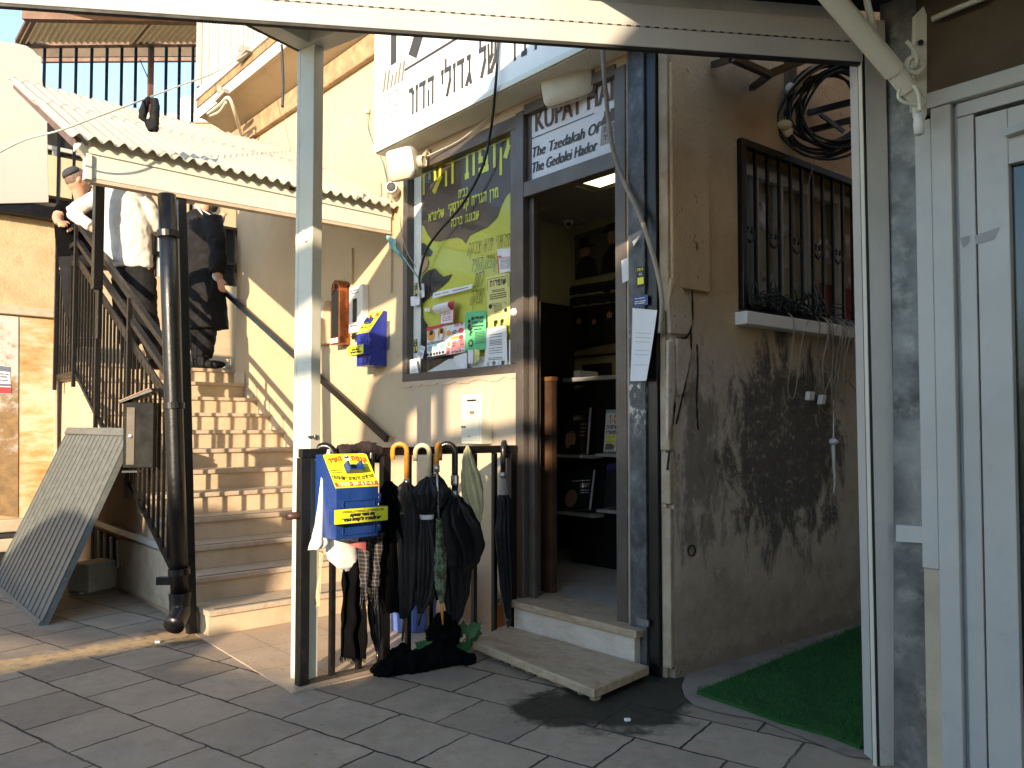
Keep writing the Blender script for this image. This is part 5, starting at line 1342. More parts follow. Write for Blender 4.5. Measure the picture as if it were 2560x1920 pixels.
m = MB(); m.bar(W(FT, WL-.06, fz-.02), W(bt, WL-.06, bz-.05), .035, .05); m.bar(W(FT, .8, fz-.02), W(bt, .8, bz-.05), .035, .05); m.build('rafter', M['brown_paint'], rf)
m = MB(); m.prism([W(FT, .03, zfR-.022), W(FT, wl, zfB-.022), W(FT, wl, zfB-.002), W(FT, .03, zfR-.002)], U*.06); m.build('soffit_strip', M['stone_cream'], rf)
m = MB(); tp_, _, _ = 4.25, 0, 0
m.bar(W(4.25, 1.52, 2.28), W(4.25, 1.52, 3.55), .07, .07, U); m.bar(W(4.25, 1.50, 1.9), W(4.25, 1.50, 2.3), .035, .035, U); m.build('roof_post', M['black_metal'], rf, bevel=.004)
m = MB(); m.bar(dP(417, 492, 4.9), dP(487, 506, 4.95), .02, .03); m.build('white_strut', M['white_alu'], rf)
# ------------------------------------------------------------------ guard rail across the terrazzo and what hangs on it
TR = 1.10
def z6(x, y): return 700+x*.4219, 1060+y*.4219
def rP(x, y, t=TR): return tP(*z6(x, y), t)
gr = thing('guard_rail', 'waist high black steel guard rail hung with umbrellas', 'railing', W(TR, .75, 0))
zt_ = tpx(900, 1121, TR)[2]
w0_, w1_ = tpx(757, 1400, TR)[1], tpx(1288, 1118, TR)[1]
m = MB(); m.bar(W(TR, w0_+.02, zt_-.018), W(TR, w1_, zt_-.018), .04, .042); m.build('top_rail', M['rail_black'], gr, bevel=.004)
m = MB(); m.bar(W(TR, w0_, 0), W(TR, w0_, zt_-.04), .05, .05, U); m.build('end_post', M['rail_black'], gr, bevel=.004)
m = MB(); q = W(TR, w0_+.0, zt_-.31); m.tube([q, q+NF*.08], .018, 10); m.build('latch_knob', plain('brown_rusted_bolt', (.07, .035, .025), .45), gr, smooth=True)
for x in (312, 470, 760, 890, 1150, 1270):
    w = tpx(*z6(x, 700), TR)[1]
    m = MB(); m.bar(W(TR, w, .015), W(TR, w, zt_-.04), .026, .026, U); m.build('bar', M['rail_black'], gr, bevel=.002)
for x in (620, 1372):
    w = tpx(*z6(x, 700), TR)[1]
    m = MB(); m.bar(W(TR+.0, w, .015), W(TR, w, zt_-.04), .045, .045, U); m.build('post', M['rail_black'], gr, bevel=.003)
m = MB(); m.fb(TR-.02, TR+.02, .05, w0_, .0, .02); m.build('base_strip', plain('dirt_covered_strip', (.05, .04, .03), .9, 0, .3, 20, .4, 60, .01), gr)

def drape(mb, levels, t, mat=None, pleats=9, amp=.12, flat=.7, seed=0, n=80, off=0):
    """levels in zoom coordinates (x, y, half width); rings round a centre line hanging in the plane t"""
    r = random.Random(seed); ph = r.random()*6
    pts = []
    for i, (x, y, hw) in enumerate(levels):
        c = rP(x, y, t); d = c.y
        pts.append((c, hw*.4219*d/F/.92))
    # resample
    out = []
    for i in range(len(pts)-1):
        for k in range(6): f = k/6; f2 = f*f*(3-2*f); out.append((lerp(pts[i][0], pts[i+1][0], f), lerp(pts[i][1], pts[i+1][1], f2)))
    out.append(pts[-1])
    b = len(mb.v)
    for i, (c, rad) in enumerate(out):
        v = i/(len(out)-1)
        for k in range(n):
            q = 2*math.pi*k/n
            fr_ = (pleats*q/(2*math.pi)+ph+v*.9+.35*mnoise.noise(V((math.cos(q), math.sin(q), v*2+seed)))) % 1; fr_ = fr_/.82 if fr_ < .82 else (1-fr_)/.18
            mod = 1+1.25*amp*(fr_*2-1.1)+.10*mnoise.noise(V((math.cos(q)*1.5, math.sin(q)*1.5, v*4+seed)))
            mb.v.append(c+NF*(math.cos(q)*rad*mod)+U*(math.sin(q)*rad*mod*flat)+U*off)
    for i in range(len(out)-1):
        for k in range(n): mb.f.append([b+i*n+k, b+i*n+(k+1) % n, b+(i+1)*n+(k+1) % n, b+(i+1)*n+k]); mb.mi.append(mb.cur)
    mb.f.append([b+k for k in range(n)][::-1]); mb.mi.append(mb.cur)
    mb.f.append([b+(len(out)-1)*n+k for k in range(n)]); mb.mi.append(mb.cur)
def umbrella(label, hx, hy, shaft_to, levels, tip, hmat, fmat, t=TR-.07, hook=1, pleats=9, amp=.14, r=.0125, rad=.036, seed=1, tipmat='wood', flat=.7, skip_hook=False, side=-1):
    """hx, hy: zoom coordinates of the top of the hook; side -1: hook end to the left of the shaft"""
    um = thing('umbrella', label, 'umbrella', rP(*shaft_to, t), 'umbrellas hooked over the guard rail')
    top = rP(hx, hy, t)
    s = rP(*shaft_to, t)
    e = (NF*(-side)*-1*.75+U*.66).normalized() if False else (NF*(.75 if side < 0 else -.75)+U*.66).normalized()
    c = s.copy(); c.z = top.z-rad-r
    up0 = V((s.x, s.y, c.z))
    cen = up0+e*rad
    pts = [s, lerp(s, up0, .5)]+[cen-e*rad*math.cos(q)+Z*rad*math.sin(q) for q in [math.pi*k/9 for k in range(10)]]+[cen+e*rad-Z*.025, cen+e*rad-Z*.045]
    m = MB(); m.tube(pts, r, 12); m.build('handle', M[hmat], um, smooth=True)
    m = MB(); m.tube([s+Z*.005, s-Z*.03], r*1.15, 12); m.build('ferrule', M['steel'], um, smooth=True)
    m = MB(); drape(m, levels, t, pleats=pleats, amp=amp, flat=flat, seed=seed); m.build('canopy', M[fmat], um, smooth=True)
    L0 = rP(levels[0][0], levels[0][1], t)
    lx, ly, lw_ = levels[min(2, len(levels)-1)]; lc = rP(lx, ly, t); lr = lw_*.4219*lc.y/F
    m = MB()
    for k in range(8):
        q = 2*math.pi*(k+.3)/8; d = NF*math.cos(q)+U*math.sin(q)*flat
        m.tube([lc+d*lr*.95-Z*.02, lc+d*lr*1.02+Z*.012, lc+d*lr*.98+Z*.034], [.010, .006, .0018], 6)
    m.build('rib_tips', M[fmat], um)
    m = MB(); m.tube([s, L0-Z*.02], .006, 8); m.build('shaft', M['steel'], um, smooth=True)
    if tip:
        a, b_ = rP(levels[-1][0], levels[-1][1], t), rP(*tip, t)
        m = MB(); m.tube([a+Z*.01, lerp(a, b_, .4), b_], [.009, .008, .005], 8); m.build('tip', M[tipmat], um, smooth=True)
    return um
u1 = umbrella('black umbrella with an orange hook handle, left of the cream handled one', 727, 103, (750, 330), [(748, 335, 14), (745, 372, 42), (755, 430, 84), (770, 500, 76), (768, 620, 82), (764, 780, 84), (756, 930, 76), (748, 1060, 56), (736, 1150, 24)], (725, 1285), 'hook_orange', 'nylon_grey', seed=3, tipmat='wood')
u2 = umbrella('black umbrella with a cream hook handle and a white strap tag', 862, 112, (884, 305), [(884, 310, 20), (888, 345, 62), (893, 400, 110), (890, 470, 86), (868, 545, 38), (870, 590, 46), (878, 700, 66), (880, 850, 74), (864, 1000, 58), (834, 1120, 18)], (820, 1195), 'hook_cream', 'nylon_grey', seed=5, t=TR-.11, tipmat='hook_black', pleats=15, amp=.2)
m = MB(); a = rP(866, 548, TR-.11); m.lathe(a-Z*.012, Z, [(.040, 0), (.040, .024)], 24, cap=False); m.build('strap_tag', M['paper_white'], u2)
umbrella('black umbrella with a black hook handle beside the cream handled one', 917, 104, (925, 280), [(925, 290, 12), (940, 350, 40), (960, 450, 84), (970, 560, 80), (970, 700, 74), (958, 900, 52), (942, 1040, 18)], None, 'hook_black', 'nylon_black', seed=7, t=TR-.05, side=1)
umbrella('green and brown patterned umbrella with a short orange hook handle', 962, 103, (930, 250), [(940, 560, 14), (945, 700, 24), (950, 770, 32), (950, 860, 34), (950, 960, 28), (957, 1060, 13)], (965, 1190), 'hook_orange', 'floral', seed=9, t=TR-.17, tipmat='hook_orange', side=1, pleats=6)
u3 = umbrella('bulky half open black umbrella with a thick black handle near the bag', 1005, 100, (1036, 400), [(1036, 410, 14), (1035, 450, 46), (1040, 520, 100), (1062, 620, 138), (1080, 720, 132), (1072, 810, 108), (1052, 880, 74), (1048, 1000, 66), (1035, 1120, 46), (1012, 1235, 20)], None, 'hook_black', 'nylon_black', seed=12, t=TR-.12, r=.017, rad=.042, pleats=7, amp=.22, flat=.6)
m = MB(); a = rP(1036, 330, TR-.12); m.lathe(a-Z*.03, Z, [(.020, 0), (.022, .01), (.022, .05), (.018, .055)], 14); m.build('grip_collar', M['steel'], u3, smooth=False)
umbrella('long navy umbrella hooked behind the charity box with its tip near the floor', 562, 108, (540, 420), [(545, 430, 12), (550, 600, 30), (555, 800, 34), (560, 1000, 38), (562, 1120, 38), (570, 1240, 30), (578, 1345, 12)], (580, 1472), 'hook_black', 'nylon_navy', seed=15, t=TR-.02, r=.017, rad=.045, tipmat='hook_black', side=1)
umbrella('black umbrella hooked left of the charity box, mostly hidden behind it', 290, 108, (318, 300), [(318, 305, 12), (325, 400, 26), (330, 600, 30), (335, 760, 20)], None, 'hook_black', 'nylon_black', seed=17, t=TR-.03, r=.018, rad=.045)
u4 = umbrella('black umbrella with a grey wrapped neck on the rail end by the wall', 1352, 92, (1322, 290), [(1323, 420, 30), (1328, 450, 42), (1326, 540, 40), (1322, 640, 46), (1332, 800, 42), (1342, 950, 38), (1350, 1090, 22), (1353, 1150, 12)], (1352, 1205), 'hook_black', 'nylon_navy', seed=19, t=TR-.06, r=.016, rad=.048, tipmat='hook_black', side=1)
m = MB(); drape(m, [(1322, 300, 18), (1325, 360, 24), (1326, 425, 27)], TR-.06, pleats=5, amp=.1, seed=2); m.build('grey_wrap', M['sign_grey'], u4, smooth=True)
# dark jacket cloth hanging between the umbrellas
m = MB(); drape(m, [(640, 340, 22), (655, 400, 58), (655, 520, 66), (660, 700, 78), (665, 880, 82), (668, 1020, 72), (672, 1110, 50)], TR-.04, pleats=7, amp=.2, seed=23)
tag(m.build('hanging_jacket', M['fabric_black'], smooth=True), 'limp black jacket hanging on the rail right of the charity box', 'jacket')

def scarf(name, label, xa, xb, ya, yb, t, mat, fr, skew=0, seed=0):
    s = thing(name, label, 'scarf', rP((xa+xb)/2, yb, t)); r = random.Random(seed)
    def fn(a, c):
        p = rP(lerp(xa, xb, a)+skew*c+6*mnoise.noise(V((a*2, c*4, seed))), lerp(ya, yb, c), t)
        return p+U*(-.030*math.sin(a*math.pi*3.6+seed+c*1.5)-.022*mnoise.noise(V((a*5, c*6, seed))))
    m = MB(); m.grid(fn, 18, 26); o = m.build('cloth', mat, s, smooth=True, recalc=False)
    k = o.modifiers.new('thick', 'SOLIDIFY'); k.thickness = .006
    m = MB(); n = 34
    for i in range(n):
        p = fn((i+.5)/n, 1); L = r.uniform(.6, 1.1)*fr
        m.tube([p, p-Z*L*.5+NF*r.uniform(-.004, .004), p-Z*L+NF*r.uniform(-.01, .01)], [.0022, .0018, .0012], 4)
    m.build('fringe', mat, s)
    return s
scarf('scarf', 'long black scarf with fringe hanging lowest on the guard rail', 366, 492, 800, 1385, TR-.06, M['fabric_black'], .025, seed=2)
scarf('scarf', 'grey plaid scarf with long fringe below the charity box', 478, 608, 640, 960, TR-.09, M['plaid'], .10, skew=-6, seed=5)
m = MB(); p = spline([rP(345, 165, TR), rP(400, 150, TR-.01), rP(460, 148, TR), rP(530, 142, TR-.01), rP(592, 160, TR)], 6)
m.tube([q+Z*.012*mnoise.noise(q*9) for q in p], [.030+.004*math.sin(i*.5)+.002*math.sin(i*2.3) for i in range(len(p))], 14)
tag(m.build('rolled_scarf', plain('dark_brown_striped_wool', (.035, .024, .022), .9, 0, .5, 26, .3, 120, .003), smooth=True), 'dark brown scarf rolled along the top rail above the charity box', 'scarf')
# white cloth, white bag, plastic bag
m = MB(); drape(m, [(290, 150, 10), (282, 230, 20), (272, 330, 26), (258, 470, 26), (246, 580, 30), (236, 660, 40), (228, 712, 48), (212, 742, 40)], TR-.10, pleats=5, amp=.22, seed=31, flat=.5)
tag(m.build('white_cloth', M['cloth_white'], smooth=True), 'long white cloth hanging down the left side of the charity box', 'cloth')
wb_ = thing('white_bag', 'white bag with a faded red top hanging under the charity box', 'bag', rP(370, 880, TR-.06))
m = MB(); drape(m, [(372, 650, 84), (372, 720, 92), (378, 780, 92), (390, 840, 70), (386, 872, 26)], TR-.06, pleats=4, amp=.12, seed=33, flat=.45); m.build('bag_body', M['cloth_white'], wb_, smooth=True)
m = MB(); m.grid(lambda a, c: rP(lerp(352, 452, a), lerp(684, 704+36*a, c), TR-.06)-U*(.088+.01*math.sin(a*3)), 6, 3); m.build('red_patch', plain('faded_red_print', (.55, .16, .15), .8), wb_, recalc=False)
m = MB(); drape(m, [(1112, 128, 8), (1110, 170, 22), (1116, 230, 38), (1128, 310, 56), (1140, 400, 62), (1152, 480, 52), (1164, 560, 32), (1172, 610, 14)], TR-.09, pleats=9, amp=.2, seed=35, flat=.5)
tag(m.build('plastic_bag', M['bag_plastic'], smooth=True), 'pale yellow plastic bag tied to the rail right of the thick umbrella handle', 'bag')
m = MB(); r = random.Random(3)
for k in range(7):
    x = 240+r.uniform(-8, 14); p = [rP(x+r.uniform(-8, 8)+i*-3, 750+i*56, TR-.03) for i in range(7)]
    m.tube(spline(p, 3), .0016, 4)
tag(m.build('frayed_string', M['hook_cream'], smooth=True), 'frayed cream string dangling below the white cloth', 'string')
# the big charity box on the rail
tf_ = TR-.235
O = tP(839, 1351, tf_); wl_ = toF(O)[1]; zb = O.z
z1 = tpx(839, 1222, tf_)[2]; zt = zb+.385
wd_ = wl_-tpx(946, 1342, tf_)[1]
charity_box('large scuffed blue charity box with yellow labels hanging on the guard rail', W(TR-.035, wl_, zb), -NF, -U, wd_, .20, z1-zb, zt-zb, M['blue_enamel'], topd=.075, big=True)
# cloth on the ground
m = MB(); r = random.Random(8)
pts = [z6(*p) for p in ((625, 1480), (670, 1470), (720, 1452), (770, 1462), (830, 1450), (880, 1440), (930, 1430), (990, 1420), (1040, 1415), (1085, 1412))]
for i, (x, y) in enumerate(pts):
    q = gP(x, y); h = (.045, .06, .085, .07, .07, .08, .09, .07, .05, .03)[i]
    m.ball(q+Z*h*.4, (.075, .07, h), 10, 8)
for (x, y, z, s) in ((930, 1390, .12, .07), (970, 1380, .17, .065), (1000, 1385, .13, .06), (950, 1400, .20, .05)):
    q = gP(*z6(x, y+30)); m.ball(q+Z*z+V((0, .06, 0)), (s, s, s*1.1), 10, 8)
tag(m.build('dropped_coat', M['fabric_black'], mods=organic(.008, 4, .045, .035)), 'crumpled black coat lying on the paving under the guard rail', 'coat')
# leaves
def leaf(mb, c, d, n, s, seed):
    """ivy-like leaf: base c, pointing along d, facing n"""
    d = d.normalized(); n = (n-d*n.dot(d)).normalized(); x = d.cross(n)
    o = [(0, 0), (-.32, -.10), (-.5, .12), (-.40, .42), (-.46, .55), (-.24, .66), (0, 1.05), (.24, .66), (.46, .55), (.40, .42), (.5, .12), (.32, -.10)]
    P = [c+x*a*s+d*b*s+n*(.10*s*(a*a*2-.3)+.12*s*math.sin(b*2+seed)) for a, b in o]
    cen = c+d*.45*s+n*-.02*s
    mb.add([cen]+P, [(0, i+1, (i+1) % len(P)+1) for i in range(len(P))])
def plant(label, leaves, root):
    p = thing('ground_plant', label, 'plant', gP(*z6(*root))); rt = gP(*z6(*root))
    for i, (x, y, dx, dz, s, tt) in enumerate(leaves):
        c = tP(*z6(x, y), tt); d = NF*-dx+Z*dz; n = (EYE-c).normalized()*.6+Z*.5+NF*rnd.uniform(-.3, .3)
        m = MB(); leaf(m, c, d, n, s, i); o = m.build('leaf', M['leaf'], p, recalc=False)
        m = MB(); m.tube(spline([rt+V((rnd.uniform(-.02, .02), rnd.uniform(-.02, .02), 0)), lerp(rt, c, .6)+Z*.03, c], 4), .003, 5); m.build('stem', M['leaf'], p)
plant('green leafy plant left of the crumpled coat', [(775, 1400, -.3, .9, .065, .98), (800, 1400, .3, .9, .075, .97), (850, 1330, -.6, .5, .06, .97), (835, 1335, .9, .35, .095, .96), (760, 1380, -.8, .5, .055, .98)], (800, 1430))
plant('larger green leafy plant at the corner of the marble slab', [(1090, 1240, -.5, .45, .07, .99), (1105, 1255, .5, .2, .085, .96), (1085, 1290, .1, -.9, .085, .97), (1140, 1215, .8, .4, .07, 1.0), (1080, 1230, .1, .8, .06, 1.02), (1130, 1260, .9, -.2, .06, .97), (1160, 1230, .8, -.4, .05, 1.0)], (1120, 1330))
# bin, dust pan behind
c = gP(*z6(972, 1300)); c = W(1.62, toF(c)[1]-.05, .01)
bn = thing('blue_bin', 'blue ribbed plastic bin standing behind the umbrellas', 'bin', c)
rb = 155*.4219*c.y/F
m = MB(); m.lathe(c, Z, [(rb*.80, 0), (rb*.86, .1), (rb*.93, .24), (rb*.97, .33), (rb*1.03, .335), (rb*1.03, .36), (rb*.95, .36), (rb*.9, .3)], 48, mod=lambda q, v: 1+.012*math.copysign(1, math.sin(q*14)) if v < .5 else 1, cap=True)
m.build('body', M['bin_blue'], bn, smooth=False)
dp = thing('dust_pan', 'orange plastic dustpan standing against the wall behind the rail end', 'dustpan', tP(1246, 1570, 1.22))
a, b_, c, d = tP(1228, 1572, 1.22), tP(1262, 1566, 1.22), tP(1254, 1514, 1.25), tP(1234, 1512, 1.25)
m = MB(); m.prism([a, b_, c, d], U*.02); m.build('pan', M['orange_plastic'], dp, bevel=.004)
m = MB(); a, b_, c, d = tP(1234, 1512, 1.255), tP(1254, 1514, 1.255), tP(1246, 1470, 1.26), tP(1236, 1468, 1.26); m.prism([a, b_, c, d], U*.015); m.build('handle', M['hook_cream'], dp, bevel=.004)
m = MB(); qf = lambda x, y: tP(1244+x, 1508-y, 1.245)
for x0, y0, x1, y1 in ((0, 0, 2, 10), (2, 8, 7, 10), (2, 4, 6, 6)): m.face([qf(x0, y0), qf(x1, y0), qf(x1, y1), qf(x0, y1)])
m.build('lettering', M['print_black'], dp)
# hooks and bolts on the pergola post
# ------------------------------------------------------------------ pergola post in the middle
po = thing('pergola_post', 'white rectangular metal post standing at the end of the guard rail', 'post', gP(760, 1701))
pc = gP(760, 1700); pt = dP(777, 125, pc.y)
def pbox(m, c0, c1, g2a, g2b, g1a, g1b):
    o = [(g2a, g1a), (g2b, g1a), (g2b, g1b), (g2a, g1b)]
    m.add([c0+G2*a+G1*b for a, b in o]+[c1+G2*a+G1*b for a, b in o], [(3, 2, 1, 0), (4, 5, 6, 7), (0, 1, 5, 4), (1, 2, 6, 5), (2, 3, 7, 6), (3, 0, 4, 7)])
m = MB(); pbox(m, pc, pt, -.062, .040, -.03, .03); pbox(m, pc, pt, .043, .066, -.028, .03); m.build('shaft', M['cream_metal'], po, bevel=.003)
m = MB(); pbox(m, pc, pt, .0395, .0435, -.02, .02); m.build('seam', M['gasket'], po)
m = MB(); q = lerp(pc, pt, .34); q = dP(790, 1092, pc.y-.035); m.lathe(q, -G1, [(.012, 0), (.012, .014), (.007, .016), (.007, .05)], 10); m.build('bolt', M['steel'], po, smooth=False)
m = MB(); q = dP(768, 1110, pc.y-.04); m.prism([q+V((-.006, 0, -.03)), q+V((.006, 0, -.03)), q+V((.006, 0, .025)), q+V((0, 0, .034)), q+V((-.006, 0, .025))], V((0, .01, 0))); m.build('lug', M['galv'], po)
m = MB(); q = dP(763, 585, pc.y-.045); m.prism([q+V((-.012, 0, .02)), q+V((.01, 0, .012)), q+V((.012, 0, -.03)), q+V((-.004, 0, -.04)), q+V((-.012, 0, -.01))], V((0, .004, 0))); m.build('blue_tape', M['blue_enamel'], po)
# its two eaves beams that run towards the viewer's side, with the soffit between
pg = thing('pergola_roof', 'grey-cream metal pergola roof corner carried by the middle post', 'pergola', pt)
d1 = -G1; d2 = -G2
e1 = (G2*.0-G1).normalized(); 
bh = .16
def beam_(a, d, L, nm, half=.05):
    m = MB(); x = d.cross(Z).normalized()
    m.box(a-x*half, x*half*2, d*L, Z*bh); m.build(nm, M['cream_metal'], pg, bevel=.003)
beam_(pt+V((0, 0, .0)), -G2*1.0, 1.9, 'eaves_beam')       # to the right
beam_(pt+V((0, 0, .001)), -G1*1.0, 2.2, 'eaves_beam')     # towards the viewer, left
m = MB(); a = pt+Z*(bh*.55); m.prism([a+G1*.02+G2*.02, a-G2*1.9, a-G2*1.9-G1*1.5, a-G1*2.2], Z*.02); m.build('soffit', M['cream_metal'], pg)
m = MB(); m.bar(pt+G2*.07+Z*.02-G1*.0, pt+G2*.07+Z*.02-G1*2.2, .012, .03); m.build('gutter_seal', M['gasket'], pg)

# ------------------------------------------------------------------ white beam and column of the shelter in front
er = dP(2158, 154, 2.79); zb = er.z
A = V((er.x, er.y, zb)); q0 = hit(0, 6, V((0, 0, zb)), Z); Bd = (V((q0.x, q0.y, 0))-V((er.x, er.y, 0))).normalized()
BN = V((Bd.y, -Bd.x, 0));
if BN.dot(EYE-A) < 0: BN = -BN
BL = 3.22
sh = thing('street_shelter', 'white aluminium shelter beam and slim column framing the top and right', 'shelter', V((er.x, er.y, 0)))
m = MB(); m.box(A-BN*.03, Bd*BL, BN*.03, Z*.070); m.build('lower_beam', M['white_alu'], sh, bevel=.003)
m = MB(); m.box(A-BN*.09+Z*.0715, Bd*BL, BN*.0885, Z*.08); m.build('upper_beam', M['white_alu'], sh, bevel=.003)
m = MB(); m.box(A-BN*.024-Z*.009, Bd*BL, BN*.020, Z*.009); m.build('gasket_strip', M['gasket'], sh)
m = MB(); k = .02
while k < BL-.1:
    m.box(A+Bd*k+BN*.0005+Z*.0685, Bd*.016, BN*.0012, Z*.0045); k += .034
m.build('slots', M['gasket'], sh)
m = MB(); m.box(A-BN*.10+Z*.1518-Bd*.0, Bd*BL, BN*.07, Z*.062); m.build('gutter', M['grey_metal'], sh, bevel=.003)
colw = 60*2.79/F
cb0, cb1 = gP(2200, 1916), gP(2260, 1916)
ctop = dP(2162, 130, 2.79)
m = MB(); ex = Bd*-1
q = V((cb0.x, cb0.y, 0)); qt = dP(2161, 110, 2.79); qt = V((qt.x, qt.y, A.z+.16))
def lean_box(m, b0, t0, e, wdt, dep):
    nn = BN*-dep
    m.add([b0, b0+e*wdt, b0+e*wdt+nn, b0+nn, t0, t0+e*wdt, t0+e*wdt+nn, t0+nn], [(3, 2, 1, 0), (4, 5, 6, 7), (0, 1, 5, 4), (1, 2, 6, 5), (2, 3, 7, 6), (3, 0, 4, 7)])
lean_box(m, q, qt, ex, .083, .10); m.build('column', M['white_alu'], sh, bevel=.003)
m = MB(); lean_box(m, q-ex*.011, qt-ex*.011, ex, .010, .03); m.build('column_gasket', M['gasket'], sh)
m = MB(); lean_box(m, q-ex*.0145, qt-ex*.0145, ex, .003, .02); m.build('column_edge', M['cream_metal'], sh)
# dark roof deck of the shelter over the viewer's right side
rfz = A.z+.235
rd = thing('shelter_roof', 'dark corrugated roof deck over the right-hand shop front', 'roof', V((.9, 1.2, rfz)))
m = MB()
P = [A+Bd*1.15-BN*.08, A-Bd*2.6-BN*.08, A-Bd*2.6+BN*4.2, A+Bd*.55+BN*4.2]
m.prism([V((p.x, p.y, rfz)) for p in P], Z*.03); m.build('deck', M['dark_ceiling'], rd)
for k in range(6):
    a = A+BN*(.25+k*.55); m = MB(); m.bar(V((a.x, a.y, rfz-.03))+Bd*.6, V((a.x, a.y, rfz-.03))-Bd*2.4, .05, .05); m.build('rib', M['dark_ceiling'], rd)
# unseen board added above the beam, its outline shaped to the shadow edge
fa = thing('shade_board', 'unseen pale board added above the white beam to cast shade', 'fascia', A+Z*.25)
m = MB()
pr = [(0, .20), (2.92, .20), (2.90, .45), (2.68, .7), (2.64, .83), (2.645, 1.0), (2.58, 1.07), (2.5, 1.11), (2.36, 1.135), (1.9, 1.14), (1.86, 1.2), (0, 1.18)]
m.prism([A-BN*.10+Bd*a+Z*(z+(.02 if z > .3 else -.02)) for a, z in pr], BN*-.03); m.build('board', M['panel_white'], fa)

# ------------------------------------------------------------------ right-hand shop front
RW_ = .21
def rt(x, y=1075): return fpx(x, y, RW_)[0]
rs = thing('right_shop_front', 'white aluminium shop front with a dark glass door at the right edge', 'shop front', W(-1.6, RW_, 0))
zf0 = fpx(2345, 232, RW_)[2]; zf1 = fpx(2345, 272, RW_)[2]
tA, tB, tC, tD, tE, tF, tG, tH = [rt(x) for x in (2303, 2346, 2396, 2406, 2449, 2455, 2537, 2700)]
zA = fpx(2325, 1420, RW_)[2]
m = MB(); m.fb(tB+.002, tA, RW_-.05, RW_+.012, zA, zf1-.03); m.build('left_casing', M['white_alu'], rs, bevel=.003)
m = MB(); m.fb(tC, tB, RW_-.05, RW_+.018, 0, zf1); m.build('frame_stile', M['white_alu'], rs, bevel=.003)
m = MB(); m.fb(tD, tC, RW_-.06, RW_-.02, 0, zf1); m.build('groove', M['grey_metal'], rs)
m = MB(); m.fb(tE, tD, RW_-.06, RW_-.004, 0, zf1-.05); m.build('inner_frame', M['white_alu'], rs, bevel=.003)
m = MB(); m.fb(tF, tE, RW_-.06, RW_-.03, 0, zf1-.06); m.build('seal', M['gasket'], rs)
m = MB(); m.fb(tG, tF, RW_-.05, RW_+.004, 0, zf1-.065); m.fb(tH-.6, tG, RW_-.05, RW_+.004, zf1-.25, zf1-.065); m.build('door_stile', M['white_alu'], rs, bevel=.003)
m = MB(); m.fb(tH-.6, tG, RW_-.04, RW_-.025, .1, zf1-.25); m.build('door_glass', M['glass_dark'], rs)
m = MB(); m.fb(tH-.6, tA+.01, RW_-.05, RW_+.026, zf1+.002, zf0); m.fb(tH-.6, tD, RW_-.05, RW_-.002, zf1-.048, zf1); m.build('head_frame', M['white_alu'], rs, bevel=.003)
m = MB(); m.fb(tH-.6, tA+.12, RW_-.08, RW_-.02, zf0, 3.2); m.build('upper_board', M['plywood'], rs)
m = MB(); m.fb(tB+.003, tA-.002, RW_-.05, RW_+.004, 0, zA-.002); m.build('stone_reveal', M['stone_cream'], rs)
tp0, tp1 = rt(2228), rt(2306)
m = MB(); m.fb(tp1, tp0+.02, RW_-.3, RW_-.012, 0, 3.0); m.build('steel_pillar', M['galv'], rs)
m = MB(); P = [fP(2239, 1312, RW_+.01), fP(2312, 1316, RW_+.01), fP(2312, 1359, RW_+.01), fP(2239, 1355, RW_+.01)]; m.prism(P, NF*-.03); m.build('white_plate', M['white_alu'], rs, bevel=.003)
m = MB(); m.fb(-9, tA, RW_-6, RW_-.30, 0, 5.5); m.build('building_body', M['stucco2'], rs)
m = MB(); m.fb(-9, tH-.61, RW_-.30, RW_, 0, 5.5); m.build('front_wall', M['stucco2'], rs)
m = MB(); P = [fP(2435, 590, RW_+.006), fP(2500, 567, RW_+.006), fP(2485, 598, RW_+.006), fP(2440, 612, RW_+.006)]; m.face(P); m.face([fP(x, y, RW_-.002) for x, y in ((2400, 595), (2424, 588), (2422, 606), (2408, 620))]); m.build('tape_residue', M['sign_grey'], rs)
m = MB(); P = [fP(x, y, RW_+.007) for x, y in ((2505, 330), (2600, 300), (2600, 318), (2520, 345))]; m.prism(P, NF*.03); m.build('door_closer', M['grey_metal'], rs)
# awning arm, crank and bracket
aw = thing('awning_arm', 'grey-white awning roller arm with crank eye at the top right', 'awning', dP(2250, 180, 2.5))
m = MB(); a, b_ = dP(2060, -30, 2.45), dP(2235, 178, 2.58); m.tube([a, b_], .034, 20); m.build('roller_tube', M['cream_metal'], aw, smooth=False)
m = MB(); a, b_ = dP(2232, 174, 2.58), dP(2302, 262, 2.62); m.tube([a, lerp(a, b_, .55), lerp(a, b_, .6), b_], [.030, .030, .024, .022], 16); m.build('tube_end', M['cream_metal'], aw)
m = MB(); m.tube([dP(2163, -20, 2.5), dP(2172, 25, 2.5), dP(2186, 75, 2.52)], .011, 8); m.build('thin_tube', M['cream_metal'], aw, smooth=True)
m = MB(); P = [dP(x, y, 2.62) for x, y in ((2287, 38), (2310, 14), (2318, 38), (2318, 286), (2310, 306), (2288, 290), (2284, 150))]; m.prism(P, V((.0, .02, 0))); m.build('bracket_plate', M['cream_metal'], aw, bevel=.003)
m = MB(); m.tube(arc(dP(2287, 162, 2.58), V((1, 0, 0)), Z, .026, 0, 2*math.pi, 18), .010, 8, cap=False); m.tube(spline([dP(2266, 102, 2.56), dP(2286, 128, 2.56), dP(2291, 158, 2.56), dP(2276, 168, 2.56)], 4), .007, 8); m.build('crank_eye', M['cream_metal'], aw, smooth=True)
m = MB(); m.lathe(dP(2301, 107, 2.61), V((0, -1, 0)), [(.010, 0), (.010, .004)], 10); m.build('bolt', M['gasket'], aw)
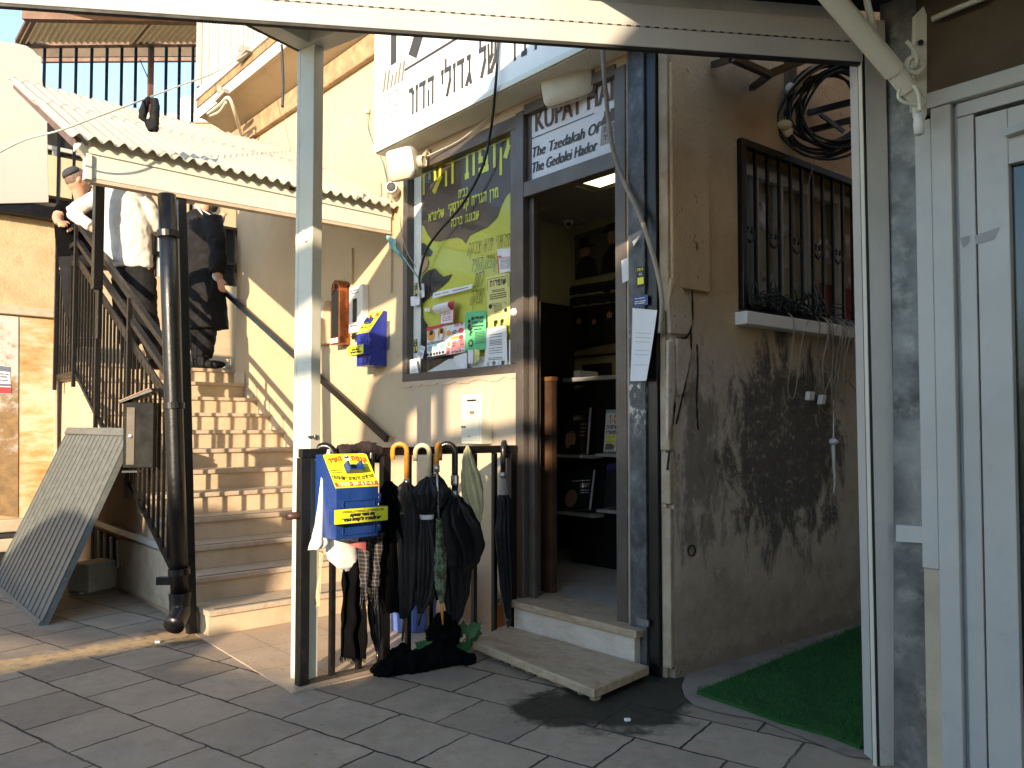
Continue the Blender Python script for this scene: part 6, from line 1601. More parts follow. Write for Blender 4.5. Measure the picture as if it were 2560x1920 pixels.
m = MB(); m.tube(spline([dP(2284, 212, 2.55), dP(2297, 236, 2.55), dP(2300, 278, 2.55)], 4), .007, 8); a = dP(2297, 284, 2.55); m.build('hook', M['cream_metal'], aw, smooth=True)
m = MB(); m.tube([a, a-Z*.035, a-Z*.07], [.014, .018, .015], 12); m.build('white_toggle', M['white_plastic'], aw, smooth=True)
m = MB(); m.tube(spline([dP(2250, 222, 2.56), dP(2246, 242, 2.56), dP(2262, 256, 2.56), dP(2300, 262, 2.56)], 4), .006, 8); m.build('loop', M['cream_metal'], aw, smooth=True)
cable('beige rod running along the brown board above the right shop front', [fP(2330, 48, RW_+.02), fP(2390, 22, RW_+.02), fP(2470, -10, RW_+.02)], .010, M['cream_metal'], 'rod', cat='rod')

# ------------------------------------------------------------------ side wall: barred window, cables, hose, turf
sw = thing('side_window', 'dim window behind a black wrought iron grille on the side wall', 'window', S(1.4, 0, 1.8))
m = MB(); m.sb(.52, 2.5, -.02, .075, 1.755, 1.825); m.build('sill', M['sign_white'], sw, bevel=.005)
m = MB(); m.sb(A0, A1, -.24, -.14, ZS+.02, ZG); m.build('reveal_back', plain('dim_room_behind_glass', (.42, .39, .28), .8), sw)
m = MB()
for a in (.56, .78, 1.02, 1.32, 1.66, 2.0): m.sb(a, a+.05, -.10, -.06, 1.86, 2.62)
m.sb(.56, 2.3, -.102, -.055, 1.826, 1.86); m.sb(.56, 2.3, -.102, -.055, 2.62, 2.68); m.build('sash', M['louvre'], sw)
m = MB(); r = random.Random(5)
for k in range(30):
    a, z = r.uniform(.6, 2.2), r.uniform(1.86, 2.4); m.sb(a, a+r.uniform(.05, .16), -.138+.0003*k, -.135+.0003*k, z, z+r.uniform(.04, .16))
m.build('stored_goods', plain('pale_stored_goods', (.80, .77, .64), .8, 0, .6, 12, 0), sw)
m = MB(); m.sb(1.55, 1.95, -.126, -.124, 1.88, 2.12); m.build('red_goods', plain('dim_red_goods', (.30, .06, .05), .8), sw)
m = MB(); m.face([S(.58, -.08, 1.86), S(2.3, -.08, 1.86), S(2.3, -.08, 2.62), S(.58, -.08, 2.62)]); m.build('pane', M['glass'], sw)
gr_ = thing('window_grille', 'black wrought iron bars with small heart scrolls over the side window', 'grille', S(1.4, .03, 1.85))
m = MB(); m.sb(.555, 2.4, -.01, .03, 2.725, 2.765); m.sb(.555, 2.4, -.01, .03, 1.845, 1.875); m.sb(.555, .595, -.01, .03, 1.875, 2.725); m.build('frame', M['black_metal'], gr_, bevel=.003)
k = 0; a = .70
ba = [.595]
while a < 2.35:
    m = MB(); m.sb(a-.008, a+.008, .0, .016, 1.875, 2.725); m.build('bar', M['black_metal'], gr_); ba.append(a); a += .112; k += 1
for i in range(0, len(ba)-1, 2):
    c = (ba[i]+ba[i+1])/2; z = 2.27; m = MB(); hw = (ba[i+1]-ba[i])/2-.006
    for s in (-1, 1):
        pts = [S(c, .008, z-.055), S(c+s*hw*.75, .008, z-.03), S(c+s*hw*.9, .008, z+.01), S(c+s*hw*.6, .008, z+.03), S(c+s*hw*.3, .008, z+.015), S(c+s*hw*.45, .008, z-.002)]
        m.tube(spline(pts, 4), .0065, 6)
    m.build('scroll', M['black_metal'], gr_, smooth=True)
# cables heaped on the sill
m = MB(); r = random.Random(21)
for k in range(34):
    a0 = r.uniform(.62, 1.3); p = []
    for i in range(6):
        a0 += r.uniform(-.12, .16); p.append(S(min(max(a0, .6), 1.9), .03+r.uniform(0, .05), 1.85+abs(r.gauss(0, .06))))
    m.tube(spline(p, 4), r.choice((.003, .004, .0045)), 5)
tag(m.build('cable_tangle', M['cable_black'], smooth=True), 'tangle of dark cables heaped on the side window sill', 'cables', kind='stuff')
m = MB()
for k in range(15):
    a0 = r.uniform(.72, 1.7); L = r.uniform(.12, .5); p = [S(a0, .05, 1.86), S(a0+r.uniform(-.02, .03), .085, 1.80), S(a0+r.uniform(-.03, .05), .06, 1.78-L*.5), S(a0+r.uniform(-.05, .06), .03, 1.78-L)]
    if r.random() < .4: p += [S(a0+r.uniform(.05, .12), .04, 1.78-L-.03), S(a0+r.uniform(.1, .2), .06, 1.70), S(a0+.18, .08, 1.82)]
    m.tube(spline(p, 5), r.choice((.0035, .005)), 6)
tag(m.build('hanging_cables', M['conduit'], smooth=True), 'loose brown cables hanging down from the side window sill', 'cables', kind='stuff')
cable('brown cable sagging from the sill towards the white column', [sP(2096, 880, .02), sP(2110, 930, .02), sP(2140, 975, .02), sP(2165, 975, .03)], .004, M['conduit'])
jb = thing('wall_socket', 'broken white junction box hanging on cables below the side window', 'junction box', sP(2035, 1000, .03))
q = sP(2018, 990, .03); m = MB(); m.box(q-SV*.03-Z*.025, SV*.055, SN*.03, Z*.05+SV*.012); m.build('box', M['white_plastic'], jb, bevel=.004)
q = sP(2046, 998, .04); m = MB(); m.box(q-SV*.02-Z*.03, SV*.04, SN*.03, Z*.055+SV*.02); m.build('lid', M['white_plastic'], jb, bevel=.004)
cable('cable holding the broken junction box under the sill', [sP(2028, 850, .04), sP(2024, 900, .03), sP(2032, 950, .04), sP(2030, 985, .04)], .005, M['cable_black'])
m = MB(); q = sP(2083, 1104, .012); m.ball(q, (.03, .03, .02)); m.tube(spline([q, sP(2084, 1160, .008), sP(2087, 1200, .006), sP(2084, 1232, .004)], 4), [.010]*4+[.008]*4+[.005]*5, 6); m.tube(spline([q, sP(2084, 1050, .006), sP(2083, 1000, .004)], 4), .004, 5)
tag(m.build('plaster_drip', M['sign_white'], smooth=True), 'white plaster blob with a long drip on the blackened side wall', 'plaster')
m = MB(); q = sP(1728, 1376, .0); m.lathe(q-SN*.05, SN, [(.028, 0), (.030, .056), (.024, .056), (.022, .01)], 18, cap=True); tag(m.build('pipe_mouth', M['gasket'], smooth=False), 'round black pipe mouth low in the side wall near the corner', 'pipe')
hs = thing('hose_coil', 'large coil of dark hose hung on iron arms high on the side wall', 'hose', sP(2075, 270, .18))
hc = sP(2078, 268, .20); m = MB(); r = random.Random(2)
hx = (SV*.62+SN*.62).normalized(); hz = (Z*.97+SN*.15).normalized()
for k in range(13):
    rr = .225+r.uniform(-.045, .035); c = hc+SN*r.uniform(-.04, .04)+hx*r.uniform(-.03, .03)+Z*r.uniform(-.035, .02); a_, b2_, p2 = r.uniform(.88, 1.1), r.uniform(.92, 1.08), r.uniform(0, 6)
    m.tube([c+hx*math.cos(q)*rr*a_*(1+.03*math.sin(3*q+p2))+hz*math.sin(q)*rr*b2_*(1+.03*math.sin(2*q+p2))+SN*.02*math.sin(2*q+p2) for q in [k2*2*math.pi/36 for k2 in range(37)]], .008, 6, cap=False)
m.build('coil', M['cable_black'], hs, smooth=True)
m = MB(); m.tube(arc(hc+SN*.02, hx, hz, .25, 1.5, 2.75, 14), .020, 8); m.build('bleached_loop', M['conduit'], hs, smooth=True)
m = MB()
for y in (275, 320):
    a, b_ = sP(2020, y+8, .0), sP(2135, y-22, .24); m.bar(a, b_, .03, .03)
m.bar(sP(2050, 285, .1), sP(2110, 330, .2), .02, .02); m.bar(sP(2130, 310, .1), sP(2160, 350, .1), .03, .03)
m.build('arm', M['black_metal'], hs)
m = MB(); m.tube(spline([sP(2042, 360, .05), sP(2036, 400, .06), sP(2024, 450, .05), sP(2012, 500, .03)], 5), .002, 5); tag(m.build('thread', M['conduit']), 'thin thread hanging from the hose coil over the grille', 'thread')
lf = thing('wall_lamp_fitting', 'dirty white broken lamp fitting high on the side wall', 'lamp', sP(1972, 220, .03))
m = MB(); q = sP(1972, 215, .0); m.box(q-SV*.05-Z*.07, SV*.09, SN*.03, Z*.2); m.build('plate', M['plywood'], lf, bevel=.004)
m = MB(); q = sP(1978, 222, .05); m.lathe(q, SN, [(.03, -.02), (.036, .0), (.024, .02), (.012, .022)], 12); m.build('socket', M['white_plastic'], lf, smooth=True)
m = MB(); q = sP(1962, 312, .03); m.ball(q, (.045, .03, .028), 9, 6); m.ball(q+SV*.03-Z*.03, (.03, .02, .035), 8, 6); m.build('foam_lump', M['hook_cream'], lf)
br = thing('steel_bracket', 'dark steel angle bracket under the eaves of the side wall', 'bracket', sP(1900, 170, .1))
m = MB(); m.bar(sP(1784, 162, .02), sP(1830, 146, .3), .03, .03); m.bar(sP(1830, 146, .3), sP(1922, 186, .28), .03, .03); m.bar(sP(1922, 186, .28), sP(2010, 150, .3), .03, .04); m.bar(sP(1880, 220, .02), sP(1922, 188, .26), .03, .03); m.build('frame', M['black_metal'], br)
m = MB(); m.prism([sP(x, y, .1) for x, y in ((1800, 150), (1990, 150), (1985, 120), (1800, 110))], SN*.3); m.build('shelf', M['dark_void'], br)
m = MB(); m.prism([p for p in (gP(1742, 1735, .006), gP(2172, 1563, .006), gP(2330, 1545, .006), gP(2330, 1905, .006), gP(2185, 1868, .006), gP(2150, 1874, .006), gP(2120, 1862, .006), gP(2070, 1842, .006), gP(1960, 1812, .006), gP(1850, 1772, .006))], Z*.014)
tm_ = thing('artificial_turf', 'dark green artificial turf mat in the passage beside the side wall', 'turf mat', gP(2000, 1720))
m.build('backing', M['turf'], tm_)
poly = [gP(x, y) for x, y in ((1738, 1735), (2172, 1561), (2330, 1543), (2330, 1905), (2185, 1870), (2150, 1877), (2120, 1864), (2070, 1844), (1960, 1814), (1850, 1774))]
def inside(p):
    c = False
    for i in range(len(poly)):
        a, b_ = poly[i], poly[i-1]
        if (a.y > p.y) != (b_.y > p.y) and p.x < (b_.x-a.x)*(p.y-a.y)/(b_.y-a.y)+a.x: c = not c
    return c
r = random.Random(44); m = MB(); xs = [p.x for p in poly]; ys = [p.y for p in poly]; n_ = 0
while n_ < 16000:
    p = V((r.uniform(min(xs), max(xs)), r.uniform(min(ys), max(ys)), .018))
    if not inside(p): continue
    n_ += 1
    q = r.uniform(0, 6.28); d = V((math.cos(q), math.sin(q), 0)); h = r.uniform(.009, .018); l = V((r.gauss(0, .006)-.004, r.gauss(0, .006), h))
    m.cur = 1 if r.random() < .3 else 0
    m.face([p-d*.0016, p+d*.0016, p+l])
pl = m.build('pile', [plain('turf_blade', (.018, .085, .018), .6, 0, .3, 9, 0), plain('pale_turf_blade', (.05, .16, .04), .6, 0, .3, 9, 0)], tm_, recalc=False); pl['kind'] = 'stuff'
# ------------------------------------------------------------------ neighbouring building on the left
TL_ = 6.05
def lp6(x, y, t=TL_): return tP(x, y, t)
nb = thing('left_building', 'ochre neighbouring wall with a rusted door and a white sheet metal panel', 'building', lp6(60, 1297))
m = MB(); a = tpx(142, 900, TL_)[1]
m.fb(TL_, TL_+.2, a, 7, 0, 3.35); m.build('wall', M['stucco2'], nb)
m = MB(); w0 = tpx(120, 520, TL_-.1)[1]; z0, z1 = tpx(60, 538, TL_-.1)[2], tpx(60, 506, TL_-.1)[2]
m.fb(TL_-.12, TL_, w0-.1, 6, z0, z1); m.build('dark_beam', M['black_metal'], nb, bevel=.004)
m = MB(); t_ = TL_-.14
P = [tP(x, y, t_) for x, y in ((122, 506), (118, 300), (106, 200), (104, 142), (94, 138), (82, 124), (66, 114), (40, 108), (-260, 70), (-260, 515))]
m.prism(P, U*.03); m.build('white_panel', M['panel_white'], nb, bevel=.004)
m = MB(); z0, z1 = tpx(60, 790, TL_)[2], tpx(60, 768, TL_)[2]; m.fb(TL_-.05, TL_, tpx(134, 780, TL_)[1], 6, z0, z1); m.build('lintel', M['stone_cream'], nb, bevel=.01)
m = MB(); P = [tP(x, y, TL_-.012) for x, y in ((48, 792), (136, 800), (136, 1300), (46, 1296))]; m.prism(P, U*.012); m.build('rusted_door', M['rust'], nb, bevel=.003)
m = MB(); P = [tP(x, y, TL_-.03) for x, y in ((136, 796), (143, 798), (143, 1300), (136, 1300))]; m.prism(P, U*.03); m.build('door_post', M['stone_cream'], nb, bevel=.003)
m = MB(); P = [tP(x, y, TL_-.02) for x, y in ((-200, 770), (46, 792), (45, 1294), (-200, 1260))]; m.prism(P, U*.02); m.build('peeling_panel', M['peel'], nb)
pt_ = thing('door_sign', 'torn striped sign with a red band on the peeling panel left of the door', 'sign', tP(10, 980, TL_-.03))
sq = quadmap([tP(x, y, TL_-.024) for x, y in ((-60, 905), (24, 916), (28, 985), (-60, 985))]); nn = -U
m = MB(); m.face([sq(0, 0), sq(1, 0), sq(1, 1), sq(0, 1)]); m.build('plate', M['paper_white'], pt_)
m = MB(); m.face([sq(0, .02)+nn*.002, sq(1, .02)+nn*.002, sq(1, .24)+nn*.002, sq(0, .24)+nn*.002]); m.build('red_band', M['paper_red'], pt_)
m = MB(); m.face([sq(0, .28)+nn*.002, sq(1, .28)+nn*.002, sq(1, .36)+nn*.002, sq(0, .36)+nn*.002]); m.face([sq(0, .8)+nn*.002, sq(1, .8)+nn*.002, sq(1, .98)+nn*.002, sq(0, .98)+nn*.002]); greek(m, lambda x, y: sq(x, y)+nn*.003, nn, .1, .95, (.46, .58, .68), .05, 2); m.build('print', plain('grey_blue_print', (.16, .18, .24), .6), pt_)
st_ = thing('door_steps', 'two worn stone slabs forming steps before the rusted door', 'steps', gP(30, 1390))
for (y0, y1, dt, nm) in ((1297, 1328, .12, 'slab'), (1344, 1376, .42, 'slab')):
    z1, z0 = tpx(60, y0, TL_-dt)[2], tpx(60, y1, TL_-dt)[2]
    m = MB(); m.fb(TL_-dt, TL_+.0, tpx(128, y0, TL_-dt)[1], 5.5, max(z0, .01), z1); m.build(nm, M['stone_cream'], st_, bevel=.012)
m = MB(); m.fb(TL_-.40, TL_-.02, tpx(128, 1330, TL_-.1)[1]+.02, 5.4, .0, tpx(60, 1330, TL_-.12)[2]); m.build('base', M['dark_void'], st_)

# ------------------------------------------------------------------ things beyond the landing
ew = thing('rear_wall', 'cream wall with a dark shaded window band behind the landing', 'wall', W(8.6, -1, 1.8))
m = MB(); m.fb(8.6, 8.8, -6, 1.6, 1.8, 3.25); m.fb(8.6, 8.8, -6, 1.6, 4.1, 4.6); m.build('wall', M['facade'], ew)
m = MB(); m.fb(8.75, 8.8, -6, 3.2, 3.25, 4.1); m.build('window_band', M['dark_void'], ew)
m = MB(); r = random.Random(6)
w = -5.8
while w < 3.2:
    m.fb(8.62, 8.64, w, w+.02, 3.25, 4.1); w += .16
m.fb(8.6, 8.66, -6, 3.2, 3.55, 3.6); m.build('bars', M['black_metal'], ew)
m = MB()
for k in range(9): w = r.uniform(-1, 3.0); m.fb(8.66, 8.72, w, w+r.uniform(.1, .4), 3.27, 3.27+r.uniform(.2, .7))
m.build('hanging_laundry', M['cloth_white'], ew)
m = MB(); m.fb(7.4, 7.9, -.6, .9, 1.80, 1.95); m.fb(7.6, 7.9, -.6, .9, 1.95, 2.10); m.build('low_step', M['stone_riser'], ew, bevel=.005)
fb2 = thing('far_balcony', 'dim far balcony with white goods seen past the edge of the white metal panel', 'balcony', W(8.9, .7, 3.9))
m = MB(); m.fb(8.9, 9.3, -.4, 2.2, 3.3, 5.1); m.build('recess', M['dark_void'], fb2)
m = MB()
for z in (3.95, 4.35, 4.75): m.fb(8.84, 8.9, -.4, 2.2, z, z+.05)
for w in (.2, .55, .9, 1.3): m.fb(8.85, 8.89, w, w+.05, 3.3, 4.75)
m.build('shelf_frame', M['grey_metal'], fb2)
m = MB(); r = random.Random(8)
for k in range(14): w, z = r.uniform(.1, 1.4), r.choice((3.5, 4.0, 4.4)); m.fb(8.86, 8.895, w, w+r.uniform(.08, .2), z, z+r.uniform(.1, .28))
m.build('white_goods', M['louvre'], fb2)
# upper terrace with bars and corrugated roof
YB = 9.6
ut = thing('terrace_roof', 'corrugated terrace roof on brown steel frame with black bars against the sky', 'canopy', dP(280, 300, YB))
c0, c1 = dP(37, 107, YB-.2), dP(540, 98, YB-.2); zr = c0.z
c1.z = zr
ev = (c1-c0).normalized(); nrr = V((-ev.y, ev.x, 0))
n_ = int((c1-c0).length/.076*6)
m = MB(); bk = U*-3.2; m.grid(lambda a, b_: lerp(c0, c1, a)+bk*b_+Z*(.016*math.sin(a*n_/6*2*math.pi)+.0), n_, 6); o = m.build('roof_sheet', plain('tan_roof_underside', (.80, .66, .42), .6, 0, .06, 3, .05), ut, smooth=True, recalc=False)
m = MB(); m.bar(dP(42, 108, YB-.1), dP(500, 104, YB-.1), .08, .10); m.bar(dP(46, 110, YB-.1), dP(46, 110, YB-.1)+bk, .08, .09); q = dP(330, 108, YB-.1); m.bar(q, q+bk, .08, .09); m.bar(dP(60, 40, 8.6), dP(640, 52, 8.6), .08, .1); m.build('frame', M['brown_paint'], ut)
m = MB(); m.bar(dP(60, 152, YB+.6), dP(512, 149, YB+.6), .05, .05); m.build('rail', M['brown_paint'], ut)
m = MB(); P = [dP(x, y, YB+.7) for x, y in ((48, 116), (512, 108), (512, 140), (48, 143))]; m.prism(P, V((0, .03, 0))); m.build('board', M['plywood'], ut)
for x in (112, 152, 191, 230, 268, 305, 340, 416, 449, 483):
    m = MB(); a = dP(x, 112, YB); m.bar(a, V((a.x, a.y, 3.2)), .034, .02, U); m.build('bar', M['black_metal'], ut)
m = MB(); a = dP(378, 108, YB); m.bar(a, V((a.x, a.y, 3.2)), .06, .06, U); m.build('post', M['brown_paint'], ut)
m = MB(); m.tube([dP(350, 150, YB+.3), dP(372, 200, YB)], .008, 6); m.build('brace', M['black_metal'], ut)
fb_ = thing('far_building', 'far pale building block carrying the white water tank', 'building', dP(480, 320, 22))
c = dP(480, 308, 22); m = MB(); m.box(V((c.x-3, c.y, 0)), V((8, 0, 0)), V((0, 6, 0)), Z*c.z); m.build('block', M['stucco2'], fb_)
m = MB(); m.box(V((c.x-3.1, c.y-.1, c.z)), V((8.2, 0, 0)), V((0, 6.2, 0)), Z*.25); m.build('parapet', M['sign_white'], fb_)
tk = MB(); c = dP(473, 306, 23); tk.lathe(V((c.x, c.y, c.z)), Z, [(.27, 0), (.28, .1), (.28, .62), (.22, .70), (.08, .73)], 20); tag(tk.build('water_tank', M['tank_white'], smooth=True), 'white cylindrical water tank on a roof seen beyond the terrace bars', 'water tank')

# ------------------------------------------------------------------ clothes line with sock, balcony cables
cable('pale clothes line strung across above the stair roof', [dP(-30, 396, 4.0), dP(60, 350, 4.0), dP(150, 326, 4.0), dP(250, 289, 4.1), dP(350, 252, 4.3), dP(450, 214, 4.9), dP(545, 178, 5.8), fP(618, 132, .42)], .0055, M['cable_white'], 'clothes_line', cat='clothes line')
sk = MB()
for lv in ([(376, 243, 8), (366, 256, 13), (359, 278, 15), (356, 294, 14), (352, 300, 11)], [(388, 244, 9), (389, 262, 15), (387, 284, 17), (385, 304, 17), (383, 318, 19), (382, 329, 17)], [(368, 300, 10), (374, 312, 14), (380, 322, 15)]):
    p = [dP(x, y, 4.36) for x, y, h in lv]; pts = spline(p, 3); rr = []
    hh = [h*4.36/F*.72 for *_, h in lv]
    for i in range(len(pts)): f = i/(len(pts)-1)*(len(hh)-1); k = min(int(f), len(hh)-2); rr.append(lerp(hh[k], hh[k+1], f-k))
    sk.tube(pts, rr, 10)
tag(sk.build('socks', M['coat_black'], mods=organic(.006, 3, .012, .03)), 'pair of dark socks hanging on the pale clothes line', 'socks')
ins = thing('line_bracket', 'rusty insulator bracket on the balcony edge holding the clothes line', 'bracket', fP(612, 128, .4))
m = MB(); q = fP(610, 132, .40); m.bar(q-U*.10, q+U*.12-Z*.02, .05, .04); m.ball(q+Z*.05+U*.05, (.03, .03, .04), 8, 6); m.build('body', M['conduit'], ins)
ins = thing('line_bracket', 'rusty insulator bracket at the left end of the balcony edge', 'bracket', fP(552, 228, .4))
m = MB(); q = fP(556, 236, .40); m.bar(q-U*.10, q+U*.12-Z*.02, .05, .04); m.ball(q+Z*.06+U*.06, (.03, .03, .05), 8, 6); m.build('body', M['conduit'], ins)
cable('thick beige cable dropping from the balcony corner onto the stair roof', [fP(520, 285, .38), fP(550, 262, .40), fP(572, 245, .40), fP(590, 290, .30), fP(604, 340, .12), fP(622, 385, .06), fP(650, 410, .05), fP(690, 438, .05), fP(735, 462, .05)], .016, M['beige_plastic'])
cable('second beige cable looped under the balcony edge', [fP(524, 290, .36), fP(548, 280, .38), fP(566, 255, .40)], .014, M['beige_plastic'])
cable('dark cable end dangling from the pergola beam', [dP(704, 112, 4.4), dP(706, 150, 4.4), dP(708, 210, 4.4), dP(706, 268, 4.4)], .008, M['cable_black'])
cable('thin dark wire along the wall under the balcony bracket', [fP(655, 112, .3), fP(690, 122, .2), fP(720, 128, .15)], .006, M['cable_black'])

# ------------------------------------------------------------------ unseen shade blockers added behind the viewer, outlines drawn from the wanted shadows
EA = V((.9694, -.2457, 0))
def oc(a, b): return SUNH*5.0+EA*a+Z*b
ob = thing('shade_blockers', 'unseen blockers added behind the viewer to shape the sunlight', 'building', oc(2, 0))
def blk(nm, pts, mat='stucco2', th=.12):
    m = MB(); m.prism([oc(*p) for p in pts], SUNH*th); m.build(nm, M[mat], ob)
blk('tall_blocker', [(-.93, 0), (7, 0), (7, 6.4), (-.25, 6.4), (-.22, 4.68), (-.34, 4.52), (-.5, 4.40), (-.93, 4.36)])
blk('low_blocker', [(-9, 0), (-.93, 0), (-.93, 2.22), (-2.62, 2.22), (-2.75, 2.42), (-3.4, 2.16), (-4.5, 2.10), (-9, 2.1)])
blk('left_blocker', [(-9, 2.4), (-4.6, 2.32), (-3.4, 2.30), (-2.78, 2.60), (-2.72, 2.95), (-2.9, 3.05), (-3.05, 3.2), (-3.5, 3.26), (-3.82, 3.2), (-3.9, 3.04), (-4.15, 3.12), (-4.45, 3.16), (-4.8, 3.12), (-5.15, 3.0), (-5.4, 2.82), (-6, 2.75), (-9, 2.85)], 'corr')
blk('side_blocker', [(-1.62, 2.22), (-.93, 2.22), (-.93, 3.52), (-1.2, 3.5), (-1.5, 3.38)], 'plywood')
blk('blocker_bar', [(-2.62, 3.70), (-.93, 3.66), (-.93, 3.74), (-2.62, 3.80)], 'brown_paint')
blk('blocker_upright', [(-1.80, 3.78), (-1.68, 3.78), (-1.68, 4.10), (-1.80, 4.10)], 'brown_paint')
blk('blocker_panel', [(-2.60, 3.80), (-2.05, 3.80), (-2.05, 4.30), (-2.30, 4.36), (-2.46, 4.28), (-2.56, 4.05)], 'plywood')
blk('blocker_band', [(-2.05, 3.98), (-1.8, 4.06), (-1.68, 4.10), (-.93, 4.10), (-.93, 4.36), (-2.05, 4.30)], 'plywood')
# ------------------------------------------------------------------ people on the stairs
def zz(x, y): return x*.3858, 420+y*.3858
def person(label, Y, foot):
    p = thing('person', label, 'person', dP(*zz(*foot), Y)); k = .3858*Y/F
    q = lambda x, y, d=0: dP(*zz(x, y), Y)+V((0, d, 0))
    return p, q, k
def limb(m, pts, r, n=12): m.tube(spline(pts, 4), [x for i in range(len(r)-1) for x in [lerp(r[i], r[i+1], f/4) for f in range(4)]]+[r[-1]], n)
def torso(m, q, k, levels, flat=.62, n=20):
    """levels: (x centre, y, half width, depth offset)"""
    out = []
    for i in range(len(levels)-1):
        for j in range(4):
            f = j/4; out.append([lerp(levels[i][c], levels[i+1][c], f) for c in range(4)])
    out.append(levels[-1]); b = len(m.v)
    for x, y, h, d in out:
        c = q(x, y, d)
        for j in range(n):
            a = 2*math.pi*j/n; m.v.append(c+V((math.cos(a)*h*k, math.sin(a)*h*k*flat, 0)))
    for i in range(len(out)-1):
        for j in range(n): m.f.append([b+i*n+j, b+i*n+(j+1) % n, b+(i+1)*n+(j+1) % n, b+(i+1)*n+j]); m.mi.append(0)
    m.f.append([b+j for j in range(n)]); m.mi.append(0); m.f.append([b+(len(out)-1)*n+j for j in range(n)]); m.mi.append(0)
def hand(m, w, d, up, s=1.0):
    """palm with five bent fingers: w wrist, d pointing direction, up = back of the hand"""
    d = d.normalized(); up = (up-d*up.dot(d)).normalized(); x = d.cross(up)
    m.ell(w+d*.045*s, x*.04*s, d*.055*s, up*.018*s, 12, 8)
    for i, L in enumerate((.062, .072, .068, .052)):
        a = w+d*.085*s+x*(i-1.5)*.021*s; m.tube([a-d*.02*s, a+d*L*.45*s, a+d*L*.8*s-up*.018*s, a+d*L*.9*s-up*.04*s], [.0105*s, .0098*s, .009*s, .0075*s], 8)
    a = w+d*.03*s-x*.035*s; m.tube([a, a+d*.03*s-x*.025*s, a+d*.06*s-x*.03*s-up*.012*s], [.013*s, .0115*s, .009*s], 8)
def head(m, c, fwd, s=1.0, tilt=0):
    f = V(fwd).normalized(); x = f.cross(Z).normalized(); u = x.cross(f).normalized()
    m.ell(c, x*.074*s, f*.094*s, u*.105*s, 16, 12)
    m.ell(c+f*.03*s-u*.065*s, x*.052*s, f*.06*s, u*.055*s, 12, 8)
    m.tube([c+f*.088*s+u*.015*s, c+f*.112*s-u*.022*s, c+f*.092*s-u*.035*s], [.009*s, .015*s, .012*s], 8)
    for sd in (-1, 1):
        m.ell(c+x*.076*s*sd-f*.008*s-u*.005*s, x*.012*s, f*.02*s, u*.032*s, 8, 6)
        m.ell(c+f*.078*s+x*.03*s*sd+u*.022*s, x*.016*s, f*.014*s, u*.008*s, 8, 6)
    m.ell(c+f*.092*s-u*.058*s, x*.026*s, f*.012*s, u*.008*s, 8, 6)
    return f, x, u
# --- man in the white shirt, leaning over the rail with his back to us
p, q, k = person('man in an untucked white shirt and black trousers leaning on the stair railing', 6.30, (900, 1290))
m = MB()
hc = q(815, 40, .10); f, x, u = head(m, hc, (.25, .85, -.5))
m.tube([q(790, 130, .02), q(800, 70, .07)], [.062, .06], 12)
torso(m, q, k, [(790, 130, 90, .02), (800, 250, 130, .0), (830, 450, 120, 0), (870, 640, 118, .0)])
limb(m, [q(650, 190), q(545, 240, .02), q(450, 300, .05)], [.055, .05, .045]); limb(m, [q(450, 300, .05), q(540, 350, .02), q(630, 410, -.02)], [.045, .04, .03]); hand(m, q(632, 412, -.02), q(660, 450, -.02)-q(632, 412, -.02), V((0, -1, .3)))
limb(m, [q(940, 220), q(990, 320, .02), q(1005, 400, .08)], [.055, .05, .045]); limb(m, [q(1005, 400, .08), q(985, 330, .3), q(975, 260, .42)], [.045, .038, .03]); hand(m, q(978, 268, .40), V((.2, .8, .3)), V((0, -.2, 1)))
limb(m, [q(810, 660), q(820, 930, -.04), q(830, 1220, .02)], [.09, .06, .045]); limb(m, [q(930, 660), q(950, 930, -.03), q(960, 1220, .06)], [.09, .06, .045])
m.build('body', M['skin'], p, mods=organic(.011, 3))
m = MB()
torso(m, q, k, [(785, 112, 52, .02), (785, 125, 100, .0), (782, 165, 142, -.02), (800, 240, 166, -.04), (815, 340, 166, -.05), (830, 450, 162, -.05), (845, 550, 152, -.04), (862, 655, 140, -.02)])
limb(m, [q(668, 185, -.01), q(560, 225, .0), q(452, 285, .02)], [.070, .060, .054]); limb(m, [q(452, 285, .02), q(530, 335, .0), q(606, 385, -.03)], [.054, .048, .042])
limb(m, [q(930, 215, -.01), q(985, 310, .0), q(998, 390, .06)], [.082, .074, .062]); limb(m, [q(998, 385, .06), q(980, 330, .25), q(978, 280, .36)], [.06, .052, .044])
m.build('shirt', M['shirt_white'], p, mods=organic(.010, 3, .03, .10))
m = MB(); torso(m, q, k, [(795, 88, 50, .06), (788, 100, 62, .03), (784, 118, 66, .02)]); m.build('collar', M['shirt_white'], p, mods=organic(.009, 2))
m = MB(); torso(m, q, k, [(870, 630, 132, .0), (872, 700, 136, -.02), (875, 760, 120, -.02)])
limb(m, [q(815, 720, -.01), q(832, 950, -.05), q(845, 1225, .02)], [.105, .085, .068]); limb(m, [q(935, 720, -.01), q(965, 950, -.04), q(985, 1225, .06)], [.105, .086, .07])
m.build('trousers', M['trousers'], p, mods=organic(.013, 3, .03, .09))
m = MB()
for a in (845, 985): m.ell(q(a, 1262, .06), V((.05, 0, 0)), V((0, .13, 0)), V((0, 0, .05)), 12, 8)
m.build('shoes', M['coat_black'], p, mods=organic(.012, 2))
m = MB(); m.ell(hc-f*.02+u*.02, x*.078, f*.09, u*.095, 14, 10); m.build('hair', M['hair'], p, mods=organic(.011, 2))
m = MB(); m.ell(hc-f*.04+u*.05, x*.07, f*.07, u*.07, 14, 10); m.build('skullcap', M['coat_black'], p, smooth=True)
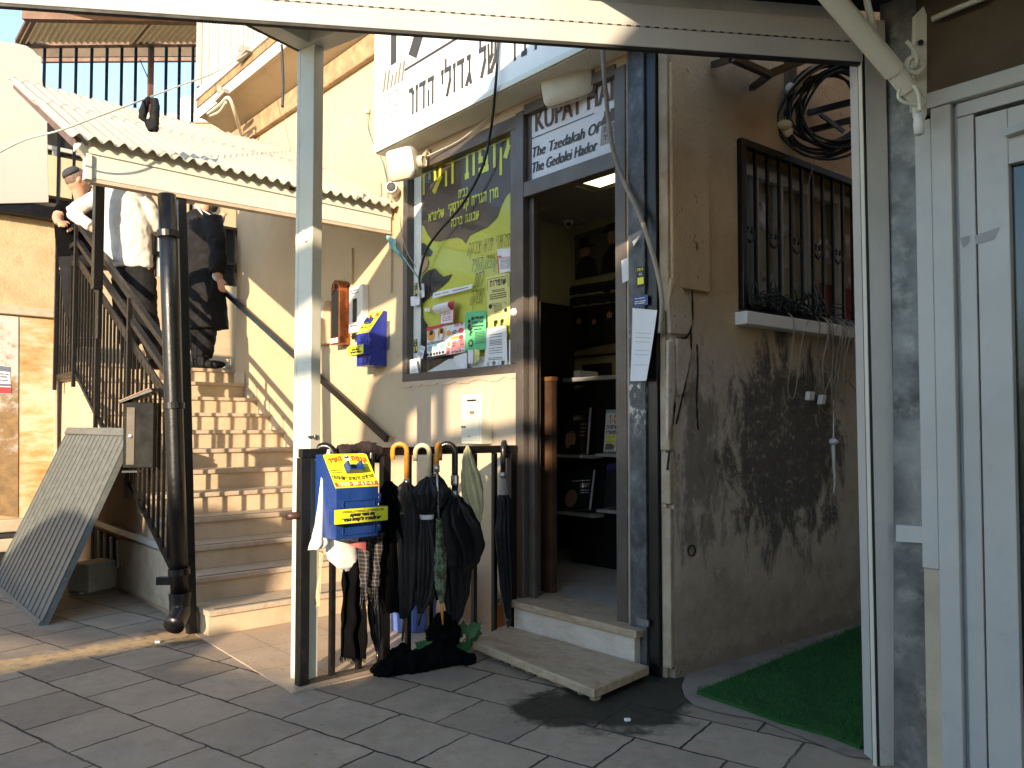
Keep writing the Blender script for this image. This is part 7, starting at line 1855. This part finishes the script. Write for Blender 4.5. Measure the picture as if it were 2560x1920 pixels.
# --- man in black T-shirt with a dark skullcap
p, q, k = person('man in a black T-shirt and dark skullcap resting a bare arm on the rail', 6.95, (470, 1180))
m = MB()
hc = q(505, 85, .0); f, x, u = head(m, hc, (.75, .62, -.12))
limb(m, [q(520, 240, .06), q(512, 190, .03), q(505, 120, .0)], [.072, .058, .06])
torso(m, q, k, [(480, 250, 120, .08), (485, 400, 120, .06), (490, 560, 110, .05)])
limb(m, [q(405, 285, -.02), q(400, 330, -.05), q(412, 345, -.08)], [.055, .052, .048]); limb(m, [q(412, 345, -.08), q(445, 372, -.16), q(478, 395, -.24)], [.048, .042, .032]); hand(m, q(478, 395, -.24), q(520, 410, -.3)-q(478, 395, -.24), V((0, -.3, 1)))
limb(m, [q(590, 290, .1), q(610, 370, .06), q(585, 420, -.1)], [.052, .046, .04]); hand(m, q(585, 420, -.1), V((-.5, -.8, -.1)), V((0, -.2, 1)))
limb(m, [q(450, 560, .05), q(455, 800, .04), q(460, 1080, .1)], [.085, .06, .045]); limb(m, [q(530, 560, .05), q(530, 800, .04), q(535, 1080, .12)], [.085, .06, .045])
m.build('body', M['skin'], p, mods=organic(.010, 3))
m = MB(); torso(m, q, k, [(505, 205, 52, .05), (480, 240, 110, .07), (475, 300, 142, .06), (478, 420, 140, .05), (485, 580, 128, .05)])
limb(m, [q(420, 262, .02), q(402, 290, -.02), q(400, 312, -.04)], [.078, .07, .064]); limb(m, [q(570, 260, .1), q(596, 300, .1), q(602, 330, .09)], [.075, .066, .062])
m.build('shirt', M['fabric_black'], p, mods=organic(.012, 3, .02, .09))
m = MB(); torso(m, q, k, [(490, 560, 126, .05), (490, 640, 124, .05)]); limb(m, [q(448, 620, .05), q(455, 850, .04), q(460, 1085, .1)], [.1, .08, .066]); limb(m, [q(532, 620, .05), q(530, 850, .04), q(535, 1085, .12)], [.1, .08, .066]); m.build('trousers', M['trousers'], p, mods=organic(.014, 3))
m = MB(); m.ell(hc-f*.022+u*.022, x*.081, f*.094, u*.100, 16, 12); m.build('hair', M['hair_short'], p, smooth=True)
m = MB(); kc = hc-f*.056+u*.050; kn = (u*.75-f*.66).normalized(); kx = x; ky = kn.cross(kx)
m.v += []; m.lathe(kc, kn, [(.084, -.01), (.082, .012), (.070, .036), (.045, .052), (.012, .058)], 20); m.build('skullcap', plain('charcoal_knit', (.040, .042, .048), .9, 0, .2, 60, .3, 200), p, smooth=True)
m = MB()
for a in (455, 535): m.ell(q(a, 1120, .10), V((.05, 0, 0)), V((0, .13, 0)), V((0, 0, .05)), 12, 8)
m.build('shoes', M['coat_black'], p, mods=organic(.012, 2))
# --- bearded man in a long black coat
p, q, k = person('bearded man in a long black coat walking off the top of the stairs', 7.75, (1310, 1300))
m = MB()
hc = q(1352, 165, .02); f, x, u = head(m, hc, (.95, .25, -.12))
limb(m, [q(1300, 300, .03), q(1318, 250, .03), q(1342, 200, .02)], [.075, .06, .06])
torso(m, q, k, [(1300, 300, 90, .02), (1330, 500, 100, 0), (1330, 700, 95, 0)])
limb(m, [q(1405, 330, -.10), q(1445, 520, -.16), q(1450, 640, -.18)], [.055, .048, .042]); limb(m, [q(1450, 640, -.18), q(1455, 700, -.18), q(1462, 735, -.18)], [.042, .036, .03]); hand(m, q(1464, 735, -.18), q(1478, 800, -.17)-q(1464, 735, -.18), V((-.4, -1, 0)))
limb(m, [q(1250, 340, .10), q(1330, 440, .0), q(1400, 420, .0)], [.055, .048, .042]); limb(m, [q(1400, 420, .0), q(1425, 390, .0), q(1436, 372, -.01)], [.042, .036, .03]); hand(m, q(1432, 378, -.02), V((.2, -.1, .9)), V((-.3, -1, 0)))
limb(m, [q(1290, 700), q(1275, 950, .02), q(1275, 1230, .03)], [.085, .06, .045]); limb(m, [q(1350, 700), q(1340, 950, .0), q(1325, 1230, -.02)], [.085, .06, .045])
m.build('body', M['skin'], p, mods=organic(.010, 3))
m = MB()
torso(m, q, k, [(1290, 268, 50, .03), (1290, 290, 84, .02), (1302, 330, 118, .01), (1320, 430, 130, .0), (1325, 560, 122, .0), (1322, 660, 116, .0), (1326, 800, 128, .0), (1334, 950, 140, .0), (1338, 1045, 146, .0)], .66)
torso(m, q, k, [(1230, 640, 30, .12), (1222, 850, 30, .12), (1214, 1075, 22, .12)], .8)
limb(m, [q(1400, 345, -.10), q(1443, 520, -.15), q(1450, 705, -.18)], [.098, .092, .076]); limb(m, [q(1235, 335, .08), q(1330, 450, -.06), q(1412, 412, -.04)], [.09, .076, .056])
m.build('coat', M['coat_black'], p, mods=organic(.013, 3, .035, .11))
m = MB(); limb(m, [q(1420, 338, -.1), q(1290, 262, -.03), q(1280, 250, .05)], [.004, .008, .008]); m.tube([q(1282, 254, -.08), q(1310, 275, -.11), q(1345, 325, -.12)], [.012, .014, .008], 8); m.build('shirt_collar', M['shirt_white'], p, smooth=True)
m = MB(); m.tube([q(1443, 728, -.17), q(1462, 722, -.19)], [.046, .044], 12); m.build('shirt_cuff', M['shirt_white'], p, smooth=True)
m = MB(); limb(m, [q(1290, 980), q(1275, 1100, .02), q(1278, 1235, .04)], [.09, .08, .066]); limb(m, [q(1348, 980), q(1342, 1100, .0), q(1330, 1232, -.02)], [.095, .086, .074]); m.build('trousers', M['trousers'], p, mods=organic(.012, 3, .02, .06))
m = MB()
m.ell(q(1275, 1272, .08), V((.10, .02, 0)), V((-.01, .06, 0)), V((0, 0, .05)), 12, 8); m.ell(q(1375, 1276, -.03), V((.16, -.02, 0)), V((.01, .06, 0)), V((0, 0, .045)), 14, 8); m.ell(q(1315, 1255, -.02), V((.07, 0, 0)), V((0, .06, 0)), V((0, 0, .075)), 12, 8); m.ell(q(1262, 1255, .07), V((.06, 0, 0)), V((0, .06, 0)), V((0, 0, .07)), 12, 8)
m.build('shoes', M['coat_black'], p, mods=organic(.011, 2))
m = MB(); m.ell(hc+f*.055-u*.09, x*.06, f*.05, u*.085, 14, 10); m.ell(hc+f*.02-u*.05, x*.076, f*.045, u*.06, 12, 8); m.build('beard', M['hair'], p, mods=organic(.010, 2, .02, .03))
m = MB(); m.ell(hc-f*.02+u*.03, x*.078, f*.092, u*.092, 14, 10); m.build('hair', M['hair'], p, mods=organic(.011, 2))
m = MB(); m.lathe(hc+u*.06-f*.01, u, [(.15, 0), (.152, .006), (.088, .014), (.086, .09), (.075, .11), (.02, .11)], 24); m.build('hat', M['coat_black'], p, smooth=False, bevel=.004)
